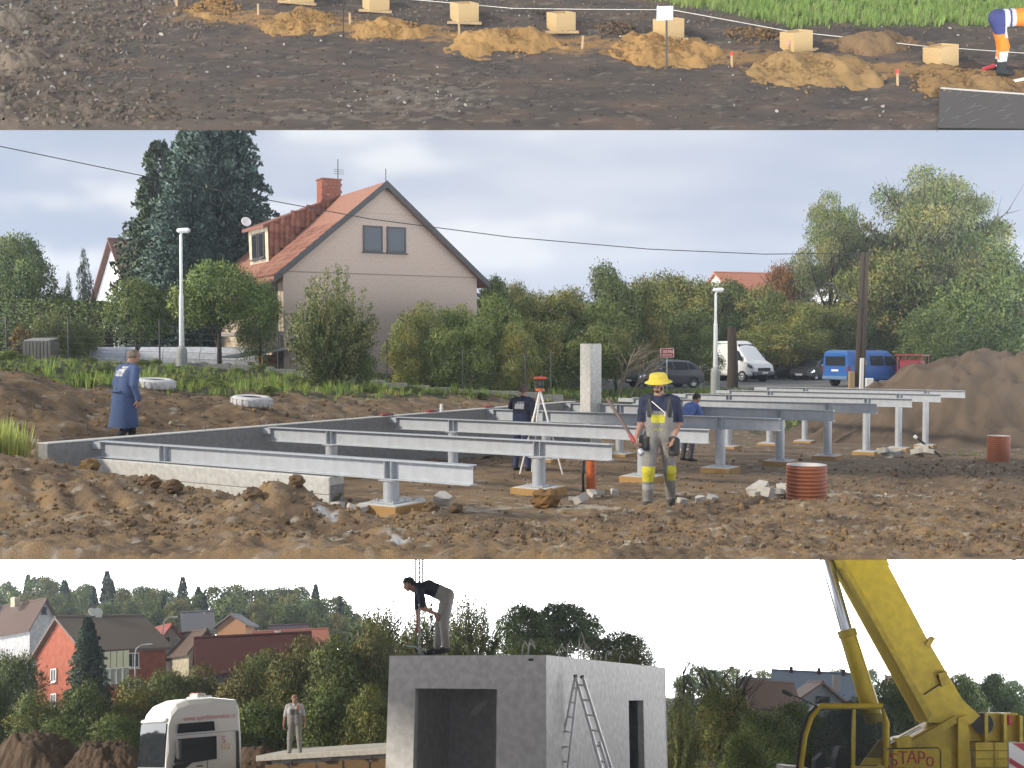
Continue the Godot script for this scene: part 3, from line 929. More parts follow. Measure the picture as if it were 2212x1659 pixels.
func soil_heap(rx: float, rz: float, h: float, col: Color, seed_: int, rough := 0.14, matname := "soilv") -> MeshInstance3D:
	var rows := 90
	var cols := 130
	var p := PackedVector3Array()
	var c := PackedColorArray()
	var n := FastNoiseLite.new()
	n.seed = seed_
	n.frequency = 1.0
	n.fractal_octaves = 4
	for i in rows:
		for j in cols:
			var u := 2.0 * j / (cols - 1) - 1.0
			var w := 1.0 - 2.0 * i / (rows - 1)
			var r := sqrt(u * u + w * w) + n.get_noise_2d(u * 1.3, w * 1.3) * 0.14
			var y := h * (sstep(1.0, 0.16, r) * 0.9 + 0.1 * maxf(0, 1.0 - r)) + n.get_noise_2d(u * rx * 0.6, w * rz * 0.6 + 7.0) * rough * sstep(1.05, 0.8, r) + n.get_noise_2d(u * rx * 2.5, w * rz * 2.5) * rough * 0.4 * sstep(1.05, 0.8, r) - 0.3 * sstep(0.9, 1.15, r)
			p.append(Vector3(u * rx, y, w * rz))
			var k := n.get_noise_2d(u * rx * 0.7 + 30.0, w * rz * 0.7)
			c.append(Color(col.r, col.g, col.b) * (1.0 + k * 0.45))
	var o := MeshInstance3D.new()
	var pr := PackedVector3Array()
	var cr := PackedColorArray()
	for i in rows:   # rows run away from the viewer
		for j in cols:
			pr.append(p[i * cols + j]); cr.append(c[i * cols + j])
	o.mesh = grid_mesh(rows, cols, pr, cr)
	o.material_override = M[matname]
	add_child(o)
	return o

func text_on(parent: Node, s: String, size: float, p: Vector3, b: Basis, m: Material, called: String, depth := 0.004, serif := false):
	var t := TextMesh.new()
	t.text = s
	var f := SystemFont.new()
	f.font_names = PackedStringArray(["Droid Serif" if serif else "Droid Sans"])
	t.font = f
	t.font_size = 48
	t.pixel_size = size / 48.0 * 1.35
	t.depth = depth
	t.curve_step = 2.0
	return obj(called, t, m, parent, Transform3D(b, p))

func wire(called: String, pts: Array, r: float, label: String):
	var c := Curve3D.new()
	for q in pts: c.add_point(at(q[0], q[1], q[2]))
	var v := []
	for k in pts.size(): v.append(at(pts[k][0], pts[k][1], pts[k][2]))
	var m := Msh.new()
	m.tube(v, [r], 6)
	tag(obj(called, m, M.cable), label, "wire")

func lamp_post(px: float, py: float, d: float, topy: float, label: String):
	var w := at(px, py, d)
	var gy := gh0(w.x, w.z)
	var top := at(px, topy, d).y - gy
	var o := thing("street_lamp", label, "street lamp", xf_at(Vector3(w.x, gy, w.z)), "street lamps")
	var base := w.y - gy
	var m := Msh.new()
	m.lathe([[0.2, -0.3], [0.2, base + 0.5], [0.18, base + 0.66], [0.1, base + 0.78]], 16)
	obj("base_sleeve", m, mat(Color(0.38, 0.40, 0.39), 0.7, 0, "blotch", 2.0), o)
	m = Msh.new()
	m.lathe([[0.1, base + 0.6], [0.085, base + 2.6], [0.06, base + 2.75], [0.055, top - 0.15]], 14)
	obj("shaft", m, mat(Color(0.62, 0.65, 0.66), 0.5, 0.1), o)
	m = Msh.new()
	m.tube([Vector3(0, top - 0.2, 0), Vector3(0.02, top - 0.06, 0), Vector3(0.14, top, 0)], [0.05, 0.045, 0.04], 8)
	obj("neck", m, mat(Color(0.62, 0.65, 0.66), 0.5, 0.1), o)
	m = Msh.new()
	m.box(Vector3(0.1, top + 0.04, 0), Vector3(0.46, 0.16, 0.26), Basis(Vector3.BACK, 0.06), 0.05)
	obj("lamp_head", m, mat(Color(0.66, 0.68, 0.68), 0.5), o)
	m = Msh.new()
	m.box(Vector3(0.12, top - 0.045, 0), Vector3(0.34, 0.03, 0.2), Basis(), 0.01)
	obj("diffuser", m, mat(Color(0.5, 0.52, 0.52), 0.2), o)

# ---------------------------------------------------------------- foliage
class Leaves:
	var v := PackedVector3Array()
	var n := PackedVector3Array()
	var c := PackedColorArray()
	var ix := PackedInt32Array()
	func leaf(p: Vector3, dir: Vector3, side: Vector3, l: float, w: float, nn: Vector3, k: Color):
		var b := v.size()
		if dir.cross(side).dot(nn) < 0: side = -side
		v.append(p); v.append(p + dir * l * 0.5 + side * w); v.append(p + dir * l); v.append(p + dir * l * 0.5 - side * w)
		for i in 4:
			n.append(nn); c.append(k)
		ix.append_array([b, b + 1, b + 2, b, b + 2, b + 3])
	func mesh() -> ArrayMesh:
		var a := []
		a.resize(Mesh.ARRAY_MAX)
		a[Mesh.ARRAY_VERTEX] = v
		a[Mesh.ARRAY_NORMAL] = n
		a[Mesh.ARRAY_COLOR] = c
		a[Mesh.ARRAY_INDEX] = ix
		var m := ArrayMesh.new()
		m.add_surface_from_arrays(Mesh.PRIMITIVE_TRIANGLES, a)
		return m
func rdir() -> Vector3:
	var z := rng.randf_range(-1, 1)
	var a := rng.randf() * TAU
	var r := sqrt(1.0 - z * z)
	return Vector3(r * cos(a), z, r * sin(a))
# a crown of clumps: lobes are [centre, radii]
func crown(lobes: Array, count: int, ls: float, pal: Array, fill := 0.35, droop := 0.2, slim := 0.5) -> ArrayMesh:
	var L := Leaves.new()
	var wsum := 0.0
	var ws := []
	for q in lobes:
		var r: Vector3 = q[1]
		var a := pow(r.x * r.y * r.z, 0.6667)
		wsum += a
		ws.append(wsum)
	for k in count:
		var t := rng.randf() * wsum
		var i := 0
		while ws[i] < t: i += 1
		var ce: Vector3 = lobes[i][0]
		var r: Vector3 = lobes[i][1]
		var d := rdir()
		if d.y < -0.3 and rng.randf() < 0.6: d.y = -d.y
		var e := 1.0 - fill * pow(rng.randf(), 1.4) + (rng.randf_range(0.0, 0.42) if rng.randf() < 0.22 else 0.0)
		var p := ce + d * r * e
		var dir := (rdir() * 0.9 + d * 0.5 + Vector3(0, -droop, 0)).normalized()
		var side := dir.cross(rdir()).normalized()
		var fn := dir.cross(side)
		if fn.dot(d) < 0: fn = -fn
		var nn := (fn + d * 0.8 + Vector3(0, 0.15, 0)).normalized()
		var l := ls * rng.randf_range(0.6, 1.35)
		var kk: Color = pal[(i * 7 + (1 if rng.randf() < 0.3 else 0)) % pal.size()]
		L.leaf(p, dir, side, l, l * slim * 0.5, nn, vary(kk, 0.28))
	return L.mesh()
func round_lobes(n: int, y0: float, y1: float, seed_: int, squash := 1.0, ragged := 0.5) -> Array:
	rng.seed = seed_
	var o := []
	var cy := (y0 + y1) / 2
	var hy := (y1 - y0) / 2
	o.append([Vector3(0, cy, 0), Vector3(0.26, hy * 0.62, 0.26)])
	for k in n:
		var d := rdir()
		var s := rng.randf_range(0.10, 0.19) * (1.0 + ragged * rng.randf_range(-0.3, 0.3))
		var f := rng.randf_range(0.62, 0.95)
		var wd := 1.0 - 0.25 * maxf(0.0, d.y)
		o.append([Vector3(d.x * (0.5 - s) * f * wd * 1.12, cy + d.y * (hy - s * 0.7) * f, d.z * (0.5 - s) * f * wd * 1.12), Vector3(s, s * squash * rng.randf_range(0.6, 0.9), s)])
	return o
func spruce(seed_: int, count: int, pal: Array, ls := 0.035) -> ArrayMesh:
	rng.seed = seed_
	var L := Leaves.new()
	var tiers := 34
	var per := count / (tiers * 15)
	for t in tiers:
		var f := float(t) / tiers
		var y := 0.06 + 0.93 * f
		var len := 0.5 * pow(1.0 - f, 0.72) * rng.randf_range(0.86, 1.06) + 0.015
		var nb := 15 if f < 0.8 else 8
		for b in nb:
			var a := TAU * (b + rng.randf() * 0.8) / nb + t
			var bl := len * rng.randf_range(0.62, 1.1)
			var out := Vector3(cos(a), 0, sin(a))
			var tip := Vector3(0, y, 0) + out * bl + Vector3(0, bl * (-0.16 + 0.3 * f), 0)
			var kb: Color = pal[rng.randi() % pal.size()]
			for q in per:
				var u := sqrt(rng.randf())
				var w := out.cross(Vector3.UP) * rng.randf_range(-1, 1) * 0.30 * bl * (1.05 - u)
				var p := Vector3(0, y, 0).lerp(tip, u) + w + Vector3(0, 0.02 * sin(u * 3.0) - rng.randf() * 0.02, 0)
				var dir := (out * 0.8 + w * 6.0 + rdir() * 0.5 + Vector3(0, 0.15, 0)).normalized()
				var side := dir.cross(rdir()).normalized()
				var nn := (Vector3(0, 0.7, 0) + out * 0.6 + rdir() * 0.5).normalized()
				var l := ls * rng.randf_range(0.6, 1.3)
				L.leaf(p, dir, side, l, l * 0.24, nn, vary(kb, 0.25))
	return L.mesh()
# upright feathery growth: many arching stems with small leaves
func feather(seed_: int, stems: int, per: int, ls: float, pal: Array, spread := 0.48) -> ArrayMesh:
	rng.seed = seed_
	var L := Leaves.new()
	for s in stems:
		var a := rng.randf() * TAU
		var r := sqrt(rng.randf())
		var tip := Vector3(cos(a) * r * spread, (0.97 - 0.45 * r * r) * rng.randf_range(0.62, 1.03), sin(a) * r * spread)
		var root := Vector3(tip.x * 0.25, 0, tip.z * 0.25)
		var k: Color = pal[rng.randi() % pal.size()]
		for q in per:
			var u := pow(rng.randf(), 0.6)
			var p := root.lerp(tip, u) + Vector3(0, 0.1 * sin(u * PI), 0) * r + rdir() * 0.045 * (1.2 - u * 0.7)
			var dir := (tip - root).normalized() * 0.6 + rdir()
			dir = dir.normalized()
			var side := dir.cross(rdir()).normalized()
			var o := Vector3(p.x, 0.1, p.z).normalized()
			var nn := (side.cross(dir) * 0.7 + o * 0.5 + Vector3(0, 0.4, 0)).normalized()
			var l := ls * rng.randf_range(0.6, 1.4)
			L.leaf(p, dir, side, l, l * 0.24, nn, vary(k, 0.28))
	return L.mesh()
func branches(seed_: int, n: int, y0: float, spread: float, r0: float, twigs := 4) -> ArrayMesh:
	rng.seed = seed_
	var m := Msh.new()
	var pts := [Vector3(0, -0.03, 0)]
	var p := Vector3.ZERO
	for k in 5:
		p += Vector3(rng.randf_range(-0.03, 0.03), 0.16, rng.randf_range(-0.03, 0.03))
		pts.append(p)
	m.tube(pts, [r0 * 1.25, r0, r0 * 0.85, r0 * 0.7, r0 * 0.5, r0 * 0.25], 7)
	for b in n:
		var f := rng.randf_range(y0, 0.75)
		var st: Vector3 = pts[clampi(int(f * 6), 0, 5)]
		var a := rng.randf() * TAU
		var e := Vector3(cos(a) * spread * rng.randf_range(0.5, 1.0), minf(0.86, f + rng.randf_range(0.1, 0.4)), sin(a) * spread * rng.randf_range(0.5, 1.0))
		var md := st.lerp(e, 0.5) + Vector3(0, 0.03, 0) + rdir() * 0.03
		m.tube([st, md, e], [r0 * 0.45, r0 * 0.28, r0 * 0.08], 5)
		for t in twigs:
			var s2 := st.lerp(md, 0.5).lerp(e, rng.randf())
			m.tube([s2, s2 + (rdir() * 0.6 + (e - st).normalized()) * 0.12], [r0 * 0.12, r0 * 0.03], 3)
	return m.mesh()

func leafm(t: Color, back := 0.35) -> StandardMaterial3D:
	var key := "leaf%s" % t
	if not M.has(key):
		var m := vmat(0.6, back)
		m.albedo_color = Color(clampf(t.r, 0, 1), clampf(t.g, 0, 1), clampf(t.b, 0, 1)).linear_to_srgb()
		M[key] = m
	return M[key]
var P := {}
func foliage_shapes():
	var green := [Color(0.17, 0.225, 0.055), Color(0.135, 0.19, 0.048), Color(0.215, 0.25, 0.065), Color(0.11, 0.16, 0.046)]
	var autumn := [Color(0.24, 0.25, 0.06), Color(0.16, 0.205, 0.052), Color(0.31, 0.29, 0.075), Color(0.205, 0.24, 0.06), Color(0.125, 0.17, 0.046), Color(0.28, 0.225, 0.065)]
	var blue := [Color(0.095, 0.155, 0.135), Color(0.075, 0.13, 0.105), Color(0.13, 0.195, 0.17), Color(0.07, 0.12, 0.085)]
	var silver := [Color(0.24, 0.25, 0.12), Color(0.19, 0.21, 0.08), Color(0.15, 0.18, 0.06)]
	P.round = [crown(round_lobes(34, 0.2, 1.0, 11), 22000, 0.025, green), crown(round_lobes(40, 0.18, 1.0, 12, 0.9), 22000, 0.025, autumn), crown(round_lobes(30, 0.25, 1.0, 13), 22000, 0.026, green)]
	P.bush = [crown(round_lobes(34, -0.08, 1.0, 21, 1.1, 0.8), 21000, 0.026, autumn, 0.4), crown(round_lobes(38, -0.1, 1.0, 22, 1.0, 0.8), 21000, 0.025, green, 0.4), crown(round_lobes(30, -0.06, 1.0, 23, 1.2, 0.9), 21000, 0.026, green, 0.4)]
	P.low = [crown(round_lobes(26, -0.2, 1.0, 31, 1.6, 0.8), 2600, 0.07, green, 0.4)]
	P.far = [crown(round_lobes(22, -0.1, 1.0, 33), 4200, 0.055, green), crown(round_lobes(26, -0.1, 1.0, 34), 4200, 0.055, autumn)]
	rng.seed = 41
	var tall := []
	for k in 46:
		var f := rng.randf()
		var a := rng.randf() * TAU
		var w := 0.40 * sin(PI * clampf(0.18 + f * 0.72, 0, 1)) * sqrt(rng.randf())
		var s := rng.randf_range(0.07, 0.14)
		tall.append([Vector3(cos(a) * w, 0.2 + f * 0.72, sin(a) * w), Vector3(s, s * 0.62, s)])
	P.tall = [crown(tall, 34000, 0.0175, silver + [green[0], green[1], autumn[2]], 0.6, 0.35, 0.4)]
	P.spruce = [spruce(51, 62000, blue, 0.021), spruce(52, 42000, [Color(0.06, 0.1, 0.045), Color(0.05, 0.08, 0.04), Color(0.075, 0.12, 0.05)], 0.024)]
	P.farspruce = [spruce(53, 5200, [Color(0.06, 0.1, 0.045), Color(0.05, 0.085, 0.045), Color(0.075, 0.12, 0.05)], 0.085)]
	rng.seed = 55
	var cy := []
	for k in 26:
		var f := k / 26.0
		var a := rng.randf() * TAU
		var w := 0.42 * pow(1.0 - f, 0.75)
		cy.append([Vector3(cos(a) * w * 0.5, f * 0.96, sin(a) * w * 0.5), Vector3(w * 0.62 + 0.03, 0.07, w * 0.62 + 0.03)])
	P.cypress = [crown(cy, 7000, 0.045, [Color(0.05, 0.085, 0.03), Color(0.04, 0.07, 0.028), Color(0.065, 0.1, 0.035)], 0.3, -0.6, 0.3)]
	P.feather = [feather(61, 190, 130, 0.024, [Color(0.2, 0.23, 0.07), Color(0.15, 0.18, 0.05), Color(0.24, 0.24, 0.09), Color(0.12, 0.155, 0.04)]), feather(62, 170, 120, 0.026, [Color(0.16, 0.2, 0.06), Color(0.22, 0.22, 0.08), Color(0.12, 0.15, 0.05)])]
	P.trunk = [branches(71, 9, 0.3, 0.36, 0.022), branches(72, 12, 0.25, 0.42, 0.026, 6), branches(73, 4, 0.5, 0.1, 0.014, 0)]
	P.bare = branches(74, 16, 0.2, 0.46, 0.02, 12)
# a plant: proto crown scaled to width and height
func plant(called: String, proto: ArrayMesh, xf: Transform3D, w: float, h: float, tint: Color, label: String, cat: String, group := "", trunk := 0, part := "crown") -> Node3D:
	var o := thing(called, label, cat, xf, group)
	var yaw := rng.randf() * TAU
	var b := Basis(Vector3.UP, yaw).scaled(Vector3(w, h, w))
	obj(part, proto, leafm(tint), o, Transform3D(b, Vector3.ZERO))
	if trunk >= 0:
		obj("trunk", P.trunk[trunk], M.bark, o, Transform3D(b, Vector3.ZERO))
	return o
func garden_plant(called: String, proto: ArrayMesh, px: float, pw: float, topy: float, d: float, tint: Color, label: String, cat: String, group := "", trunk := 0, sink := 0.0) -> Node3D:
	var w := at(px, topy, d)
	var gy := gh0(w.x, w.z) - sink
	return plant(called, proto, xf_at(Vector3(w.x, gy, w.z)), pw / FD * d, w.y - gy, tint, label, cat, group, trunk)

# ---------------------------------------------------------------- houses
func window_part(parent: Node, xf: Transform3D, w: float, h: float, frame_mat: Material, mull := 1, glass: Material = null):
	var m := Msh.new()
	m.box(Vector3(0, 0, 0.016), Vector3(w - 0.02, h - 0.02, 0.02))
	var pane := obj("window", m, glass if glass else M.glass_dark, parent, xf)
	m = Msh.new()
	var t := minf(0.09, w * 0.09)
	for s in [-1.0, 1.0]:
		m.box(Vector3(s * (w - t) / 2, 0, 0), Vector3(t, h, 0.08))
		m.box(Vector3(0, s * (h - t) / 2, 0.002), Vector3(w - 2 * t, t, 0.08))
	for k in mull:
		if mull > 0 and k > 0:
			m.box(Vector3(-w / 2 + w * k / mull, 0, 0.001), Vector3(t * 0.8, h - 2 * t, 0.07))
	obj("frame", m, frame_mat, pane)
	m = Msh.new()
	m.box(Vector3(0, -h / 2 - 0.04, 0.05), Vector3(w + 0.1, 0.05, 0.18))
	obj("sill", m, frame_mat, pane)
# simple gabled house in its own axes: x along the gable wall, z towards the viewer
func gable_house(called: String, label: String, xf: Transform3D, w: float, dep: float, eave: float, ridge: float, wall: Material, roof: Material, along_x := false, over := 0.3, group := "") -> Node3D:
	var o := thing(called, label, "house", xf, group)
	var m := Msh.new()
	var poly := PackedVector2Array([Vector2(0, -4.5), Vector2(w, -4.5), Vector2(w, eave), Vector2(w / 2, ridge), Vector2(0, eave)])
	var rot := Transform3D()
	if along_x:   # the ridge runs along x: the gables face sideways
		rot = Transform3D(Basis(Vector3.UP, PI / 2), Vector3(dep, 0, 0))
	m.prism(poly, -dep, 0, rot)
	obj("wall", m, wall, o)
	var sl := (ridge - eave) / (w / 2)
	var th := 0.16
	for s in 2:
		m = Msh.new()
		var x0 := -over if s == 0 else w + over
		var y0 := eave - sl * over
		m.prism(PackedVector2Array([Vector2(x0, y0 + 0.02), Vector2(w / 2, ridge + 0.02), Vector2(w / 2, ridge + 0.02 + th), Vector2(x0, y0 + 0.02 + th)]), -dep - over, over, rot)
		obj("roof_slope", m, roof, o)
	m = Msh.new()
	m.tube([rot * Vector3(w / 2, ridge + th, -dep - over), rot * Vector3(w / 2, ridge + th, over)], [0.11], 6)
	obj("ridge_cap", m, roof, o)
	return o

func family_house():
	var X := Vector3(0.87, 0, -0.494).normalized()
	var Z := Vector3(0.494, 0, 0.87).normalized()
	var gy := 1.1
	var H := Transform3D(Basis(X, Vector3.UP, Z), Vector3(-9.48, 0, -48.0))
	var W := 9.07
	var D := 10.5
	var E := 5.3
	var R := 9.12
	var sl := (R - E) / (W / 2)
	var gable := mat(Color(0.53, 0.43, 0.365), 0.92, 0, "concrete", 1.3, 0.3)
	var cream := mat(Color(0.66, 0.55, 0.40), 0.9, 0, "blotch", 0.3)
	var tile_a := mat(Color(0.32, 0.135, 0.085), 0.75, 0, "blotch", 0.8)
	var tile_b := mat(Color(0.26, 0.105, 0.07), 0.75, 0, "blotch", 0.8)
	var tile_c := mat(Color(0.37, 0.175, 0.115), 0.75, 0, "blotch", 0.8)
	var o := thing("family_house", "pinkish plastered family house with red tiled roof and dormer", "house", H)
	var m := Msh.new()
	m.prism(PackedVector2Array([Vector2(0, 0), Vector2(W, 0), Vector2(W, E), Vector2(W / 2, R), Vector2(0, E)]), -D, 0)
	obj("wall", m, gable, o)
	m = Msh.new()
	m.box(Vector3(-0.012, E / 2 + 0.3, -D / 2 - 0.1), Vector3(0.02, E - 0.6, D - 0.4))
	obj("side_wall", m, cream, o)
	m = Msh.new()
	m.box(Vector3(W / 2, 5.33, 0.012), Vector3(W - 0.02, 0.035, 0.02))
	obj("string_course", m, mat(Color(0.24, 0.19, 0.17), 0.9), o)
	m = Msh.new()
	m.box(Vector3(W / 2 + 0.1, 7.95, 0.008), Vector3(2.5, 0.018, 0.014))
	obj("plaster_joint", m, mat(Color(0.36, 0.29, 0.25), 0.9), o)
	# roof deck
	for s in [0, 1]:
		m = Msh.new()
		var x0 := -0.5 if s == 0 else W + 0.5
		var y0 := E - sl * 0.5
		m.prism(PackedVector2Array([Vector2(x0, y0 + 0.02), Vector2(W / 2, R + 0.02), Vector2(W / 2, R + 0.2), Vector2(x0, y0 + 0.2)]), -D - 0.3, 0.3)
		obj("roof_slope", m, tile_c, o)
		m = Msh.new()
		m.prism(PackedVector2Array([Vector2(x0, y0 - 0.06), Vector2(W / 2, R - 0.06), Vector2(W / 2, R + 0.235), Vector2(x0, y0 + 0.235)]), 0.302, 0.36)
		obj("verge_board", m, mat(Color(0.05, 0.05, 0.052), 0.6), o)
	m = Msh.new()
	m.tube([Vector3(-0.6, E - sl * 0.5 + 0.02, 0.3), Vector3(-0.6, E - sl * 0.5 + 0.02, -D)], [0.08], 8)
	obj("gutter", m, mat(Color(0.2, 0.08, 0.05), 0.5), o)
	# dormer: front face, flat roof to the ridge, tiled cheek
	var A := Vector3(W / 2, R + 0.22, -5.28)
	var B := Vector3(0.5, 7.6, -3.6)
	var C := Vector3(0.56, E + 0.56 * sl + 0.22, -3.66)
	var B2 := Vector3(0.5, 7.66, -6.5)
	var C2 := Vector3(0.56, C.y, -6.45)
	m = Msh.new()
	m.quad(C2, C, B, B2)
	obj("dormer_wall", m, cream, o)
	var dn := (B - C).cross(C2 - C).normalized()
	var fz := (C - C2).normalized()
	var fy := (B - C).normalized()
	for k in 2:
		window_part(o, Transform3D(Basis(fz, fy, fz.cross(fy)), C2.lerp(C, 0.34 + 0.36 * k) + fy * 0.78 + fz.cross(fy) * 0.03), 0.78, 1.15, M.dark, 1)
	m = Msh.new()
	var A2 := A + Vector3(0, 0, -3.2)
	m.quad(B + Vector3(-0.25, -0.02, 0.15), A + Vector3(0, 0.04, 0.1), A2, B2 + Vector3(-0.25, -0.02, -0.2))
	m.quad(B + Vector3(-0.25, -0.16, 0.15), B2 + Vector3(-0.25, -0.16, -0.2), B2 + Vector3(-0.25, -0.02, -0.2), B + Vector3(-0.25, -0.02, 0.15)) 
	m.quad(B + Vector3(-0.25, -0.16, 0.15), B + Vector3(-0.25, -0.02, 0.15), A + Vector3(0, 0.04, 0.1), A + Vector3(0, -0.1, 0.1))
	obj("dormer_roof", m, tile_b, o)
	m = Msh.new()
	m.tri(C, A, B)
	obj("dormer_cheek", m, tile_b, o)
	# cheek tiles, course by course
	var nrm := (A - C).cross(B - C).normalized()
	var up := (Vector3.UP - nrm * nrm.y).normalized()
	var ac := nrm.cross(up).normalized()
	if ac.dot(A - C) < 0: ac = -ac
	var tw := 0.31
	var tv := 0.34
	var tm := Msh.new()
	var bsx := Basis(ac, up, nrm)
	if bsx.determinant() < 0: bsx = Basis(ac, up, -nrm)
	for k in 6:
		var x0 := -tw / 2 + tw * k / 6.0
		var x1 := -tw / 2 + tw * (k + 1) / 6.0
		var z0 := 0.045 * absf(sin(PI * k / 6.0)) 
		var z1 := 0.045 * absf(sin(PI * (k + 1) / 6.0))
		tm.quad(Vector3(x0, -tv / 2 - 0.03, z0 + 0.05), Vector3(x1, -tv / 2 - 0.03, z1 + 0.05), Vector3(x1, tv / 2, z1 + 0.015), Vector3(x0, tv / 2, z0 + 0.015))
		tm.quad(Vector3(x0, -tv / 2 - 0.03, z0), Vector3(x1, -tv / 2 - 0.03, z1), Vector3(x1, -tv / 2 - 0.03, z1 + 0.05), Vector3(x0, -tv / 2 - 0.03, z0 + 0.05))
	var tmesh := tm.mesh()
	G.tile = tmesh
	var tl := [tile_a, tile_b, tile_c]
	var rise := (B - C).dot(up)
	var rows := int(maxf(rise, (A - C).dot(up)) / tv) + 1
	for r in rows:
		for q in range(-3, 20):
			var p := C + up * (tv * (r + 0.5)) + ac * (tw * (q + 0.5))
			# inside the triangle?
			var s1 := (A - C).cross(p - C).dot(nrm)
			var s2 := (B - A).cross(p - A).dot(nrm)
			var s3 := (C - B).cross(p - B).dot(nrm)
			if s1 < -0.12 or s2 < -0.12 or s3 < -0.12: continue
			obj("roof_tile", tmesh, tl[rng.randi() % 3], o, Transform3D(bsx, p + nrm * 0.01))
	# tiles on the strip of main roof towards the gable
	var mup := Vector3(W / 2, R - E, 0).normalized()
	var mn := Vector3(-(R - E), W / 2, 0).normalized()
	var mb := Basis(Vector3(0, 0, 1), mup, mn)
	var n := 0
	for r in 18:
		for q in 12:
			var x := -0.45 + (W / 2 + 0.45) * (r + 0.5) / 18.0
			var z := 0.15 - tw * q
			# left of the cheek foot line the dormer takes over
			var lim := lerpf(C.z, A.z, clampf((x - C.x) / (A.x - C.x), 0, 1))
			if z < lim - 0.1 and x > C.x: continue
			n += 1
			if n > 120: continue
			obj("roof_tile", tmesh, tl[rng.randi() % 3], o, Transform3D(mb, Vector3(x, E + sl * x + 0.21, z)))
	# gable windows
	for k in [[3.55, 4.45], [4.65, 5.55]]:
		window_part(o, Transform3D(Basis(), Vector3((k[0] + k[1]) / 2, 6.85, 0.02)), k[1] - k[0], 1.12, M.dark, 1, mat(Color(0.10, 0.115, 0.135), 0.12))
	# side windows, seen edge-on
	var sb := Basis(Vector3(0, 0, 1), Vector3.UP, Vector3(-1, 0, 0))
	for k in [-1.05, -1.95]:
		window_part(o, Transform3D(sb, Vector3(-0.04, 3.9, k)), 0.75, 2.0, M.dark, 1)
	# balcony slab, canopy and porch
	m = Msh.new(); m.box(Vector3(-0.7, 2.75, -2.2), Vector3(1.4, 0.2, 4.4), Basis(), 0.02)
	obj("balcony_slab", m, mat(Color(0.4, 0.37, 0.33), 0.9, 0, "blotch", 1.0), o)
	m = Msh.new(); m.box(Vector3(-0.9, 1.98, -0.4), Vector3(2.6, 0.07, 2.3), Basis(Vector3.BACK, 0.16), 0.01)
	obj("porch_canopy", m, mat(Color(0.30, 0.32, 0.30), 0.8), o)
	m = Msh.new(); m.box(Vector3(-0.25, 1.4, -1.4), Vector3(0.4, 0.9, 1.6), Basis(), 0.02)
	obj("porch_screen", m, mat(Color(0.5, 0.27, 0.1), 0.8, 0, "wood", 2.0), o)
	m = Msh.new(); m.box(Vector3(-0.6, 0.95, 0.1), Vector3(2.6, 0.28, 0.3), Basis(), 0.02)
	obj("porch_wall", m, M.white, o)
	# chimney
	m = Msh.new(); m.box(Vector3(W / 2, R + 0.35, -6.7), Vector3(0.95, 1.5, 0.75), Basis(), 0.01)
	var ch := obj("chimney", m, M.brick_red, o)
	for r in 8:
		for q in 4:
			m = Msh.new(); m.box(Vector3(W / 2 - 0.36 + 0.24 * q + (0.06 if r % 2 else -0.06), R - 0.28 + 0.165 * r, -6.315), Vector3(0.21, 0.13, 0.03), Basis(), 0.004)
			obj("brick", m, [M.brick_red, tile_b, tile_a][rng.randi() % 3], ch)
	m = Msh.new(); m.box(Vector3(W / 2, R + 1.13, -6.7), Vector3(1.05, 0.07, 0.85), Basis(), 0.01)
	obj("chimney_cap", m, tile_b, ch)
	m = Msh.new(); m.tube([Vector3(W / 2 + 0.55, R, -6.9), Vector3(W / 2 + 0.55, R + 2.2, -6.9)], [0.025], 5)
	for k in 3: m.tube([Vector3(W / 2 + 0.35, R + 1.5 + 0.1 * k, -6.9), Vector3(W / 2 + 0.85, R + 1.5 + 0.1 * k, -6.9)], [0.012], 4)
	obj("antenna", m, M.dark, o)
	m = Msh.new(); m.tube([Vector3(W / 2, R + 0.2, 0.2), Vector3(W / 2, R + 0.75, 0.2)], [0.02], 5)
	obj("lightning_rod", m, M.dark, o)
	# satellite dish beyond
	m = Msh.new(); m.lathe([[0.0, 0.0], [0.12, 0.02], [0.24, 0.08], [0.22, 0.1], [0.0, 0.02]], 16, Transform3D(Basis(Vector3.RIGHT, 1.2), Vector3(0.6, 8.05, -7.2)))
	obj("satellite_dish", m, M.white, o)

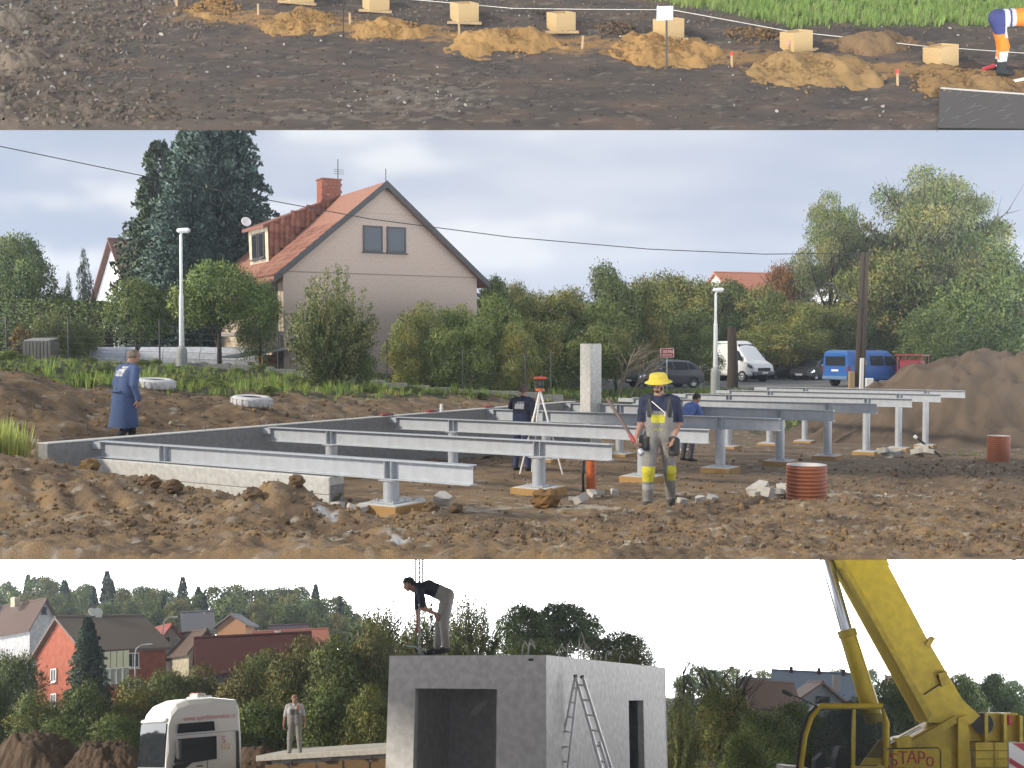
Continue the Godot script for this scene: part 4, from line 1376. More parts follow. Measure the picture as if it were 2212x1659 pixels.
func terrace_garden():
	rng.seed = 99
	family_house()
	# white gabled house behind the spruce
	gable_house("white_house", "white gabled house with a steep red brown roof behind the spruces", Transform3D(Basis(Vector3.UP, -0.8), at(207, 650, 80) * Vector3(1, 0, 1)), 5.6, 9.0, 5.4, 9.3, mat(Color(0.74, 0.75, 0.76), 0.9), mat(Color(0.22, 0.11, 0.085), 0.8, 0, "grain", 1.0), false, 0.4)
	# conifers
	garden_plant("blue_spruce", P.spruce[0], 470, 385, 165, 60, Color(1, 1, 1), "tall dense blue spruce beside the pink house", "spruce", "", 2)
	garden_plant("green_spruce", P.spruce[1], 345, 270, 300, 63, Color(1, 1, 1), "slimmer dark green spruce behind the blue spruce", "spruce", "", 2)
	garden_plant("blue_spruce", P.spruce[0], 400, 300, 350, 57, Color(0.9, 0.95, 0.95), "lower blue spruce growing into the tall one", "spruce", "", 2)
	garden_plant("blue_spruce", P.spruce[0], 425, 330, 225, 61.5, Color(0.95, 1, 0.95), "spruce standing between the tall blue one and the green one", "spruce", "", 2)
	garden_plant("columnar_thuja", P.cypress[0], 181, 78, 540, 66, Color(0.8, 0.8, 0.8), "narrow dark columnar thuja beside the white house", "thuja", "", 2)
	garden_plant("columnar_thuja", P.cypress[0], 148, 58, 590, 67, Color(0.7, 0.75, 0.7), "shorter dark thuja beside the columnar one", "thuja", "", 2)
	garden_plant("walnut_tree", P.round[2], 28, 190, 486, 62, Color(0.75, 0.8, 0.7), "broad dark leafy tree at the end of the hedge", "tree", "", 0)
	garden_plant("garden_bush", P.bush[1], 128, 90, 610, 64, Color(0.75, 0.8, 0.7), "round bush behind the clipped hedge", "bush", "", -1)
	# clipped hedge
	var hd := thing("clipped_hedge", "long clipped green hedge behind the flower bed", "hedge", Transform3D())
	var h0 := at(-60, 648, 56)
	var h1 := at(225, 655, 54)
	var L := Leaves.new()
	rng.seed = 5
	var hb := gh0(h0.x, h0.z)
	for k in 14000:
		var u := rng.randf()
		var top := h0.lerp(h1, u)
		var f := rng.randf()
		var p: Vector3
		var nn: Vector3
		if rng.randf() < 0.3:
			p = top + Vector3(0, rng.randf_range(-0.06, 0.05), -rng.randf() * 1.0); nn = Vector3.UP
		else:
			p = Vector3(top.x, lerpf(hb, top.y, f), top.z + rng.randf_range(-0.12, 0.04)); nn = Vector3(0, 0.2, 1).normalized()
		var dir := (rdir() + nn * 0.6).normalized()
		L.leaf(p, dir, dir.cross(rdir()).normalized(), 0.13, 0.035, (nn + rdir() * 0.6).normalized(), vary(Color(0.11, 0.16, 0.035), 0.3))
	obj("clipped_leaves", L.mesh(), leafm(Color(1, 1, 1)), hd)
	var m := Msh.new()
	m.box((h0 + h1) / 2 + Vector3(0, (hb - h0.y) / 2 - 0.1, -0.55), Vector3((h1 - h0).length() - 0.1, h0.y - hb, 0.8), Basis(Vector3.UP, -atan2(h1.z - h0.z, h1.x - h0.x)))
	obj("inner_twigs", m, M.bark, hd)
	# orchard trees before the house
	garden_plant("apple_tree", P.round[0], 296, 180, 592, 46, Color(0.82, 0.86, 0.82), "low apple tree with a thin trunk by the street lamp", "tree", "apple trees", 0)
	garden_plant("apple_tree", P.round[2], 472, 225, 548, 45, Color(0.95, 1.0, 0.85), "larger apple tree before the house corner", "tree", "apple trees", 0)
	garden_plant("apple_tree", P.bush[1], 560, 120, 585, 46.5, Color(0.9, 0.95, 0.8), "leafy apple tree hiding the balcony of the house", "tree", "apple trees", 0)
	garden_plant("flowering_bush", P.feather[1], 105, 90, 652, 48, Color(1, 1, 0.9), "pale flowering bush before the clipped hedge", "bush", "", -1)
	garden_plant("orange_flowers", P.low[0], 50, 60, 695, 47, Color(1, 0.42, 0.1), "clump of orange flowers at the hedge foot", "flowers", "", -1)
	garden_plant("purple_flowers", P.low[0], 50, 50, 722, 46, Color(0.8, 0.55, 1), "low purple flowers in front of the orange ones", "flowers", "", -1)
	garden_plant("garden_bush", P.bush[2], 165, 100, 690, 49, Color(0.8, 0.8, 0.75), "dark round bush beside the compost bin", "bush", "", -1)
	# compost bin, fence, white garden cover
	var w := at(90, 760, 45)
	var cb := thing("compost_bin", "grey slatted compost bin under the flowering bush", "compost bin", xf_at(Vector3(w.x, gh0(w.x, w.z), w.z)))
	var grs := mat(Color(0.19, 0.19, 0.17), 0.9, 0, "grain", 3.0)
	for k in 8:
		m = Msh.new(); m.box(Vector3(-0.48 + 0.137 * k, 0.45, 0.45), Vector3(0.11, 0.95, 0.03), Basis(), 0.004)
		obj("slat", m, grs, cb)
	m = Msh.new(); m.box(Vector3(0, 0.45, 0), Vector3(1.06, 0.9, 0.86), Basis(), 0.02)
	obj("bin_body", m, grs, cb)
	m = Msh.new(); m.box(Vector3(0, 0.97, 0), Vector3(1.0, 0.1, 0.9), Basis(Vector3.RIGHT, 0.1), 0.03)
	obj("lid", m, mat(Color(0.24, 0.24, 0.23), 0.9), cb)
	w = at(330, 768, 50)
	var gc := thing("garden_cover", "long low white garden tunnel behind the apple trees", "garden tunnel", xf_at(Vector3(at(190, 0, 50).x, gh0(w.x, w.z) - 0.1, w.z)))
	var wlen := at(590, 0, 50).x - at(190, 0, 50).x
	for k in 5:
		m = Msh.new()
		var pr := PackedVector2Array()
		for a in 9: pr.append(Vector2(0.5 * cos(PI * a / 8.0), 0.85 * sin(PI * a / 8.0)))
		m.prism(pr, wlen * k / 5.0 + 0.01, wlen * (k + 1) / 5.0 - 0.01, Transform3D(Basis(Vector3(0, 0, -1), Vector3.UP, Vector3(1, 0, 0)), Vector3.ZERO))
		obj("cover_panel", m, mat(Color(0.62, 0.65, 0.72), 0.5, 0, "blotch", 0.7), gc)
	# garden fence of thin posts and wire
	for k in 9:
		var px: float = [14, 148, 345, 600, 835, 1000, 1135, 1190, 700][k]
		w = at(px, 760, 43.5)
		var gy := gh0(w.x, w.z)
		var fp := thing("fence_post", "thin dark steel post of the garden fence", "fence post", xf_at(Vector3(w.x, gy, w.z)), "garden fence posts")
		m = Msh.new(); m.tube([Vector3(0, -0.1, 0), Vector3(0, 1.75, 0)], [0.03], 6)
		obj("post", m, M.dark, fp)
		m = Msh.new(); m.lathe([[0.04, 1.74], [0.035, 1.78], [0.0, 1.8]], 8)
		obj("cap", m, M.dark, fp)
	var wm := thing("wire_fence", "thin wire mesh of the garden fence along the verge", "fence", Transform3D())
	for r in 7:
		m = Msh.new()
		var pts := []
		for k in 12:
			var q := at(-40 + 112.0 * k, 760, 43.5)
			pts.append(Vector3(q.x, gh0(q.x, q.z) + 0.1 + 0.24 * r, q.z - 0.03))
		m.tube(pts, [0.006], 4)
		obj("wire", m, mat(Color(0.12, 0.13, 0.12), 0.6), wm)
	# low kerb along the verge
	m = Msh.new()
	for k in 26:
		var q := at(-30 + 48.0 * k, 760, 43.2)
		var q2 := at(-30 + 48.0 * (k + 1) - 1, 760, 43.2)
		m.box(Vector3((q.x + q2.x) / 2, gh0(q.x, q.z) + 0.03, q.z + 0.1), Vector3(q2.x - q.x, 0.28, 0.12), Basis(), 0.01)
	tag(obj("garden_kerb", m, M.concrete_dark), "low grey concrete kerb under the garden fence", "kerb")
	# shrubs along the fence
	garden_plant("feathery_shrub", P.feather[0], 718, 208, 556, 39, Color(1, 1, 1), "large feathery yellow green shrub before the pink gable", "shrub", "", -1, 0.2)
	garden_plant("feathery_shrub", P.feather[1], 690, 130, 640, 38, Color(0.8, 0.85, 0.8), "lower feathery shrub at the foot of the large one", "shrub", "", -1, 0.2)
	garden_plant("garden_bush", P.bush[2], 770, 110, 690, 40, Color(0.8, 0.85, 0.75), "round bush right of the feathery shrub foot", "bush", "", -1, 0.2)
	var yel := [[905, 150, 645, 46], [985, 140, 640, 47], [1070, 150, 628, 48], [870, 110, 690, 43.9], [960, 130, 690, 44.2], [1040, 130, 680, 44.5], [1110, 120, 690, 44.5]]
	var yl := ["bright yellow green bush under the gable", "bright leafy bush before the right house wall", "fresh green bush at the house corner", "low bush behind the fence below the gable", "low bush behind the fence before the bright leafy one", "low bush behind the fence under the fresh green one", "low bush where the fence meets the tree row"]
	for k in yel.size():
		var q: Array = yel[k]
		garden_plant("garden_bush", P.bush[k % 3], q[0], q[1], q[2], q[3], Color(1, 1, 0.9), yl[k], "bush", "bushes along the garden fence", -1, 0.2)
	# the tree row behind the road
	var row := [[1062, 120, 588, 66, 0, 0.9, "pale green"], [1110, 110, 596, 70, 1, 0.9, "far green"], [1160, 170, 618, 60, 1, 1.0, "olive"], [1225, 170, 608, 62, 1, 0.95, "yellowing"], [1317, 150, 558, 64, 2, 0.75, "dark peaked"], [1290, 190, 640, 56, 0, 0.95, "spreading"], [1385, 170, 585, 66, 1, 1.0, "golden green"], [1440, 190, 575, 68, 1, 0.95, "broad golden"], [1510, 170, 590, 66, 1, 0.9, "autumn toned"], [1570, 170, 595, 68, 0, 0.85, "green"], [1640, 180, 605, 66, 1, 0.95, "rounded yellow"], [1690, 120, 552, 72, 1, 1.0, "rusty red"], [1735, 150, 640, 64, 1, 1.0, "olive toned"], [1800, 170, 650, 66, 1, 0.9, "low autumn"], [1660, 190, 690, 62, 1, 1.0, "bushy yellow green"], [1215, 190, 690, 52, 2, 0.8, "dense"], [1290, 150, 690, 51, 0, 0.95, "tangled"], [1330, 110, 700, 51, 1, 0.8, "overgrown"], [1480, 190, 665, 63, 2, 0.7, "broad shade tinted"], [1560, 130, 670, 65, 2, 0.7, "narrow shade tinted"], [1420, 130, 680, 60, 2, 0.7, "low shade tinted"], [1740, 170, 705, 63, 1, 1.0, "yellow green"], [1845, 150, 690, 66, 2, 0.75, "deep green"], [1930, 170, 660, 67, 2, 0.75, "tall deep green"], [1150, 150, 680, 49, 1, 0.9, "straggling"]]
	for q in row:  # leaf tint per tree; the darkest ones have shade mixed into the colour
		var rust: bool = q[6] == "rusty red"
		garden_plant("deciduous_tree", (P.round if q[4] != 2 else P.bush)[q[4]], q[0], q[1], q[2], q[3] + (14.0 if q[0] > 1390 else 0.0), Color(1.0, 0.42, 0.3) if rust else Color(q[5], q[5], q[5] * 0.9), "%s tree in the row %s" % [q[6], "before the orange roof" if rust else "behind the parked cars" if q[0] > 1390 else "between the house and the pillar"], "tree", "trees in the row behind the road", 1 if q[4] != 2 else -1, 0.2)
	garden_plant("willow_tree", P.tall[0], 1990, 350, 345, 84, Color(1, 1, 1), "tall straggly willow with thin silvery crown behind the pole", "tree", "", 0, 0.2)
	garden_plant("willow_tree", P.tall[0], 1800, 230, 405, 86, Color(1.0, 1.0, 0.95), "leaning willow crown reaching past the grey roof", "tree", "", 0, 0.2)
	garden_plant("willow_tree", P.tall[0], 2085, 270, 380, 87, Color(0.9, 0.92, 0.85), "tall willow with the highest dense top", "tree", "", 0, 0.2)
	garden_plant("deciduous_tree", P.round[0], 2010, 300, 400, 88, Color(0.95, 0.95, 0.85), "broad full crown growing among the willows", "tree", "trees in the row behind the road", 0, 0.2)
	garden_plant("deciduous_tree", P.round[1], 1855, 220, 450, 89, Color(1, 1, 0.9), "rounded crown behind the utility pole top", "tree", "trees in the row behind the road", 0, 0.2)
	garden_plant("deciduous_tree", P.round[1], 1930, 240, 520, 82, Color(0.8, 0.8, 0.7), "dark thicket below the willow crowns", "tree", "trees in the row behind the road", 1, 0.2)
	garden_plant("deciduous_tree", P.bush[1], 2120, 270, 560, 74, Color(0.85, 0.9, 0.8), "broad green thicket behind the soil heap", "tree", "trees in the row behind the road", 1, 0.2)
	garden_plant("deciduous_tree", P.bush[2], 2190, 190, 520, 78, Color(0.8, 0.85, 0.75), "tall green thicket beside the broad one behind the soil heap", "tree", "trees in the row behind the road", 1, 0.2)
	garden_plant("deciduous_tree", P.bush[1], 2010, 150, 640, 70, Color(0.7, 0.75, 0.65), "green bush between pole and soil heap", "tree", "trees in the row behind the road", -1, 0.2)
	garden_plant("roadside_bush", P.bush[2], 1524, 105, 700, 65.0, Color(0.7, 0.75, 0.62), "tall bush hiding the rear of the white van", "bush", "", -1, 0.2)
	for k in 24:
		garden_plant("undergrowth", P.bush[k % 3], 1010 + 55 * k, 130, 700 + 14 * (k % 3), 91.0, Color(0.85, 0.9, 0.75), "undergrowth bush under the crowns of the tree row", "bush", "undergrowth below the tree row", -1, 1.2)
	# bare leaning branches before the dark hedge
	w = at(1335, 800, 50)
	var br := thing("bare_branches", "grey bare branches leaning over the dark hedge by the hatchback", "branches", xf_at(Vector3(w.x, gh0(w.x, w.z), w.z), 0.4))
	obj("branch", P.bare, mat(Color(0.26, 0.22, 0.16), 0.9), br, Transform3D(Basis(Vector3.BACK, -0.35).scaled(Vector3(3.0, 2.8, 3.0)), Vector3.ZERO))
	obj("branch", P.bare, mat(Color(0.26, 0.22, 0.16), 0.9), br, Transform3D(Basis(Vector3.BACK, -0.7).scaled(Vector3(2.2, 2.6, 2.2)), Vector3(0.5, 0, 0.2)))
	# tree trunk by the lamp
	w = at(1582, 830, 60)
	var tt := Msh.new()
	tt.tube([Vector3(0, -0.3, 0), Vector3(0.02, 1.2, 0), Vector3(-0.05, 3.2, 0)], [0.3, 0.27, 0.22], 10)
	tag(obj("tree_trunk", tt, M.bark, self, xf_at(Vector3(w.x, gh0(w.x, w.z), w.z))), "thick dark tree trunk between the lamp and the white van", "tree trunk")
	# far roofs over the trees
	gable_house("far_house", "far house with an orange tiled roof behind the rusty tree", xf_at(at(1590, 590, 110) * Vector3(1, 0, 1), 0.3), 8, 10, 7.2, 9.4, M.white, mat(Color(0.42, 0.16, 0.09), 0.8), true, 0.3, "far houses over the trees")
	gable_house("far_house", "far house with a steep grey roof beside the rusty tree", xf_at(at(1722, 620, 105) * Vector3(1, 0, 1), 0.5), 7, 9, 5.2, 8.6, M.white, mat(Color(0.20, 0.22, 0.26), 0.7), false, 0.3, "far houses over the trees")
	gable_house("far_house", "small far house with a bright orange roof by the lamp arm", xf_at(at(1785, 640, 108) * Vector3(1, 0, 1), 0.7), 6, 8, 5.0, 7.7, M.white, mat(Color(0.5, 0.15, 0.08), 0.8), false, 0.3, "far houses over the trees")

# ---------------------------------------------------------------- people: one skin round a jointed skeleton
# bones: [a, b, radius a, radius b, colour]; the field is meshed as surface nets
class Hide:
	var v := PackedVector3Array()
	var n := PackedVector3Array()
	var c := PackedColorArray()
	var ix := PackedInt32Array()
	func grow(bones: Array, cell: float, paint: Array, blend := 0.03):
		var lo := Vector3(1e9, 1e9, 1e9)
		var hi := -lo
		for b in bones:
			var r: float = maxf(b[2], b[3]) + cell * 3
			lo = lo.min(b[0] - Vector3.ONE * r).min(b[1] - Vector3.ONE * r)
			hi = hi.max(b[0] + Vector3.ONE * r).max(b[1] + Vector3.ONE * r)
		var nx := int((hi.x - lo.x) / cell) + 2
		var ny := int((hi.y - lo.y) / cell) + 2
		var nz := int((hi.z - lo.z) / cell) + 2
		var f := PackedFloat32Array()
		f.resize(nx * ny * nz)
		f.fill(1.0)
		for b in bones:
			var a: Vector3 = b[0]
			var e: Vector3 = b[1]
			var ra: float = b[2]
			var rb: float = b[3]
			var ab := e - a
			var l2 := maxf(ab.length_squared(), 1e-8)
			var m := maxf(ra, rb) + cell * 2 + blend
			var p0 := (a.min(e) - Vector3.ONE * m - lo) / cell
			var p1 := (a.max(e) + Vector3.ONE * m - lo) / cell
			for z in range(maxi(0, int(p0.z)), mini(nz, int(p1.z) + 2)):
				for y in range(maxi(0, int(p0.y)), mini(ny, int(p1.y) + 2)):
					var row := (z * ny + y) * nx
					for x in range(maxi(0, int(p0.x)), mini(nx, int(p1.x) + 2)):
						var p := lo + Vector3(x, y, z) * cell
						var t := clampf((p - a).dot(ab) / l2, 0.0, 1.0)
						var d := (p - a - ab * t).length() - lerpf(ra, rb, t)
						var o := f[row + x]
						var h := maxf(blend - absf(d - o), 0.0) / blend
						f[row + x] = minf(d, o) - h * h * blend * 0.25
		var at := {}
		var first := v.size()
		for z in nz - 1:
			for y in ny - 1:
				var row := (z * ny + y) * nx
				for x in nx - 1:
					var k := row + x
					var s := 0
					var c8 := [f[k], f[k + 1], f[k + nx], f[k + nx + 1], f[k + nx * ny], f[k + nx * ny + 1], f[k + nx * ny + nx], f[k + nx * ny + nx + 1]]
					for q in c8:
						if q < 0.0: s += 1
					if s == 0 or s == 8: continue
					var sum := Vector3.ZERO
					var cnt := 0
					for e in EDGES:
						var fa: float = c8[e[0]]
						var fb: float = c8[e[1]]
						if (fa < 0.0) != (fb < 0.0):
							var t := fa / (fa - fb)
							sum += CORNER[e[0]].lerp(CORNER[e[1]], t)
							cnt += 1
					var p := lo + (Vector3(x, y, z) + sum / cnt) * cell
					var g := Vector3((c8[1] + c8[3] + c8[5] + c8[7]) - (c8[0] + c8[2] + c8[4] + c8[6]), (c8[2] + c8[3] + c8[6] + c8[7]) - (c8[0] + c8[1] + c8[4] + c8[5]), (c8[4] + c8[5] + c8[6] + c8[7]) - (c8[0] + c8[1] + c8[2] + c8[3])).normalized()
					at[k] = v.size()
					v.append(p)
					n.append(g)
					var best := 1e9
					var kc := Color(1, 1, 1)
					for b in bones:
						var ab: Vector3 = b[1] - b[0]
						var t := clampf((p - b[0]).dot(ab) / maxf(ab.length_squared(), 1e-8), 0.0, 1.0)
						var d: float = (p - b[0] - ab * t).length() - lerpf(b[2], b[3], t)
						if d < best:
							best = d
							kc = b[4]
					for q in paint:
						var u: Vector3 = (p - q[0]) / q[1]
						if absf(u.x) < 1.0 and absf(u.y) < 1.0 and absf(u.z) < 1.0: kc = q[2]
					c.append(kc)
		var sx := 1
		var sy := nx
		var sz := nx * ny
		for k in at:
			for ax in 3:
				var d0: int = [sx, sy, sz][ax]
				var d1: int = [sy, sz, sx][ax]
				var d2: int = [sz, sx, sy][ax]
				var fa := f[k]
				var fb := f[k + d0]
				if (fa < 0.0) == (fb < 0.0): continue
				if not (at.has(k - d1) and at.has(k - d2) and at.has(k - d1 - d2)): continue
				var q: Array = [at[k], at[k - d1], at[k - d1 - d2], at[k - d2]]
				if fa < 0.0: ix.append_array([q[0], q[2], q[1], q[0], q[3], q[2]])
				else: ix.append_array([q[0], q[1], q[2], q[0], q[2], q[3]])
	const CORNER := [Vector3(0, 0, 0), Vector3(1, 0, 0), Vector3(0, 1, 0), Vector3(1, 1, 0), Vector3(0, 0, 1), Vector3(1, 0, 1), Vector3(0, 1, 1), Vector3(1, 1, 1)]
	const EDGES := [[0, 1], [2, 3], [4, 5], [6, 7], [0, 2], [1, 3], [4, 6], [5, 7], [0, 4], [1, 5], [2, 6], [3, 7]]
	func mesh() -> ArrayMesh:
		var a := []
		a.resize(Mesh.ARRAY_MAX)
		a[Mesh.ARRAY_VERTEX] = v
		a[Mesh.ARRAY_NORMAL] = n
		a[Mesh.ARRAY_COLOR] = c
		a[Mesh.ARRAY_INDEX] = ix
		var m := ArrayMesh.new()
		m.add_surface_from_arrays(Mesh.PRIMITIVE_TRIANGLES, a)
		return m

const SKIN := Color(0.47, 0.27, 0.19)
# a hand in the frame h: y along the fingers, z out of the palm, thumb towards +x * side
func hand(sk: Hide, h: Transform3D, side: float, curl: float):
	var b := []
	var S := SKIN
	for k in 4:
		b.append([h * Vector3(0.03 - 0.02 * k, 0.0, 0), h * Vector3(0.033 - 0.022 * k, 0.085, 0), 0.014, 0.013, S])
	for k in 4:
		var l: float = [0.068, 0.078, 0.072, 0.055][k]
		var x := 0.034 - 0.0225 * k
		var p0 := Vector3(x * side, 0.085, 0)
		var a1 := curl * 0.9
		var p1 := p0 + Vector3(0, cos(a1), sin(a1)) * l * 0.5
		var a2 := curl * 1.9
		var p2 := p1 + Vector3(0, cos(a2), sin(a2)) * l * 0.5
		b.append([h * p0, h * p1, 0.0105, 0.0095, S])
		b.append([h * p1, h * p2, 0.0095, 0.0082, S])
	var t0 := Vector3(0.028 * side, 0.015, 0.004)
	var t1 := t0 + Vector3(0.032 * side, 0.035, 0.012)
	var t2 := t1 + Vector3(0.006 * side, 0.034, 0.02 + 0.01 * curl)
	b.append([h * t0, h * t1, 0.014, 0.011, S])
	b.append([h * t1, h * t2, 0.011, 0.009, S])
	sk.grow(b, 0.006, [], 0.008)
# a head: y up, z forward, origin at the base of the skull (top of the neck)
func head(sk: Hide, h: Transform3D, hair: Color, bald := 0.0, beard := Color(0, 0, 0, 0)):
	var S := SKIN
	var b := [[h * Vector3(0, 0.115, -0.012), h * Vector3(0, 0.125, 0.012), 0.082, 0.078, S], [h * Vector3(0, 0.06, 0.03), h * Vector3(0, 0.03, 0.06), 0.06, 0.043, S],
		[h * Vector3(0, 0.105, 0.088), h * Vector3(0, 0.072, 0.108), 0.010, 0.015, S], [h * Vector3(0, 0.045, 0.092), h * Vector3(0, 0.045, 0.095), 0.014, 0.014, Color(0.40, 0.17, 0.13)],
		[h * Vector3(-0.08, 0.095, -0.008), h * Vector3(-0.082, 0.065, -0.004), 0.015, 0.011, S], [h * Vector3(0.08, 0.095, -0.008), h * Vector3(0.082, 0.065, -0.004), 0.015, 0.011, S],
		[h * Vector3(-0.045, 0.128, 0.07), h * Vector3(0.045, 0.128, 0.07), 0.016, 0.016, S], [h * Vector3(0, 0.04, -0.02), h * Vector3(0, -0.02, -0.02), 0.056, 0.056, S]]
	for s in [-1.0, 1.0]:
		b.append([h * Vector3(s * 0.031, 0.110, 0.079), h * Vector3(s * 0.034, 0.110, 0.0785), 0.0095, 0.0095, Color(0.05, 0.035, 0.03)])
		b.append([h * Vector3(s * 0.02, 0.132, 0.084), h * Vector3(s * 0.045, 0.13, 0.077), 0.006, 0.005, hair * 0.8])
	if beard.a > 0:
		b.append([h * Vector3(-0.04, 0.03, 0.05), h * Vector3(0.04, 0.03, 0.05), 0.03, 0.03, beard])
		b.append([h * Vector3(0, 0.012, 0.075), h * Vector3(0, 0.005, 0.07), 0.03, 0.026, beard])
		b.append([h * Vector3(-0.022, 0.06, 0.093), h * Vector3(0.022, 0.06, 0.093), 0.009, 0.009, beard])
	sk.grow(b, 0.0075, [], 0.016)
func hair_cap(h: Transform3D, c: Color, full := 1.0) -> ArrayMesh:
	var sk := Hide.new()
	var b := [[Vector3(0, 0.122, -0.024), Vector3(0, 0.138, 0.0 + 0.014 * full), 0.084, 0.078 * full, c], [Vector3(-0.05, 0.1, -0.03), Vector3(0.05, 0.1, -0.03), 0.05, 0.05, c], [Vector3(0, 0.06, -0.055), Vector3(0, 0.09, -0.05), 0.045, 0.05, c]]
	for q in b:
		q[0] = h * q[0]; q[1] = h * q[1]
	sk.grow(b, 0.0075, [], 0.02)
	return sk.mesh()
func look_frame(p: Vector3, fwd: Vector3, up := Vector3.UP) -> Transform3D:
	var z := fwd.normalized()
	var x := up.cross(z).normalized()
	return Transform3D(Basis(x, z.cross(x), z), p)
# y axis along dir, z towards face
func limb_frame(p: Vector3, dir: Vector3, face: Vector3) -> Transform3D:
	var y := dir.normalized()
	var x := y.cross(face).normalized()
	return Transform3D(Basis(x, y, x.cross(y)), p)
# J: pelvis, chest, neck, head fwd, shoulders, elbows, wrists, hips, knees, ankles, toes (left then right, facing +z)
func figure(o: Node3D, J: Dictionary, C: Dictionary, paint := []) -> Hide:
	var sk := Hide.new()
	var b := []
	var pel: Vector3 = J.pelvis
	var che: Vector3 = J.chest
	var nk: Vector3 = J.neck
	var across: Vector3 = (J.sho[0] - J.sho[1]).normalized()
	var hipx: Vector3 = (J.hip[0] - J.hip[1]).normalized()
	var wst := pel.lerp(che, 0.48)
	var girth: float = C.get("girth", 1.0)
	for s in [1.0, -1.0]:
		b.append([pel + hipx * 0.075 * s, wst + across * 0.07 * s, 0.115 * girth, 0.11 * girth, C.hips])
		b.append([wst + across * 0.07 * s, che + across * 0.08 * s, 0.105 * girth, 0.112 * girth, C.top])
		b.append([che + across * 0.085 * s, nk.lerp(J.sho[0] if s > 0 else J.sho[1], 0.62), 0.108, 0.07, C.top])
	b.append([che, nk - (nk - che).normalized() * 0.03, 0.1, 0.075, C.top])
	b.append([nk - (nk - che).normalized() * 0.02, J.head, 0.058, 0.055, SKIN])
	for k in 2:
		var s: Vector3 = J.sho[k]
		var e: Vector3 = J.elb[k]
		var w: Vector3 = J.wri[k]
		b.append([s, s.lerp(e, 0.5), 0.066, 0.06, C.sleeve])
		b.append([s.lerp(e, 0.5), s.lerp(e, 0.86), 0.06, 0.057, C.sleeve])
		if C.get("long", false):
			b.append([s.lerp(e, 0.8), e, 0.057, 0.053, C.sleeve])
			b.append([e, e.lerp(w, 0.9), 0.053, 0.045, C.sleeve])
			b.append([e.lerp(w, 0.85), w, 0.03, 0.028, SKIN])
		else:
			b.append([s.lerp(e, 0.8), e, 0.046, 0.042, SKIN])
			b.append([e, w, 0.042, 0.029, SKIN])
		var h: Vector3 = J.hip[k]
		var n: Vector3 = J.kne[k]
		var a: Vector3 = J.ank[k]
		var f: float = C.get("loose", 1.0)
		b.append([h, n, 0.094 * f, 0.07 * f, C.legs])
		b.append([n, a.lerp(n, 0.12), 0.07 * f, 0.058 * f, C.legs])
		b.append([a, a + (J.toe[k] - a) * 0.3, 0.045, 0.045, C.shoe])
		b.append([a - (J.toe[k] - a) * 0.18 + Vector3(0, -0.03, 0), J.toe[k], 0.042, 0.036, C.shoe])
	sk.grow(b, 0.017, paint, 0.035)
	return sk
func person_nodes(o: Node3D, sk: Hide, hd: Transform3D, hair: Color, full := 1.0):
	obj("body", sk.mesh(), vmat(0.85, 0, "cloth", 5.0), o)
	if hair.a > 0: obj("hair", hair_cap(hd, hair, full), mat(hair, 0.8), o)

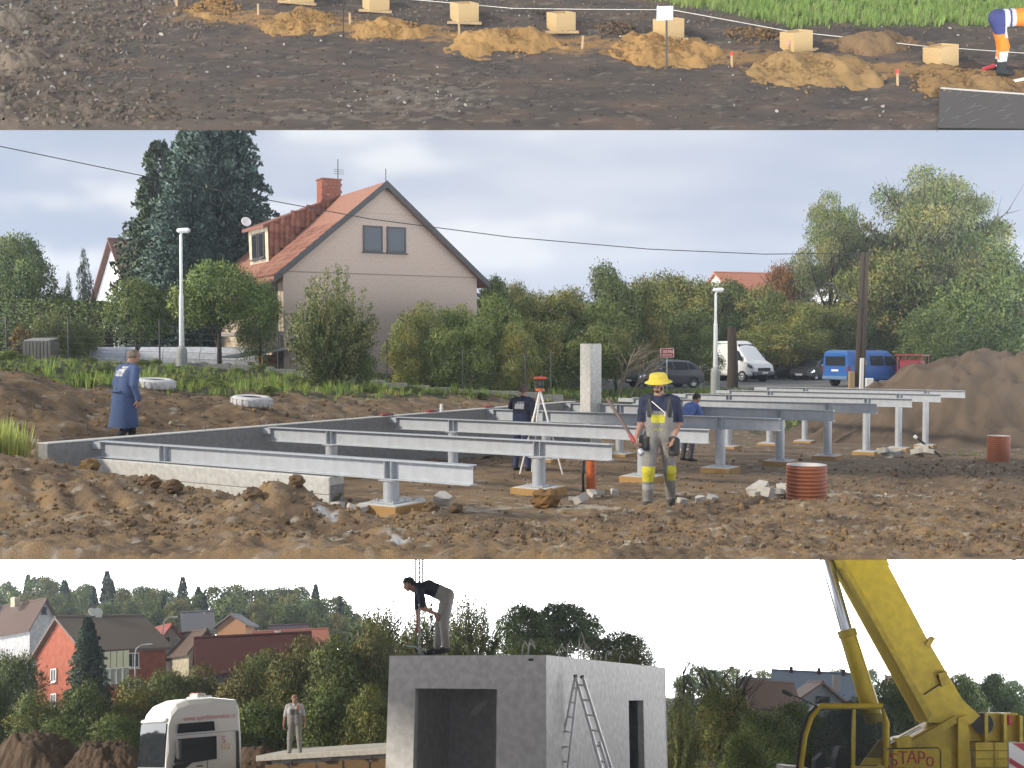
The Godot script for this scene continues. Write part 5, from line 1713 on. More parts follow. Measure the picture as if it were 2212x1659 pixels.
func terrace_people():
	var p := Vector3.ZERO
	# --- man in yellow hat and grey dungarees, walking towards us with a bar in his hand
	var w := at(1424, 1082, 16.5)
	var o := thing("person", "man in yellow bucket hat and grey dungarees with yellow patches, walking with a bar", "person", Transform3D(Basis(Vector3.UP, -0.12).scaled(Vector3(1.12, 1.07, 1.1)), Vector3(w.x, gh0(w.x, w.z) - 0.02, w.z)))
	var grey_ := Color(0.31, 0.30, 0.275)
	var navy := Color(0.025, 0.035, 0.075)
	var yel := Color(0.72, 0.66, 0.05)
	var dk := Color(0.05, 0.05, 0.048)
	var J := {"pelvis": Vector3(0, 0.98, 0), "chest": Vector3(0.0, 1.30, 0.01), "neck": Vector3(0.0, 1.50, 0.0), "head": Vector3(-0.01, 1.57, 0.02),
		"sho": [Vector3(0.20, 1.44, 0), Vector3(-0.20, 1.44, 0.0)], "elb": [Vector3(0.25, 1.15, -0.03), Vector3(-0.23, 1.14, 0.0)], "wri": [Vector3(0.17, 0.93, 0.13), Vector3(-0.30, 0.94, 0.17)],
		"hip": [Vector3(0.10, 0.93, 0), Vector3(-0.10, 0.93, 0)], "kne": [Vector3(0.13, 0.50, -0.02), Vector3(-0.14, 0.50, 0.14)], "ank": [Vector3(0.15, 0.09, -0.2), Vector3(-0.15, 0.08, 0.12)], "toe": [Vector3(0.17, 0.035, -0.04), Vector3(-0.17, 0.035, 0.3)]}
	var C := {"hips": grey_, "top": navy, "sleeve": navy, "legs": grey_, "shoe": Color(0.06, 0.06, 0.06), "loose": 1.12, "girth": 1.05}
	var paint := [[Vector3(0, 1.14, 0.1), Vector3(0.17, 0.16, 0.16), grey_], [Vector3(0, 1.05, 0.0), Vector3(0.175, 0.1, 0.3), grey_], [Vector3(0.0, 1.24, 0.14), Vector3(0.11, 0.05, 0.12), grey_], [Vector3(-0.02, 1.205, 0.2), Vector3(0.085, 0.052, 0.15), yel], [Vector3(-0.02, 1.06, 0.2), Vector3(0.05, 0.012, 0.14), Color(0.5, 0.46, 0.08)],
		[Vector3(0.13, 1.35, 0.05), Vector3(0.028, 0.14, 0.2), dk], [Vector3(-0.13, 1.35, 0.05), Vector3(0.028, 0.14, 0.2), dk], [Vector3(0.19, 0.83, 0.06), Vector3(0.08, 0.13, 0.12), dk], [Vector3(-0.19, 0.87, 0.08), Vector3(0.07, 0.1, 0.12), dk],
		[Vector3(-0.14, 0.47, 0.2), Vector3(0.1, 0.1, 0.12), yel], [Vector3(0.17, 0.47, 0.02), Vector3(0.075, 0.1, 0.12), yel], [Vector3(-0.15, 0.3, 0.2), Vector3(0.1, 0.03, 0.12), Color(0.5, 0.5, 0.5)]]
	var sk := figure(o, J, C, paint)
	var hd := look_frame(Vector3(-0.01, 1.575, 0.02), Vector3(-0.3, -0.2, 1.0))
	head(sk, hd, Color(0.06, 0.04, 0.03), 0.0, Color(0.07, 0.045, 0.035))
	hand(sk, limb_frame(J.wri[0], Vector3(-0.35, -1, 0.35), Vector3(-1, 0, 0.3)), 1.0, 0.5)
	hand(sk, limb_frame(J.wri[1], Vector3(0.1, -0.85, 0.5), Vector3(0.6, 0.2, -0.4)), -1.0, 1.0)
	person_nodes(o, sk, hd, Color(0.05, 0.035, 0.03))
	var m := Msh.new()
	m.lathe([[0.178, 0.112], [0.15, 0.125], [0.118, 0.148], [0.112, 0.2], [0.098, 0.226], [0.06, 0.235], [0.0, 0.237]], 28, hd)
	m.lathe([[0.112, 0.143], [0.148, 0.12], [0.178, 0.112]], 28, hd)
	obj("bucket_hat", m, mat(Color(0.78, 0.62, 0.07), 0.85, 0, "cloth", 12.0), o)
	m = Msh.new(); m.lathe([[0.12, 0.146], [0.1195, 0.164], [0.116, 0.164]], 28, hd)
	obj("hat_band", m, mat(Color(0.66, 0.5, 0.05), 0.85), o)
	m = Msh.new(); m.tube([Vector3(-0.10, 1.43, 0.095), Vector3(-0.02, 1.36, 0.14), Vector3(0.07, 1.28, 0.15), Vector3(0.06, 1.24, 0.155)], [0.007], 5)
	obj("lanyard", m, M.white, o)
	m = Msh.new(); m.lathe([[0.034, -0.012], [0.036, 0.0], [0.034, 0.012]], 12, limb_frame(J.wri[0] + Vector3(0.0, 0.02, -0.012), Vector3(-0.35, -1, 0.35), Vector3(-1, 0, 0)))
	obj("wrist_watch", m, M.black, o)
	m = Msh.new(); m.box(Vector3(0.19, 0.83, 0.085), Vector3(0.13, 0.25, 0.1), Basis(Vector3.UP, 0.5), 0.03)
	obj("holster_pocket", m, mat(dk, 0.85), o)
	m = Msh.new(); m.box(Vector3(-0.20, 0.88, 0.075), Vector3(0.12, 0.2, 0.1), Basis(Vector3.UP, -0.5), 0.03)
	obj("holster_pocket", m, mat(Color(0.09, 0.09, 0.085), 0.85), o)
	m = Msh.new()
	for s in [-1.0, 1.0]: m.tube([Vector3(s * 0.10, 1.27, 0.125), Vector3(s * 0.115, 1.38, 0.115), Vector3(s * 0.13, 1.47, 0.05), Vector3(s * 0.11, 1.46, -0.06)], [0.02], 6)
	obj("brace_straps", m, mat(dk, 0.8), o)
	# the bar he holds
	var g := o.transform * Vector3(-0.295, 0.87, 0.225)
	var tip := at(1312, 862, 16.9)
	m = Msh.new()
	var dirb := (tip - g).normalized()
	m.tube([g - dirb * 0.16, g, g.lerp(tip, 0.5) + Vector3(0, 0.01, 0), tip], [0.026, 0.022, 0.024, 0.026], 9)
	var bar := thing("steel_bar", "rusty steel bar held by the man in the yellow hat", "bar")
	obj("shaft", m, mat(Color(0.17, 0.12, 0.10), 0.7, 0.2, "blotch", 6.0), bar)
	m = Msh.new(); m.tube([g.lerp(tip, 0.04), g.lerp(tip, 0.2)], [0.029], 9)
	obj("red_grip", m, M.red, bar)
	m = Msh.new(); m.tube([g - dirb * 0.2, g - dirb * 0.12], [0.045, 0.04], 8)
	obj("end_nut", m, M.steel, bar)

	# --- man in the long blue coat, seen from behind, walking right
	w = at(268, 958, 21.8)
	o = thing("person", "grey haired man in a long blue coat with white back patch, beside the low wall", "person", Transform3D(Basis(Vector3.UP, PI * 0.80).scaled(Vector3(1.2, 1.07, 1.2)), Vector3(w.x, gh0(w.x, w.z) - 0.02, w.z)))
	var coat := Color(0.075, 0.125, 0.27)
	J = {"pelvis": Vector3(0, 0.98, 0), "chest": Vector3(0, 1.30, 0.05), "neck": Vector3(0, 1.50, 0.12), "head": Vector3(0, 1.56, 0.16),
		"sho": [Vector3(0.20, 1.43, 0.09), Vector3(-0.20, 1.43, 0.09)], "elb": [Vector3(0.28, 1.15, 0.06), Vector3(-0.27, 1.14, 0.0)], "wri": [Vector3(0.24, 1.02, 0.30), Vector3(-0.30, 0.88, 0.06)],
		"hip": [Vector3(0.09, 0.93, 0), Vector3(-0.09, 0.93, 0)], "kne": [Vector3(0.1, 0.5, 0.2), Vector3(-0.1, 0.5, 0.02)], "ank": [Vector3(0.1, 0.09, 0.24), Vector3(-0.1, 0.1, -0.24)], "toe": [Vector3(0.11, 0.035, 0.42), Vector3(-0.11, 0.04, -0.08)]}
	C = {"hips": coat, "top": coat, "sleeve": coat, "legs": Color(0.02, 0.02, 0.025), "shoe": Color(0.02, 0.02, 0.02), "long": true, "girth": 1.12}
	sk = figure(o, J, C, [[Vector3(0, 1.36, -0.1), Vector3(0.085, 0.065, 0.12), Color(0.75, 0.76, 0.78)], [Vector3(0, 1.455, -0.06), Vector3(0.075, 0.018, 0.12), Color(0.6, 0.64, 0.7)]])
	hd = look_frame(Vector3(0, 1.565, 0.165), Vector3(0.05, -0.32, 1.0))
	head(sk, hd, Color(0.2, 0.16, 0.12))
	hand(sk, limb_frame(J.wri[0], Vector3(-0.1, -0.2, 1), Vector3(-1, -0.3, 0)), 1.0, 0.6)
	hand(sk, limb_frame(J.wri[1], Vector3(0, -1, 0.1), Vector3(1, 0, 0)), -1.0, 0.6)
	person_nodes(o, sk, hd, Color(0.16, 0.125, 0.09), 0.9)
	# skirt of the coat
	m = Msh.new()
	var rings := []
	for r in 8:
		var y := 1.06 - 0.66 * r / 7.0
		var ring := []
		for s in 26:
			var a := TAU * s / 26
			var fold := 1.0 + 0.045 * sin(a * 7.0 + r * 0.25) * r / 7.0
			ring.append(Vector3(cos(a) * (0.185 + 0.045 * r / 7.0) * fold, y + 0.01 * sin(a * 3), sin(a) * (0.145 + 0.085 * r / 7.0) * fold - 0.0))
		rings.append(ring)
	for r in 7:
		for s in 26:
			var e := (s + 1) % 26
			var q := [rings[r + 1][s], rings[r + 1][e], rings[r][e], rings[r][s]]
			var nn := []
			for z in q: nn.append(Vector3(z.x, 0.03, z.z * 1.2).normalized())
			m.quadn(q[1], q[0], q[3], q[2], nn[1], nn[0], nn[3], nn[2])
	obj("coat_skirt", m, mat(coat, 0.9, 0, "cloth", 4.0), o)
	m = Msh.new(); m.tube([Vector3(-0.14, 1.04, -0.15), Vector3(0, 1.035, -0.185), Vector3(0.14, 1.04, -0.15)], [0.018], 6)
	obj("coat_belt", m, mat(coat * 0.7, 0.9), o)
	m = Msh.new(); m.box(Vector3(-0.035, 1.37, -0.085), Vector3(0.03, 0.06, 0.006)); m.box(Vector3(0.03, 1.37, -0.085), Vector3(0.04, 0.06, 0.006))
	obj("back_print", m, mat(Color(0.35, 0.38, 0.45), 0.9), o, Transform3D(Basis(), Vector3(0, 0, -0.005)))

	# --- surveyor in a navy shirt, back to us
	w = at(1127, 960, 23.4)
	o = thing("person", "man in a navy shirt with white back print, looking into the surveying level", "person", xf_at(Vector3(w.x, gh0(w.x, w.z) - 0.03, w.z), PI * 0.86))
	J = {"pelvis": Vector3(0, 0.98, 0), "chest": Vector3(0, 1.31, 0.02), "neck": Vector3(0, 1.51, 0.06), "head": Vector3(0, 1.57, 0.1),
		"sho": [Vector3(0.21, 1.44, 0.03), Vector3(-0.21, 1.44, 0.03)], "elb": [Vector3(0.34, 1.30, 0.2), Vector3(-0.26, 1.15, 0.0)], "wri": [Vector3(0.24, 1.46, 0.36), Vector3(-0.27, 0.9, 0.06)],
		"hip": [Vector3(0.1, 0.93, 0), Vector3(-0.1, 0.93, 0)], "kne": [Vector3(0.12, 0.5, 0.03), Vector3(-0.12, 0.5, 0.03)], "ank": [Vector3(0.14, 0.09, 0), Vector3(-0.14, 0.09, 0)], "toe": [Vector3(0.16, 0.035, 0.17), Vector3(-0.16, 0.035, 0.17)]}
	C = {"hips": Color(0.04, 0.06, 0.14), "top": Color(0.03, 0.035, 0.065), "sleeve": Color(0.03, 0.035, 0.065), "legs": Color(0.05, 0.07, 0.17), "shoe": Color(0.03, 0.03, 0.03), "girth": 1.1}
	sk = figure(o, J, C, [[Vector3(0.01, 1.34, -0.12), Vector3(0.1, 0.055, 0.1), Color(0.7, 0.7, 0.7)], [Vector3(0.0, 1.42, -0.12), Vector3(0.07, 0.012, 0.1), Color(0.5, 0.5, 0.5)]])
	hd = look_frame(Vector3(0, 1.575, 0.1), Vector3(0.35, -0.2, 1.0))
	head(sk, hd, Color(0.09, 0.06, 0.05))
	hand(sk, limb_frame(J.wri[0], Vector3(-0.3, 0.6, 0.4), Vector3(-0.7, 0, 0.4)), 1.0, 0.9)
	hand(sk, limb_frame(J.wri[1], Vector3(0, -1, 0.1), Vector3(1, 0, 0)), -1.0, 0.6)
	person_nodes(o, sk, hd, Color(0.10, 0.065, 0.05), 0.85)

	# --- man in a light blue jacket, bent over the beams
	w = at(1486, 975, 28.2)
	o = thing("person", "dark haired man in a bright blue jacket stooping over the beams", "person", xf_at(Vector3(w.x, gh0(w.x, w.z) - 0.02, w.z), PI * 0.68))
	var bj := Color(0.14, 0.23, 0.58)
	J = {"pelvis": Vector3(0, 0.96, -0.1), "chest": Vector3(0, 1.26, 0.04), "neck": Vector3(0, 1.43, 0.16), "head": Vector3(0, 1.47, 0.22),
		"sho": [Vector3(0.20, 1.36, 0.12), Vector3(-0.20, 1.36, 0.12)], "elb": [Vector3(0.27, 1.12, 0.25), Vector3(-0.27, 1.12, 0.2)], "wri": [Vector3(0.2, 1.1, 0.48), Vector3(-0.2, 1.08, 0.44)],
		"hip": [Vector3(0.1, 0.92, -0.1), Vector3(-0.1, 0.92, -0.1)], "kne": [Vector3(0.13, 0.5, 0.02), Vector3(-0.13, 0.5, 0.02)], "ank": [Vector3(0.14, 0.09, -0.05), Vector3(-0.14, 0.09, -0.05)], "toe": [Vector3(0.16, 0.035, 0.13), Vector3(-0.16, 0.035, 0.13)]}
	C = {"hips": Color(0.13, 0.14, 0.2), "top": bj, "sleeve": bj, "legs": Color(0.12, 0.12, 0.16), "shoe": Color(0.03, 0.03, 0.03), "long": true, "girth": 1.12}
	sk = figure(o, J, C, [[Vector3(0.0, 1.02, -0.1), Vector3(0.3, 0.035, 0.3), bj], [Vector3(-0.1, 1.12, -0.12), Vector3(0.3, 0.03, 0.16), Color(0.45, 0.55, 0.7)]])
	hd = look_frame(Vector3(0, 1.475, 0.22), Vector3(-0.3, -0.5, 1.0))
	head(sk, hd, Color(0.02, 0.015, 0.012))
	hand(sk, limb_frame(J.wri[0], Vector3(-0.1, -0.3, 1), Vector3(-1, -0.3, 0)), 1.0, 0.7)
	hand(sk, limb_frame(J.wri[1], Vector3(0.1, -0.3, 1), Vector3(1, -0.3, 0)), -1.0, 0.7)
	person_nodes(o, sk, hd, Color(0.02, 0.016, 0.013))

# ---------------------------------------------------------------- vehicles: x forward, y up, z to the right-hand side
# stations: [x, bottom, belt, top, half width at sill, at belt, at roof edge]
func st_lerp(S: Array, x: float) -> Array:
	for i in S.size() - 1:
		if x <= S[i + 1][0]:
			var t: float = clampf((x - S[i][0]) / (S[i + 1][0] - S[i][0]), 0, 1)
			var r := []
			for k in 7: r.append(lerpf(S[i][k], S[i + 1][k], t))
			return r
	return S[S.size() - 1]
func side_z(S: Array, x: float, y: float) -> float:
	var s := st_lerp(S, x)
	if y >= s[2]: return lerpf(s[5], s[6], clampf((y - s[2]) / maxf(s[3] - s[2], 0.01), 0, 1))
	return lerpf(s[4], s[5], clampf((y - s[1]) / maxf(s[2] - s[1], 0.01), 0, 1))
func ring_of(s: Array) -> Array:
	var b: float = s[1]; var ym: float = s[2]; var t: float = s[3]
	var r := []
	for q in [[b, s[4] * 0.93], [lerpf(b, ym, 0.12), s[4]], [lerpf(b, ym, 0.62), lerpf(s[4], s[5], 0.8) + 0.012], [ym, s[5]], [lerpf(ym, t, 0.86), lerpf(s[5], s[6], 0.86)], [lerpf(ym, t, 0.97), s[6] * 0.93], [t, s[6] * 0.72], [t + 0.01, 0.0]]:
		r.append(Vector3(s[0], q[0], q[1]))
	return r
func shell(S: Array) -> Msh:
	var m := Msh.new()
	for sd in [1.0, -1.0]:
		var prev := []
		for i in S.size():
			var r := ring_of(S[i])
			for k in r.size(): r[k].z *= sd
			if i > 0:
				for k in r.size() - 1:
					if sd > 0: m.quad(prev[k], r[k], r[k + 1], prev[k + 1])
					else: m.quad(r[k], prev[k], prev[k + 1], r[k + 1])
			if i == 0 or i == S.size() - 1:
				for k in r.size() - 1:
					var c0 := Vector3(r[k].x, r[k].y, 0); var c1 := Vector3(r[k + 1].x, r[k + 1].y, 0)
					if (i == 0) == (sd > 0): m.quad(c0, r[k], r[k + 1], c1)
					else: m.quad(r[k], c0, c1, r[k + 1])
			prev = r
	return m
func side_pane(S: Array, poly: Array, sd: float, off := 0.024) -> Msh:
	var m := Msh.new()
	var pl := PackedVector2Array()
	for q in poly: pl.append(Vector2(q[0], q[1]))
	if Geometry2D.is_polygon_clockwise(pl): pl.reverse()
	var t := Geometry2D.triangulate_polygon(pl)
	for k in range(0, t.size(), 3):
		var v := []
		for j in 3:
			var a := pl[t[k + j]]
			v.append(Vector3(a.x, a.y, sd * (side_z(S, a.x, a.y) + off)))
		var nn: Vector3 = (v[1] - v[0]).cross(v[2] - v[0])
		if nn.z * sd < 0: m.tri(v[0], v[2], v[1])
		else: m.tri(v[0], v[1], v[2])
	return m
func slope_pane(x0: float, y0: float, w0: float, x1: float, y1: float, w1: float, off := 0.015) -> Msh:
	var m := Msh.new()
	var nn := Vector3(y1 - y0, -(x1 - x0), 0).normalized() * off
	if nn.y < 0 and absf(y1 - y0) < absf(x1 - x0): nn = -nn
	if (x0 + x1) * nn.x < 0: nn = -nn
	var a := Vector3(x0, y0, -w0) + nn
	var b := Vector3(x0, y0, w0) + nn
	var c := Vector3(x1, y1, w1) + nn
	var d := Vector3(x1, y1, -w1) + nn
	if (b - a).cross(c - a).dot(nn) > 0: m.quad(a, b, c, d)
	else: m.quad(d, c, b, a)
	return m
func wheels(o: Node3D, xs: Array, z: float, r: float, rim: Material):
	for x in xs:
		for sd in [-1.0, 1.0]:
			var t := Transform3D(Basis(Vector3.RIGHT, sd * PI / 2), Vector3(x, r, sd * (z - 0.1)))
			var m := Msh.new()
			m.lathe([[r * 0.62, -0.1], [r * 0.95, -0.1], [r, -0.06], [r, 0.06], [r * 0.95, 0.1], [r * 0.62, 0.1]], 24, t)
			var ty := obj("wheel", m, M.rubber, o)
			m = Msh.new()
			m.lathe([[0.0, 0.07], [r * 0.14, 0.09], [r * 0.2, 0.06], [r * 0.58, 0.06], [r * 0.62, 0.095]], 20, t)
			obj("rim", m, rim, ty)
			m = Msh.new()
			m.lathe([[0.0, -0.02], [r * 1.16, -0.02], [r * 1.16, 0.045], [0.0, 0.045]], 24, Transform3D(t.basis, Vector3(x, r + 0.03, sd * (z - 0.09))))
			obj("wheel_arch", m, M.black, o)
func box_part(o: Node, called: String, c: Vector3, s: Vector3, m: Material, bev := 0.01, b := Basis()):
	var q := Msh.new()
	q.box(c, s, b, bev)
	return obj(called, q, m, o)
func face(fwd: Vector3, p: Vector3) -> Transform3D:
	var x := fwd.normalized()
	return Transform3D(Basis(x, Vector3.UP, x.cross(Vector3.UP)), p)

func hatchback(label: String, xf: Transform3D, paint: Material, group: String):
	var S := [[-2.0, 0.42, 0.74, 0.76, 0.66, 0.68, 0.5], [-1.93, 0.3, 0.86, 0.9, 0.76, 0.76, 0.6], [-1.72, 0.24, 0.92, 1.12, 0.80, 0.80, 0.62], [-1.2, 0.2, 0.93, 1.42, 0.82, 0.83, 0.60], [-0.4, 0.2, 0.92, 1.47, 0.82, 0.84, 0.60], [0.3, 0.2, 0.91, 1.40, 0.82, 0.84, 0.58], [0.62, 0.2, 0.90, 1.24, 0.82, 0.83, 0.6], [1.12, 0.2, 0.90, 0.93, 0.82, 0.82, 0.74], [1.6, 0.22, 0.80, 0.83, 0.81, 0.78, 0.66], [1.9, 0.28, 0.66, 0.70, 0.74, 0.70, 0.6], [2.02, 0.36, 0.56, 0.58, 0.64, 0.60, 0.5]]
	var o := thing("parked_car", label, "car", xf, group)
	obj("body", shell(S), paint, o)
	for sd in [-1.0, 1.0]:
		obj("side_window", side_pane(S, [[-0.1, 0.95], [0.88, 0.95], [0.28, 1.33], [-0.1, 1.37]], sd), M.glass_dark, o)
		obj("side_window", side_pane(S, [[-0.98, 0.96], [-0.17, 0.95], [-0.17, 1.37], [-0.95, 1.33]], sd), M.glass_dark, o)
		obj("side_window", side_pane(S, [[-1.45, 1.0], [-1.05, 0.97], [-1.03, 1.3], [-1.2, 1.26]], sd), M.glass_dark, o)
		obj("headlight", side_pane(S, [[1.45, 0.60], [1.86, 0.52], [1.84, 0.64], [1.5, 0.74]], sd, 0.028), M.chrome, o)
		obj("tail_light", side_pane(S, [[-1.92, 0.78], [-1.76, 0.78], [-1.72, 1.0], [-1.86, 0.9]], sd, 0.028), M.red, o)
		box_part(o, "wing_mirror", Vector3(0.72, 1.0, sd * 0.93), Vector3(0.12, 0.12, 0.18), M.chrome, 0.03)
	obj("windscreen", slope_pane(1.06, 0.96, 0.68, 0.36, 1.36, 0.52), M.glass_dark, o)
	obj("rear_window", slope_pane(-1.86, 0.98, 0.58, -1.3, 1.38, 0.5), M.glass_dark, o)
	box_part(o, "grille", Vector3(2.0, 0.5, 0), Vector3(0.06, 0.12, 0.7), M.black)
	box_part(o, "number_plate", Vector3(2.035, 0.42, 0), Vector3(0.02, 0.11, 0.5), M.white, 0.003)
	wheels(o, [-1.28, 1.28], 0.84, 0.31, M.chrome)
	return o

func terrace_vehicles():
	var navyp := mat(Color(0.035, 0.042, 0.055), 0.25)
	navyp.clearcoat_enabled = true
	hatchback("dark blue grey hatchback parked beside the hedge under the red sign", face(Vector3(-0.93, 0, 0.37), at(1434, 838, 60.0)), navyp, "parked vehicles")
	var blk := mat(Color(0.012, 0.012, 0.014), 0.2)
	blk.clearcoat_enabled = true
	hatchback("black car parked nose out under the yellow green trees", face(Vector3(-0.72, 0, 0.7), at(1762, 822, 75.0)), blk, "parked vehicles")
	hatchback("dark car half hidden between the white van and the trees", face(Vector3(-0.6, 0, 0.8), at(1668, 822, 78.0)), navyp, "parked vehicles")
	# white van, high roof
	var S := [[-2.7, 0.5, 1.3, 2.4, 0.9, 0.94, 0.84], [-2.6, 0.42, 1.3, 2.5, 0.95, 0.97, 0.86], [0.6, 0.4, 1.3, 2.52, 0.96, 0.98, 0.84], [0.95, 0.4, 1.28, 2.36, 0.96, 0.98, 0.8], [1.25, 0.4, 1.27, 2.1, 0.96, 0.97, 0.8], [1.95, 0.4, 1.24, 1.32, 0.96, 0.95, 0.86], [2.4, 0.42, 1.06, 1.12, 0.94, 0.9, 0.8], [2.55, 0.46, 0.86, 0.9, 0.88, 0.84, 0.76]]
	var o := thing("white_van", "white high roofed delivery van behind the slim street lamp", "van", face(Vector3(0.6, 0, 0.8), at(1582, 824, 72.0)), "parked vehicles")
	var wp := mat(Color(0.78, 0.79, 0.79), 0.3)
	obj("body", shell(S), wp, o)
	for sd in [-1.0, 1.0]:
		obj("side_window", side_pane(S, [[0.72, 1.34], [1.72, 1.32], [1.3, 1.9], [0.85, 1.95]], sd), M.glass_dark, o)
		obj("headlight", side_pane(S, [[2.05, 0.95], [2.46, 0.82], [2.42, 1.0], [2.1, 1.16]], sd, 0.028), M.chrome, o)
		obj("side_moulding", side_pane(S, [[-2.6, 0.46], [2.5, 0.5], [2.45, 0.68], [-2.6, 0.62]], sd, 0.03), mat(Color(0.13, 0.13, 0.135), 0.7), o)
		box_part(o, "wing_mirror", Vector3(1.55, 1.5, sd * 1.1), Vector3(0.14, 0.3, 0.22), M.black, 0.03)
		obj("green_stripe", side_pane(S, [[-2.0, 2.3], [0.9, 2.3], [0.75, 2.38], [-2.0, 2.38]], sd, 0.028), mat(Color(0.1, 0.35, 0.1), 0.5), o)
	obj("windscreen", slope_pane(1.88, 1.36, 0.8, 1.02, 2.3, 0.68), M.glass_dark, o)
	box_part(o, "grille", Vector3(2.54, 0.78, 0), Vector3(0.08, 0.2, 1.1), M.black)
	box_part(o, "bumper", Vector3(2.5, 0.55, 0), Vector3(0.25, 0.22, 1.86), mat(Color(0.13, 0.13, 0.135), 0.7), 0.05)
	box_part(o, "number_plate", Vector3(2.64, 0.58, 0), Vector3(0.02, 0.11, 0.5), M.white, 0.003)
	wheels(o, [-1.7, 1.65], 0.98, 0.36, M.chrome)
	# blue van, back towards us
	S = [[-2.4, 0.48, 1.1, 1.78, 0.86, 0.9, 0.78], [-2.34, 0.4, 1.1, 1.9, 0.92, 0.94, 0.8], [-2.2, 0.36, 1.1, 1.95, 0.94, 0.96, 0.8], [0.7, 0.34, 1.1, 1.94, 0.95, 0.97, 0.8], [1.1, 0.34, 1.08, 1.72, 0.95, 0.96, 0.78], [1.7, 0.34, 1.05, 1.12, 0.94, 0.94, 0.84], [2.2, 0.36, 0.92, 0.96, 0.92, 0.88, 0.78], [2.42, 0.42, 0.72, 0.76, 0.84, 0.8, 0.7]]
	o = thing("blue_van", "bright blue van with its tailgate towards the utility pole", "van", face(Vector3(0.86, 0, -0.51), at(1872, 834, 63.0)), "parked vehicles")
	var bp := mat(Color(0.03, 0.125, 0.40), 0.35)
	obj("body", shell(S), bp, o)
	for sd in [-1.0, 1.0]:
		obj("side_window", side_pane(S, [[0.35, 1.14], [1.5, 1.12], [1.05, 1.62], [0.35, 1.66]], sd), M.glass_dark, o)
		obj("side_window", side_pane(S, [[-0.75, 1.14], [0.25, 1.14], [0.25, 1.66], [-0.75, 1.66]], sd), M.glass_dark, o)
		obj("side_panel", side_pane(S, [[-2.0, 1.14], [-0.85, 1.14], [-0.85, 1.66], [-1.9, 1.66]], sd), mat(Color(0.03, 0.12, 0.33), 0.4), o)
		obj("yellow_logo", side_pane(S, [[-1.6, 1.2], [-1.1, 1.2], [-1.1, 1.6], [-1.6, 1.6]], sd, 0.034), mat(Color(0.6, 0.55, 0.04), 0.6), o)
		obj("tail_light", side_pane(S, [[-2.39, 0.8], [-2.28, 0.8], [-2.28, 1.1], [-2.37, 1.1]], sd, 0.03), M.red, o)
		box_part(o, "rear_lamp", Vector3(-2.4, 0.95, sd * 0.84), Vector3(0.05, 0.28, 0.1), M.red, 0.01)
	box_part(o, "rear_window", Vector3(-2.395, 1.38, 0), Vector3(0.03, 0.5, 1.4), M.glass_dark, 0.005, Basis(Vector3.BACK, 0.0))
	box_part(o, "number_plate", Vector3(-2.42, 0.88, 0), Vector3(0.03, 0.11, 0.5), M.white, 0.003)
	box_part(o, "bumper", Vector3(-2.42, 0.48, 0), Vector3(0.16, 0.2, 1.76), mat(Color(0.12, 0.2, 0.36), 0.6), 0.04)
	var bd := Msh.new(); bd.lathe([[0.0, 0.0], [0.06, 0.0], [0.06, 0.02], [0.0, 0.02]], 16, Transform3D(Basis(Vector3.BACK, PI / 2), Vector3(-2.405, 1.06, 0)))
	obj("badge", bd, M.chrome, o)
	wheels(o, [-1.5, 1.5], 0.95, 0.33, M.dark)
	# red tractor behind the heap
	o = thing("red_tractor", "dark red tractor with a flat cab roof, mostly behind the soil heap", "tractor", face(Vector3(0.8, 0, 0.6), at(1982, 848, 62.0)))
	var rp := mat(Color(0.24, 0.025, 0.04), 0.45)
	box_part(o, "cab_roof", Vector3(-0.3, 2.0, 0), Vector3(1.5, 0.1, 1.35), rp, 0.03)
	for x in [-0.9, 0.35]:
		for z in [-0.55, 0.55]: box_part(o, "cab_pillar", Vector3(x, 1.5, z), Vector3(0.07, 1.0, 0.07), rp)
	box_part(o, "cab_side", Vector3(-0.3, 1.3, 0), Vector3(1.1, 0.9, 1.0), rp, 0.05)
	box_part(o, "bonnet", Vector3(1.15, 0.95, 0), Vector3(1.6, 0.6, 0.7), rp, 0.08)
	box_part(o, "seat", Vector3(-0.5, 1.1, 0), Vector3(0.45, 0.55, 0.5), M.black, 0.06)
	wheels(o, [-0.8, 1.5], 0.8, 0.42, rp)

# ================================================================ THE DUG FIELD ON ITS BANK (top)
var bank_b: Basis
func bank_xf(p: Vector3, yaw := 0.0, s := Vector3.ONE) -> Transform3D:
	return Transform3D(bank_b * Basis(Vector3.UP, yaw) * Basis.from_scale(s), p)
func bank_uv(p: Vector3) -> Vector2:    # x, metres up the bank
	return Vector2(p.x, (bank_b.inverse() * (p - bank_p)).z * -1.0)
func field_h(x: float, t: float) -> float:
	var h := 0.03 + nz.get_noise_2d(x * 0.5 + 50.0, t * 0.9) * 0.05 + nz2.get_noise_2d(x * 2.0, t * 3.0) * 0.025
	var lf: float = sstep(-7.2, -9.2, x - 0.9 * nz.get_noise_2d(x, t))
	h += lf * (0.12 + nz2.get_noise_2d(x * 2.0, t * 2.0) * 0.10) * sstep(4.8, 4.0, t)
	var cl := bump(x, t, -7.6, 0.7, 2.6, 0.75)
	h += cl * (0.05 + nz3.get_noise_2d(x * 3.0, t * 3.0) * 0.05)
	for q in [[-4.4, 1.15, 1.9, 0.05], [-3.0, 0.6, 1.3, 0.05]]:      # ruts
		var v: float = (t - q[1]) - (x - q[0]) * 0.34
		if absf(x - q[0]) < q[2]: h -= q[3] * exp(-v * v * 90.0)
	return maxf(h, 0.0) * sstep(-0.02, 0.25, t) + 0.002
func field_grass(x: float, t: float) -> float:
	var e := nz.get_noise_2d(x * 1.2 + 7.0, t * 1.2) * 0.5
	var g: float = 0.0
	# the green meadow begins beyond the spoil
	var edge := lerpf(5.9, 4.35, sstep(2.0, 6.2, x))
	g = sstep(edge - 0.1, edge + 0.25, t + e * 0.4)
	return g
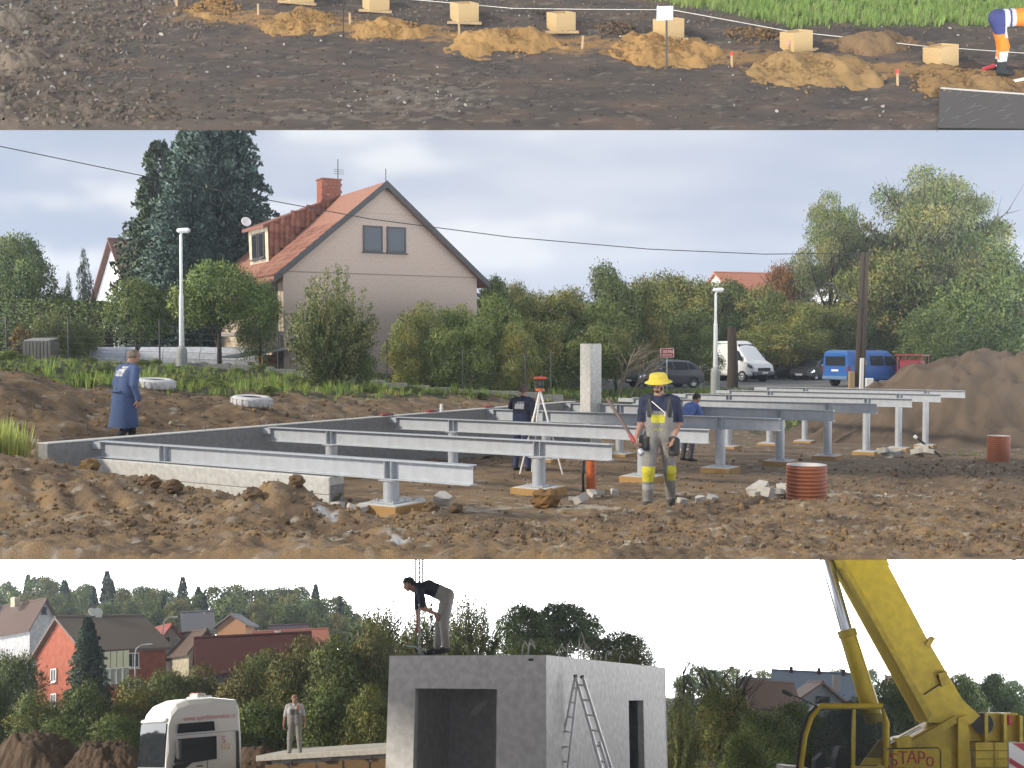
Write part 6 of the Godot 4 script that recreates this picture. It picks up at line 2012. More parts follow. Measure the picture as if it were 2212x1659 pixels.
func upper_field():
	var beta := deg_to_rad(38.0)
	bank_b = Basis(Vector3.RIGHT, beta)
	var r0 := ray(1106, 281.5)
	bank_p = EYE + r0 * (20.0 / -r0.z)
	bank_n = bank_b.y
	rng.seed = 300
	var rows := 190
	var cols := 420
	var p := PackedVector3Array()
	var c := PackedColorArray()
	for i in rows:
		var t := 6.6 * pow(float(i) / (rows - 1), 1.15)
		for j in cols:
			var x := lerpf(-10.5 - 0.4 * t, 11.6 + 0.4 * t, float(j) / (cols - 1))
			p.append(bank_p + bank_b * Vector3(x, field_h(x, t), -t))
			var a := nz.get_noise_2d(x * 0.45, t * 1.6 + 20.0)
			var b := nz2.get_noise_2d(x * 1.3, t * 4.0)
			var e := nz3.get_noise_2d(x * 4.0, t * 6.0)
			var k := Color(0.098, 0.082, 0.072)
			k = k.lerp(Color(0.135, 0.098, 0.078), sstep(0.0, 0.5, a + 0.3 * b))
			k = k.lerp(Color(0.062, 0.055, 0.053), sstep(0.0, 0.5, -a + 0.5 * b) * 0.8)
			k = k.lerp(Color(0.21, 0.185, 0.155), sstep(0.35, 0.75, b + 0.6 * e + 0.75 * bump(x, t, -1.7, 1.25, 1.3, 0.7) + 0.5 * bump(x, t, -3.2, 0.5, 1.2, 0.4)) * 0.75)
			k = k.lerp(Color(0.19, 0.15, 0.115), sstep(-7.0, -9.0, x) * 0.7 * (0.6 + b))
			k = k.lerp(Color(0.17, 0.135, 0.105), bump(x, t, -7.6, 0.6, 2.6, 0.7) * 0.7)
			# spilled ochre clay between the heaps
			var line := 5.0 - (x + 6.0) * 0.195
			k = k.lerp(Color(0.34, 0.205, 0.085), sstep(0.0, 0.5, bump(0, t, 0, line - 0.1, 1.0, 0.55) * 1.1 - 0.55 + b * 0.6 + e * 0.25) * sstep(-8.0, -6.0, x))
			k = k.lerp(Color(0.11, 0.16, 0.05), field_grass(x, t))
			c.append(k)
	struct("bank_ground", grid_mesh(rows, cols, p, c), vmat(0.98, 0, "soil", 1.6, 1.0))
	# clods
	var xs := [[], [], [], []]
	var cs := [[], [], [], []]
	for k in 15000:
		var t := rng.randf() * 6.5
		var x := rng.randf_range(-12.5, 13.5)
		var dens := 0.22 + 0.9 * sstep(-6.5, -9.0, x) + 0.9 * bump(x, t, -7.6, 0.6, 3.0, 0.8) + 0.5 * bump(x, t, -1.7, 1.2, 1.4, 0.8) + 0.5 * sstep(3.6, 4.6, t)
		if rng.randf() > dens or field_grass(x, t) > 0.4 or t < 0.1 or absf(x - 0.5) > 10.8 + 0.4 * t: continue
		var s := 0.010 + 0.022 * pow(rng.randf(), 2.5)
		if x < -6.0: s *= 1.6
		var kk := Color(0.12, 0.1, 0.085)
		if x < -6.0 or t > 4.0: kk = Color(0.2, 0.165, 0.13)
		if rng.randf() < 0.05: kk = Color(0.5, 0.48, 0.44)
		if rng.randf() < 0.35 * bump(x, t, -1.7, 1.25, 1.4, 0.8): kk = Color(0.42, 0.41, 0.39); 
		xs[k % 4].append(bank_xf(bank_p + bank_b * Vector3(x, field_h(x, t) + s * 0.3, -t)) * Transform3D(rnd_basis(Vector3(s * 1.4, s * 0.8, s)), Vector3.ZERO))
		cs[k % 4].append(vary(kk, 0.3))
	for t in 4:
		tag(multi("field_clods", G.rocks[t], M.clod, xs[t], cs[t]), "loose stones and clods on the dark dug field", "soil clods", "clods on the dug field")
	# meadow
	var gx := [[], [], []]
	var gc := [[], [], []]
	for k in 15000:
		var t := rng.randf_range(3.8, 6.55)
		var x := rng.randf_range(-6.0, 13.5)
		var g := field_grass(x, t)
		if rng.randf() > g or absf(x - 0.5) > 10.8 + 0.4 * t: continue
		var s := rng.randf_range(0.12, 0.24)
		var pale: float = sstep(5.0, 1.5, x)
		gx[k % 3].append(Transform3D(TB * Basis(Vector3.UP, rng.randf() * TAU) * Basis.from_scale(Vector3(s, s, s)), bank_p + bank_b * Vector3(x, field_h(x, t) - 0.02, -t)))
		gc[k % 3].append(Color(0.95, 1.1, 1.15).lerp(Color(1.4, 1.2, 1.4), pale) * rng.randf_range(0.75, 1.2))
	for t in 3:
		tag(multi("meadow_grass", G.tufts[t], vmat(0.7, 0.3), gx[t], gc[t]), "bright green meadow grass beyond the clay heaps", "grass", "meadow grass")
	# clay heaps: [px, py of the foot, width px, height px, depth m, tone, words]
	var ochre := Color(0.42, 0.255, 0.095)
	var heaps := [[455, 40, 150, 40, 0.6, ochre, "ochre clay heap behind the first wooden peg"], [650, 72, 190, 52, 0.7, ochre, "ochre clay heap between two pegs"], [838, 94, 190, 54, 0.7, ochre, "ochre clay heap below the crate with a broad board"], [1090, 122, 250, 58, 0.75, ochre, "broad ochre clay heap below two wooden crates"], [1428, 147, 255, 74, 0.9, ochre, "tall ochre clay heap behind the white notice"], [1755, 196, 300, 80, 0.95, Color(0.36, 0.235, 0.10), "large ochre clay heap below the crate on two battens"], [2095, 222, 290, 66, 0.9, Color(0.33, 0.21, 0.09), "ochre clay heap before the bending worker"], [1330, 80, 120, 34, 0.45, Color(0.2, 0.14, 0.085), "small brown spoil heap beside the crate under the string"], [1630, 95, 160, 40, 0.5, Color(0.27, 0.175, 0.085), "brown spoil heap between two crates"], [1890, 122, 240, 52, 0.6, Color(0.26, 0.17, 0.09), "long brown spoil heap behind the last crates"], [1180, 48, 110, 22, 0.4, Color(0.12, 0.095, 0.075), "low dark spoil heap behind the crates"], [30, 82, 130, 68, 0.8, Color(0.2, 0.165, 0.13), "grey brown rubble heap at the far edge of the field"], [20, 180, 170, 72, 0.9, Color(0.21, 0.17, 0.13), "lumpy grey brown heap beside the wheel ruts"]]
	for q in heaps:
		var f := onbank(q[0], q[1])
		var d := -f.z
		var w: float = q[2] / FD * d * 0.5
		var h: float = q[3] / FD * d
		var o := soil_heap(w * 1.3, q[4] * 1.15, h * 0.44, q[5], int(q[0]), 0.2, "clod")
		o.name = numbered("clay_heap")
		tag(o, q[6], "heap", "heaps on the dug field")
		o.transform = bank_xf(f + bank_b * Vector3(0, -0.05, -q[4] * 0.75))
		# crumbs on the heap
		var hx := []
		var hc := []
		for k in 420:
			var a := rng.randf() * TAU
			var r := sqrt(rng.randf()) * 1.0
			var s := 0.008 + 0.03 * pow(rng.randf(), 2.0)
			hx.append(Transform3D(rnd_basis(Vector3.ONE * s), Vector3(cos(a) * r * w * 1.15, h * 0.43 * sstep(1.0, 0.16, r) + 0.03, sin(a) * r * q[4])))
			hc.append(vary(q[5], 0.3))
		multi("crumbs", G.rocks[1], M.clod, hx, hc, o)
	# formwork crates
	var crates := [[645, 3, 72, 0.45, "open board crate farthest along the string line"], [812, 21, 62, 0.5, "open board crate standing on a broad pale board"], [1003, 46, 64, 0.5, "open board crate on a wide plank beside a peg"], [1212, 66, 63, 0.55, "open board crate with a dark plank at its foot"], [1444, 82, 66, 0.5, "open board crate behind the white notice"], [1720, 109, 67, 0.55, "open board crate resting on two battens"], [2032, 142, 70, 0.6, "open board crate nearest the bending worker, partly sunk in clay"]]
	for q in crates:
		var f := onbank(q[0], q[1])
		var d := -f.z
		var wd: float = q[2] / FD * d
		var a := 0.52
		var s := wd / (cos(a) + sin(a))
		var h: float = s * 0.86
		var o := thing("formwork_crate", q[4], "crate", stand(TB, f - Vector3(0, 0.02, 0), a - 0.08), "board crates along the string line")
		for k in 4:
			var m := Msh.new(); m.box(Vector3(0, h / 2, s / 2 - 0.012), Vector3(s if k % 2 == 0 else s - 0.05, h, 0.024), Basis(), 0.003)
			obj("side_board", m, M.osb_pale, o, Transform3D(Basis(Vector3.UP, k * PI / 2), Vector3.ZERO))
		var m := Msh.new(); m.box(Vector3(0, h - 0.04, 0), Vector3(s - 0.05, 0.012, s - 0.05))
		obj("top_panel", m, M.osb_pale, o)
		if q[0] != 2032:
			for k in [-1.0, 1.0]:
				m = Msh.new(); m.box(Vector3(0, 0.01, k * s * 0.36), Vector3(s * 1.55, 0.05, 0.1), Basis(), 0.004)
				obj("batten", m, M.timber, o, Transform3D(Basis(Vector3.UP, 0.15 if q[0] == 1720 else -0.5), Vector3(0, 0.0, 0.05)))
	# pegs: [px, foot, height px, red, words]
	for q in [[382, 20, 24, 0, "pale wooden peg at the first clay heap"], [558, 38, 27, 0, "pale wooden peg between the first two clay heaps"], [756, 57, 27, 0, "pale wooden peg beside the thin dark rod"], [992, 84, 29, 0, "pale wooden peg below the crate on the wide plank"], [1257, 110, 30, 0, "leaning wooden peg left bare between two clay heaps"], [1581, 148, 34, 1, "red tipped wooden peg beside the tall clay heap"], [1939, 190, 38, 1, "red tipped wooden peg beside the dark hollow"], [1704, 118, 28, 2, "short peg with a pink tip before the crate on battens"], [2021, 140, 23, 0, "short grey peg before the sunken crate"], [1191, 66, 24, 0, "short peg against the crate with the dark plank"]]:
		var f := onbank(q[0], q[1])
		var h: float = q[2] / FD * -f.z
		var o := thing("wooden_peg", q[4], "peg", stand(TB, f), "marking pegs")
		o.basis = o.basis * Basis(Vector3.BACK, -0.08 if q[0] == 1257 else 0.02)
		var m := Msh.new(); m.box(Vector3(0, h / 2 - 0.05, 0), Vector3(0.042, h + 0.1, 0.036), Basis(), 0.004)
		obj("shaft", m, M.timber, o)
		m = Msh.new(); m.box(Vector3(0, h + 0.005 - (0.03 if q[3] else 0.0), 0), Vector3(0.05, 0.07 if q[3] else 0.014, 0.044), Basis(), 0.004)
		obj("painted_tip", m, M.timber if q[3] == 0 else mat(Color(0.5, 0.05, 0.04), 0.6) if q[3] == 1 else mat(Color(0.6, 0.3, 0.3), 0.6), o)
	for q in [[741, 90, 100, "thin dark steel rod beside the second clay heap"], [305, 20, 40, "thin dark steel rod at the far side of the field"]]:
		var f := onbank(q[0], q[1])
		var o := thing("steel_rod", q[3], "rod", stand(TB, f), "steel rods on the field")
		var m := Msh.new(); m.tube([Vector3(0, -0.1, 0), Vector3(0.01, q[2] / FD * -f.z, 0)], [0.012], 6)
		obj("shaft", m, M.bark, o)
		m = Msh.new(); m.lathe([[0.018, -0.01], [0.02, 0.0], [0.0, 0.02]], 8, Transform3D(Basis(), Vector3(0.01, q[2] / FD * -f.z, 0)))
		obj("cap", m, M.bark, o)
	# notice on its post
	var f := onbank(1440, 150)
	var d := -f.z
	var k2 := d / FD
	var o := thing("notice_board", "white notice sheet on a dark post before the tall clay heap", "sign", stand(TB, f))
	var m := Msh.new(); m.box(Vector3(0, 55 * k2, 0), Vector3(0.035, 112 * k2, 0.03), Basis(), 0.004)
	obj("post", m, M.dark, o)
	m = Msh.new(); m.box(Vector3(-4 * k2, 116 * k2, 0.028), Vector3(34 * k2, 28 * k2, 0.012), Basis(Vector3.BACK, -0.02), 0.003)
	obj("sheet", m, mat(Color(0.80, 0.83, 0.84), 0.7), o)
	m = Msh.new()
	for k in 4: m.box(Vector3(-4 * k2 + 0.004 * k, (122 - 4.5 * k) * k2, 0.035), Vector3((20 - 3 * (k % 2)) * k2, 1.2 * k2, 0.002))
	obj("faint_print", m, mat(Color(0.62, 0.68, 0.68), 0.8), o)
	# string line
	var pts := []
	for q in [[870, -3, 0.35], [1106, 18, 0.35], [1260, 20, 0.4], [1416, 21, 0.45], [1456, 22, 0.45], [1696, 66, 0.4], [2000, 100, 0.35], [2230, 116, 0.35]]:
		var fr := onbank(q[0], q[1] + 18)
		var rr := ray(q[0], q[1])
		pts.append(EYE + rr * ((-fr.z - 0.1) / -rr.z))
	m = Msh.new(); m.tube(pts, [0.007], 5)
	tag(obj("string_line", m, mat(Color(0.72, 0.70, 0.64), 0.8)), "pale string line stretched over the board crates", "string")
	# dark sheet standing at the corner of the field
	var e0 := onbank(2025, 282)
	o = thing("dark_panel", "dark weathered panel with a pale top edge at the field corner", "panel", Transform3D(bank_b, e0 + bank_b * Vector3(0.0, 0.0, 0.0)))
	var ex := onbank(2030, 205)
	var up := (ex - e0)
	m = Msh.new()
	var q0 := e0
	var q1 := onbank(2260, 284)
	var q2 := onbank(2260, 222) + bank_n * 0.12
	var q3 := onbank(2028, 205) + bank_n * 0.12
	var off := bank_n * 0.05
	var inv := o.transform.affine_inverse()
	m.quad(inv * (q0 + off), inv * (q1 + off), inv * q2, inv * q3)
	m.quad(inv * q3, inv * q2, inv * (q2 - bank_n * 0.14), inv * (q3 - bank_n * 0.14))
	m.quad(inv * (q0 + off), inv * q3, inv * (q3 - bank_n * 0.14), inv * (q0 - off))
	obj("sheet", m, mat(Color(0.09, 0.085, 0.082), 0.7, 0, "grain", 1.0), o)
	m = Msh.new()
	m.tube([inv * (q3 + bank_n * 0.012), inv * (q2 + bank_n * 0.012)], [0.018], 6)
	obj("pale_edge", m, M.concrete, o)
	m = Msh.new()
	for k in 34:
		var a := rng.randf(); var b := rng.randf()
		var ps := inv * (q0 + off).lerp(q1 + off, a).lerp(q3.lerp(q2, a), b) + Vector3(0, 0.006, 0)
		var dl := Vector3(rng.randf_range(0.1, 0.3), 0.003, -rng.randf_range(0.08, 0.25))
		m.tube([ps, ps + dl * 0.5 + Vector3(0.02, 0.002, 0.0), ps + dl], [0.003, 0.006, 0.001], 3)
	obj("scratches", m, mat(Color(0.2, 0.195, 0.19), 0.9), o)
	# the bending worker
	f = onbank(2162, 160)
	o = thing("person", "worker in orange and blue high visibility clothes bending over the spoil", "person", stand(TB, f - Vector3(0, 0.02, 0), PI / 2 - 0.25))
	o.basis = o.basis.scaled_local(Vector3(1.25, 1.16, 1.2))
	var org := Color(0.85, 0.27, 0.03)
	var blu := Color(0.045, 0.055, 0.2)
	var wht := Color(0.72, 0.74, 0.76)
	var J := {"pelvis": Vector3(0, 0.90, -0.05), "chest": Vector3(0, 0.86, 0.34), "neck": Vector3(0, 0.74, 0.54), "head": Vector3(0, 0.70, 0.61),
		"sho": [Vector3(0.19, 0.78, 0.47), Vector3(-0.19, 0.78, 0.47)], "elb": [Vector3(0.22, 0.52, 0.55), Vector3(-0.22, 0.52, 0.55)], "wri": [Vector3(0.12, 0.28, 0.6), Vector3(-0.12, 0.28, 0.6)],
		"hip": [Vector3(0.1, 0.86, -0.05), Vector3(-0.1, 0.86, -0.05)], "kne": [Vector3(0.12, 0.46, 0.03), Vector3(-0.12, 0.46, 0.03)], "ank": [Vector3(0.13, 0.09, -0.02), Vector3(-0.13, 0.09, -0.02)], "toe": [Vector3(0.14, 0.035, 0.16), Vector3(-0.14, 0.035, 0.16)]}
	var C := {"hips": blu, "top": org, "sleeve": org, "legs": org, "shoe": Color(0.03, 0.03, 0.035), "long": true, "loose": 1.1, "girth": 1.1}
	var paint := [[Vector3(0, 0.88, -0.1), Vector3(0.3, 0.2, 0.2), blu], [Vector3(0, 0.85, 0.17), Vector3(0.3, 0.25, 0.035), wht], [Vector3(0, 0.85, 0.12), Vector3(0.3, 0.25, 0.02), blu], [Vector3(0, 0.85, 0.075), Vector3(0.3, 0.25, 0.03), wht], [Vector3(0, 0.34, 0.05), Vector3(0.3, 0.06, 0.09), wht], [Vector3(0, 0.15, 0), Vector3(0.3, 0.09, 0.14), Color(0.035, 0.04, 0.045)], [Vector3(0, 0.26, 0), Vector3(0.3, 0.02, 0.2), wht], [Vector3(0, 0.45, 0.55), Vector3(0.3, 0.025, 0.2), wht]]
	var sk := figure(o, J, C, paint)
	var hd := look_frame(Vector3(0, 0.70, 0.61), Vector3(0, -1, 0.35), Vector3(0, 0.3, 1))
	head(sk, hd, Color(0.05, 0.035, 0.03))
	hand(sk, limb_frame(J.wri[0], Vector3(-0.2, -1, 0.1), Vector3(-1, 0, 0.3)), 1.0, 0.8)
	hand(sk, limb_frame(J.wri[1], Vector3(0.2, -1, 0.1), Vector3(1, 0, 0.3)), -1.0, 0.8)
	person_nodes(o, sk, hd, Color(0.05, 0.035, 0.03))
	# red tool by his boots
	f = onbank(2136, 155)
	o = thing("cordless_tool", "small red and black power tool lying by the worker's boots", "tool", stand(TB, f, 0.2))
	m = Msh.new(); m.box(Vector3(0, 0.08, 0), Vector3(0.26, 0.07, 0.08), Basis(Vector3.BACK, 0.1), 0.02)
	obj("casing", m, mat(Color(0.45, 0.04, 0.06), 0.5), o)
	m = Msh.new(); m.box(Vector3(-0.1, 0.03, 0), Vector3(0.06, 0.1, 0.07), Basis(Vector3.BACK, -0.2), 0.015)
	obj("handle", m, M.dark, o)
	m = Msh.new(); m.tube([Vector3(0.13, 0.09, 0), Vector3(0.2, 0.1, 0)], [0.025, 0.015], 8)
	obj("chuck", m, M.chrome, o)
	f = onbank(2200, 176)
	o = thing("open_trench_frame", "dark trench opening with a white plank beside the worker", "plank", stand(TB, f))
	m = Msh.new(); m.box(Vector3(0.15, 0.03, 0), Vector3(0.5, 0.03, 0.12), Basis(Vector3.UP, 0.1), 0.004)
	obj("white_plank", m, M.white, o)
	m = Msh.new(); m.box(Vector3(0.12, 0.0, -0.2), Vector3(0.5, 0.06, 0.2), Basis(), 0.01)
	obj("dark_sheet", m, M.dark, o)

# ================================================================ THE LOWER YARD (bottom)
func yd(px: float, py: float, d: float) -> Vector3:
	return inframe(BB, px, py, d)
func ys(px: float, py: float, d: float, yaw := 0.0) -> Transform3D:
	return stand(BB, yd(px, py, d), yaw)
func yard_h(x: float, d: float) -> float:
	var h := -2.15 - 1.5 * sstep(24.0, 36.0, d) + 0.4 * sstep(2.0, -6.0, d)
	h += 6.5 * sstep(70.0, 150.0, d) * sstep(20.0, -30.0, x) + 3.0 * sstep(60.0, 120.0, d)
	return h + nz.get_noise_2d(x * 0.4, d * 0.4) * 0.12
func yplant(called: String, proto: ArrayMesh, px: float, pw: float, topy: float, boty: float, d: float, tint: Color, label: String, cat: String, group := "", trunk := -1) -> Node3D:
	var k := d / FD
	return plant(called, proto, ys(px, boty, d), pw * k, (boty - topy) * k, tint, label, cat, group, trunk)

func yard_setting():
	rng.seed = 500
	var rows := 90
	var cols := 110
	var p := PackedVector3Array()
	var c := PackedColorArray()
	for i in rows:
		var d := -16.0 + 212.0 * pow(float(i) / (rows - 1), 1.5)  # rows behind the eye are added unseen to block low sky light
		for j in cols:
			var x := (2.0 * j / (cols - 1) - 1.0) * (0.5 * maxf(d, 0) + 5.0)
			x = minf(x, 0.46 * maxf(d, 0) + 1.0 + 0.01 * j)
			p.append(EYE + BB * Vector3(x, yard_h(x, d), -d))
			var k := Color(0.15, 0.11, 0.075).lerp(Color(0.06, 0.08, 0.03), sstep(38.0, 46.0, d))
			c.append(k * (1.0 + 0.4 * nz2.get_noise_2d(x * 0.7, d * 0.7)))
	struct("yard_ground", grid_mesh(rows, cols, p, c), vmat(0.98, 0, "soil", 1.0))
	# wooded hill
	var hill := [[-20, 1262], [22, 1240], [60, 1245], [95, 1240], [130, 1250], [165, 1275], [190, 1262], [225, 1255], [262, 1248], [300, 1252], [335, 1272], [365, 1262], [400, 1258], [432, 1275], [462, 1262], [500, 1255], [540, 1262], [575, 1262], [610, 1258], [645, 1266], [680, 1272], [715, 1285], [745, 1300], [780, 1315]]
	var k := 0
	for q in hill:
		for layer in 3:
			var px: float = q[0] + rng.randf_range(-9, 9) + layer * 11
			var d: float = 172.0 - 14.0 * layer
			var top: float = q[1] - 12 + layer * 22 + rng.randf_range(-9, 12)
			var con: bool = rng.randf() < 0.28 and layer < 2
			var t := rng.randf_range(0.85, 1.15)
			var tint := Color(t * 0.9, t * 0.95, t * 0.9) if con else Color(t * rng.randf_range(0.7, 0.85), t * rng.randf_range(0.75, 0.85), t * 0.72)
			yplant("hill_conifer" if con else "hill_tree", P.farspruce[0] if con else P.far[0 if k % 5 else 1], px, rng.randf_range(34, 46) if con else rng.randf_range(60, 95), top, top + rng.randf_range(85, 115), d, tint, "dark conifer in the wood on the hill" if con else "leafy tree in the wood on the hill", "tree", "wood on the hill: conifers" if con else "wood on the hill: leafy trees")
			k += 1
	# far hazy wood to the right
	for q in [[1480, 1440], [1510, 1436], [1545, 1432], [1580, 1440], [1615, 1448], [1650, 1442], [1690, 1440], [1735, 1448], [1775, 1444], [1815, 1446], [1850, 1442], [1885, 1440], [1930, 1448], [2075, 1452], [2110, 1464], [2150, 1455], [2190, 1462], [1960, 1452], [2030, 1450]]:
		yplant("far_tree", P.far[k % 2], q[0], rng.randf_range(48, 75), q[1] + rng.randf_range(-6, 6), q[1] + 75, 190.0, Color(0.7, 0.85, 0.7), "small tree on the skyline beyond the roofs", "tree", "trees on the skyline")
		k += 1
	yard_houses()
	yard_bushes()

func yhouse(called: String, label: String, px: float, py: float, d: float, yaw: float, w: float, dep: float, eave: float, ridge: float, wall: Material, roof: Material, along := false) -> Node3D:
	return gable_house(called, label, ys(px, py, d, yaw + atan((1106.0 - px) / FD)), w, dep, eave, ridge, wall, roof, along, 0.35, "houses of the village")
func yard_houses():
	var white := mat(Color(0.72, 0.73, 0.75), 0.9, 0, "blotch", 0.3)
	var cream := mat(Color(0.58, 0.52, 0.38), 0.9, 0, "blotch", 0.3)
	var orange := mat(Color(0.44, 0.125, 0.07), 0.9, 0, "blotch", 0.3)
	var rust := mat(Color(0.30, 0.075, 0.045), 0.9, 0, "blotch", 0.3)
	var brown := mat(Color(0.19, 0.125, 0.10), 0.8, 0, "grain", 0.5)
	var taupe := mat(Color(0.25, 0.195, 0.16), 0.8, 0, "grain", 0.5)
	var maroon := mat(Color(0.15, 0.05, 0.05), 0.8, 0, "grain", 0.5)
	var slate := mat(Color(0.24, 0.29, 0.36), 0.7, 0, "grain", 0.5)
	var pink := mat(Color(0.42, 0.27, 0.22), 0.8, 0, "grain", 0.5)
	var k := 95.0 / FD
	# white house at the left, gable to the right
	var o := yhouse("village_house", "tall white house with a dark brown roof at the wood's edge", 64, 1400, 95, 0.7, 60 * k * 1.3, 9.5, 45 * k, 100 * k, white, brown)
	window_part(o, Transform3D(Basis(), Vector3(1.4, 3.0, 0.03)), 0.5, 0.6, M.dark)
	var m := Msh.new(); m.box(Vector3(0.7, 4.0, -2.5), Vector3(0.5, 0.8, 0.5)); obj("chimney", m, cream, o)
	m = Msh.new(); m.box(Vector3(0.7, 3.9, -5.5), Vector3(0.5, 0.8, 0.5)); obj("chimney", m, cream, o)
	o.scale = Vector3.ONE
	# big orange red house with long roof
	k = 72.0 / FD
	o = yhouse("village_house", "long orange red house with a grey brown roof and white dishes", 183, 1492, 72, 0.50, 6.0, 5.6, 84 * k, 158 * k, orange, taupe, true)
	var len := 5.2
	for q in [[3.2, 1.65, 0.9, 0.95], [3.3, 0.1, 0.9, 0.8]]:
		window_part(o, Transform3D(Basis(), Vector3(q[0], q[1], 0.04)), q[2], q[3], M.white, 2)
	for q in [[-3.6, 1.0], [-3.6, -0.5]]:
		window_part(o, Transform3D(Basis(Vector3(0, 0, 1), Vector3.UP, Vector3(-1, 0, 0)), Vector3(-0.06, q[1] + 0.2, q[0])), 0.7, 0.8, M.white, 2)
	for x in [2.1, 2.55]:
		m = Msh.new(); m.lathe([[0.0, 0.0], [0.2, 0.03], [0.3, 0.1], [0.0, 0.03]], 14, Transform3D(Basis(Vector3.RIGHT, 1.2), Vector3(x, 158 * k + 0.4, -2.9))); obj("satellite_dish", m, M.white, o)
	m = Msh.new(); m.box(Vector3(2.6, 158 * k + 0.2, -3.1), Vector3(0.45, 0.6, 0.45)); obj("chimney", m, M.white, o)
	# glazed porch of the orange house
	var gh_ := thing("glass_porch", "pale glazed lean-to porch on the orange house", "porch", ys(196, 1482, 70, 0.3))
	var gl := mat(Color(0.45, 0.5, 0.44), 0.25)
	for r in 6:
		m = Msh.new(); m.box(Vector3(0.18 + 0.36 * r, 0.42, 0.0), Vector3(0.31, 0.85, 0.03)); var pn := obj("glass_pane", m, gl, gh_)
		m = Msh.new(); m.box(Vector3(0.36 * r, 0.42, 0.02), Vector3(0.05, 0.9, 0.06)); obj("mullion", m, M.white, gh_)
		m = Msh.new(); m.box(Vector3(0.18 + 0.36 * r, 1.38, -0.5), Vector3(0.32, 0.03, 1.5), Basis(Vector3.RIGHT, 0.85)); obj("roof_pane", m, mat(Color(0.36, 0.40, 0.31), 0.4), gh_)
	m = Msh.new(); m.box(Vector3(1.1, 0.9, 0.02), Vector3(2.3, 0.07, 0.08)); obj("gutter_rail", m, M.white, gh_)
	# white house behind it
	k = 85.0 / FD
	o = yhouse("village_house", "white gabled house with a red roof behind the orange house", 338, 1440, 85, 0.35, 62 * k, 4, 45 * k, 82 * k, white, mat(Color(0.28, 0.08, 0.06), 0.8))
	window_part(o, Transform3D(Basis(), Vector3(0.75, 1.75, 0.04)), 0.4, 0.55, M.dark, 2)
	window_part(o, Transform3D(Basis(), Vector3(0.7, 0.6, 0.04)), 0.55, 0.4, M.dark, 2)
	m = Msh.new(); m.box(Vector3(1.9, 0.3, 0.5), Vector3(0.5, 1.0, 0.5), Basis(), 0.03); obj("white_annexe", m, white, o)
	# cream gable with brown roof
	o = yhouse("village_house", "cream gabled house with a dark brown roof", 408, 1438, 84, 0.55, 76 * k, 3.6, 30 * k, 68 * k, cream, brown)
	for x in [0.95, 1.35]: window_part(o, Transform3D(Basis(), Vector3(x, 1.65, 0.04)), 0.14, 0.2, M.dark)
	window_part(o, Transform3D(Basis(), Vector3(0.9, 0.6, 0.04)), 0.3, 0.35, M.dark)
	# big maroon roof
	k = 66.0 / FD
	o = yhouse("village_house", "low house with a very large maroon roof above the bushes", 436, 1490, 66, 0.05, 3.4, 6.0, 38 * k, 104 * k, mat(Color(0.35, 0.33, 0.36), 0.9), maroon, true)
	m = Msh.new(); m.box(Vector3(4.4, 104 * k + 0.1, -1.8), Vector3(0.3, 0.5, 0.3)); obj("chimney", m, M.white, o)
	k = 105.0 / FD
	o = yhouse("village_house", "small house with a dark grey roof on the wooded slope", 402, 1372, 105, 0.1, 2.0, 2.2, 14 * k, 46 * k, white, mat(Color(0.16, 0.16, 0.18), 0.8), true)
	m = Msh.new(); m.box(Vector3(1.7, 1.7, -0.9), Vector3(0.2, 0.6, 0.2)); obj("chimney", m, cream, o)
	o = yhouse("village_house", "small orange walled house below the wood", 470, 1385, 104, -0.4, 2.6, 2.0, 30 * k, 50 * k, mat(Color(0.5, 0.27, 0.15), 0.9), mat(Color(0.17, 0.16, 0.17), 0.8))
	o = yhouse("village_house", "distant house with orange tiled roof over the maroon one", 555, 1400, 95, 0.0, 2.2, 5.4, 10 * k, 28 * k, orange, mat(Color(0.4, 0.15, 0.1), 0.8), true)
	o = yhouse("village_house", "distant house with a dark purple roof under the wood", 590, 1385, 100, 0.0, 2.0, 2.6, 6 * k, 28 * k, white, mat(Color(0.09, 0.06, 0.085), 0.8), true)
	# houses beyond the cell and the crane
	k = 78.0 / FD
	o = yhouse("village_house", "low house with a pinkish brown roof beyond the thorn trees", 1628, 1540, 78, 0.35, 2.0, 2.8, 22 * k, 60 * k, cream, pink, true)
	for x in [0.7, 1.1, 1.5, 1.9]: window_part(o, Transform3D(Basis(), Vector3(x, 0.45, 0.04)), 0.22, 0.3, M.dark)
	k = 100.0 / FD
	o = yhouse("village_house", "wide house with a hipped slate blue roof and chimneys", 1672, 1520, 100, -0.05, 5.0, 6.9, 14 * k, 66 * k, white, slate, true)
	for x in [1.3, 3.6, 5.6]:
		m = Msh.new(); m.box(Vector3(x, 68 * k, -2.4), Vector3(0.3, 0.9, 0.3)); obj("chimney", m, maroon, o)
	k = 82.0 / FD
	o = yhouse("village_house", "grey gabled house with a pale chimney behind the crane cab", 1722, 1552, 82, 0.25, 3.4, 3.6, 34 * k, 72 * k, mat(Color(0.36, 0.38, 0.40), 0.9), pink)
	window_part(o, Transform3D(Basis(), Vector3(1.75, 1.35, 0.04)), 0.95, 0.45, M.dark, 2)
	m = Msh.new(); m.box(Vector3(2.9, 2.5, -0.8), Vector3(0.45, 1.1, 0.45), Basis(), 0.01); obj("chimney", m, mat(Color(0.4, 0.36, 0.34), 0.9), o)
	o = yhouse("village_house", "small dark roofed house before the skyline wood", 1622, 1490, 110, 0.0, 2.4, 4.0, 6 * k, 26 * k, white, mat(Color(0.17, 0.15, 0.17), 0.8), true)
	o = yhouse("village_house", "far pale house on the slope seen between boom and cylinder", 1925, 1480, 150, 0.2, 3.0, 5.0, 10 * k, 30 * k, cream, pink, true)

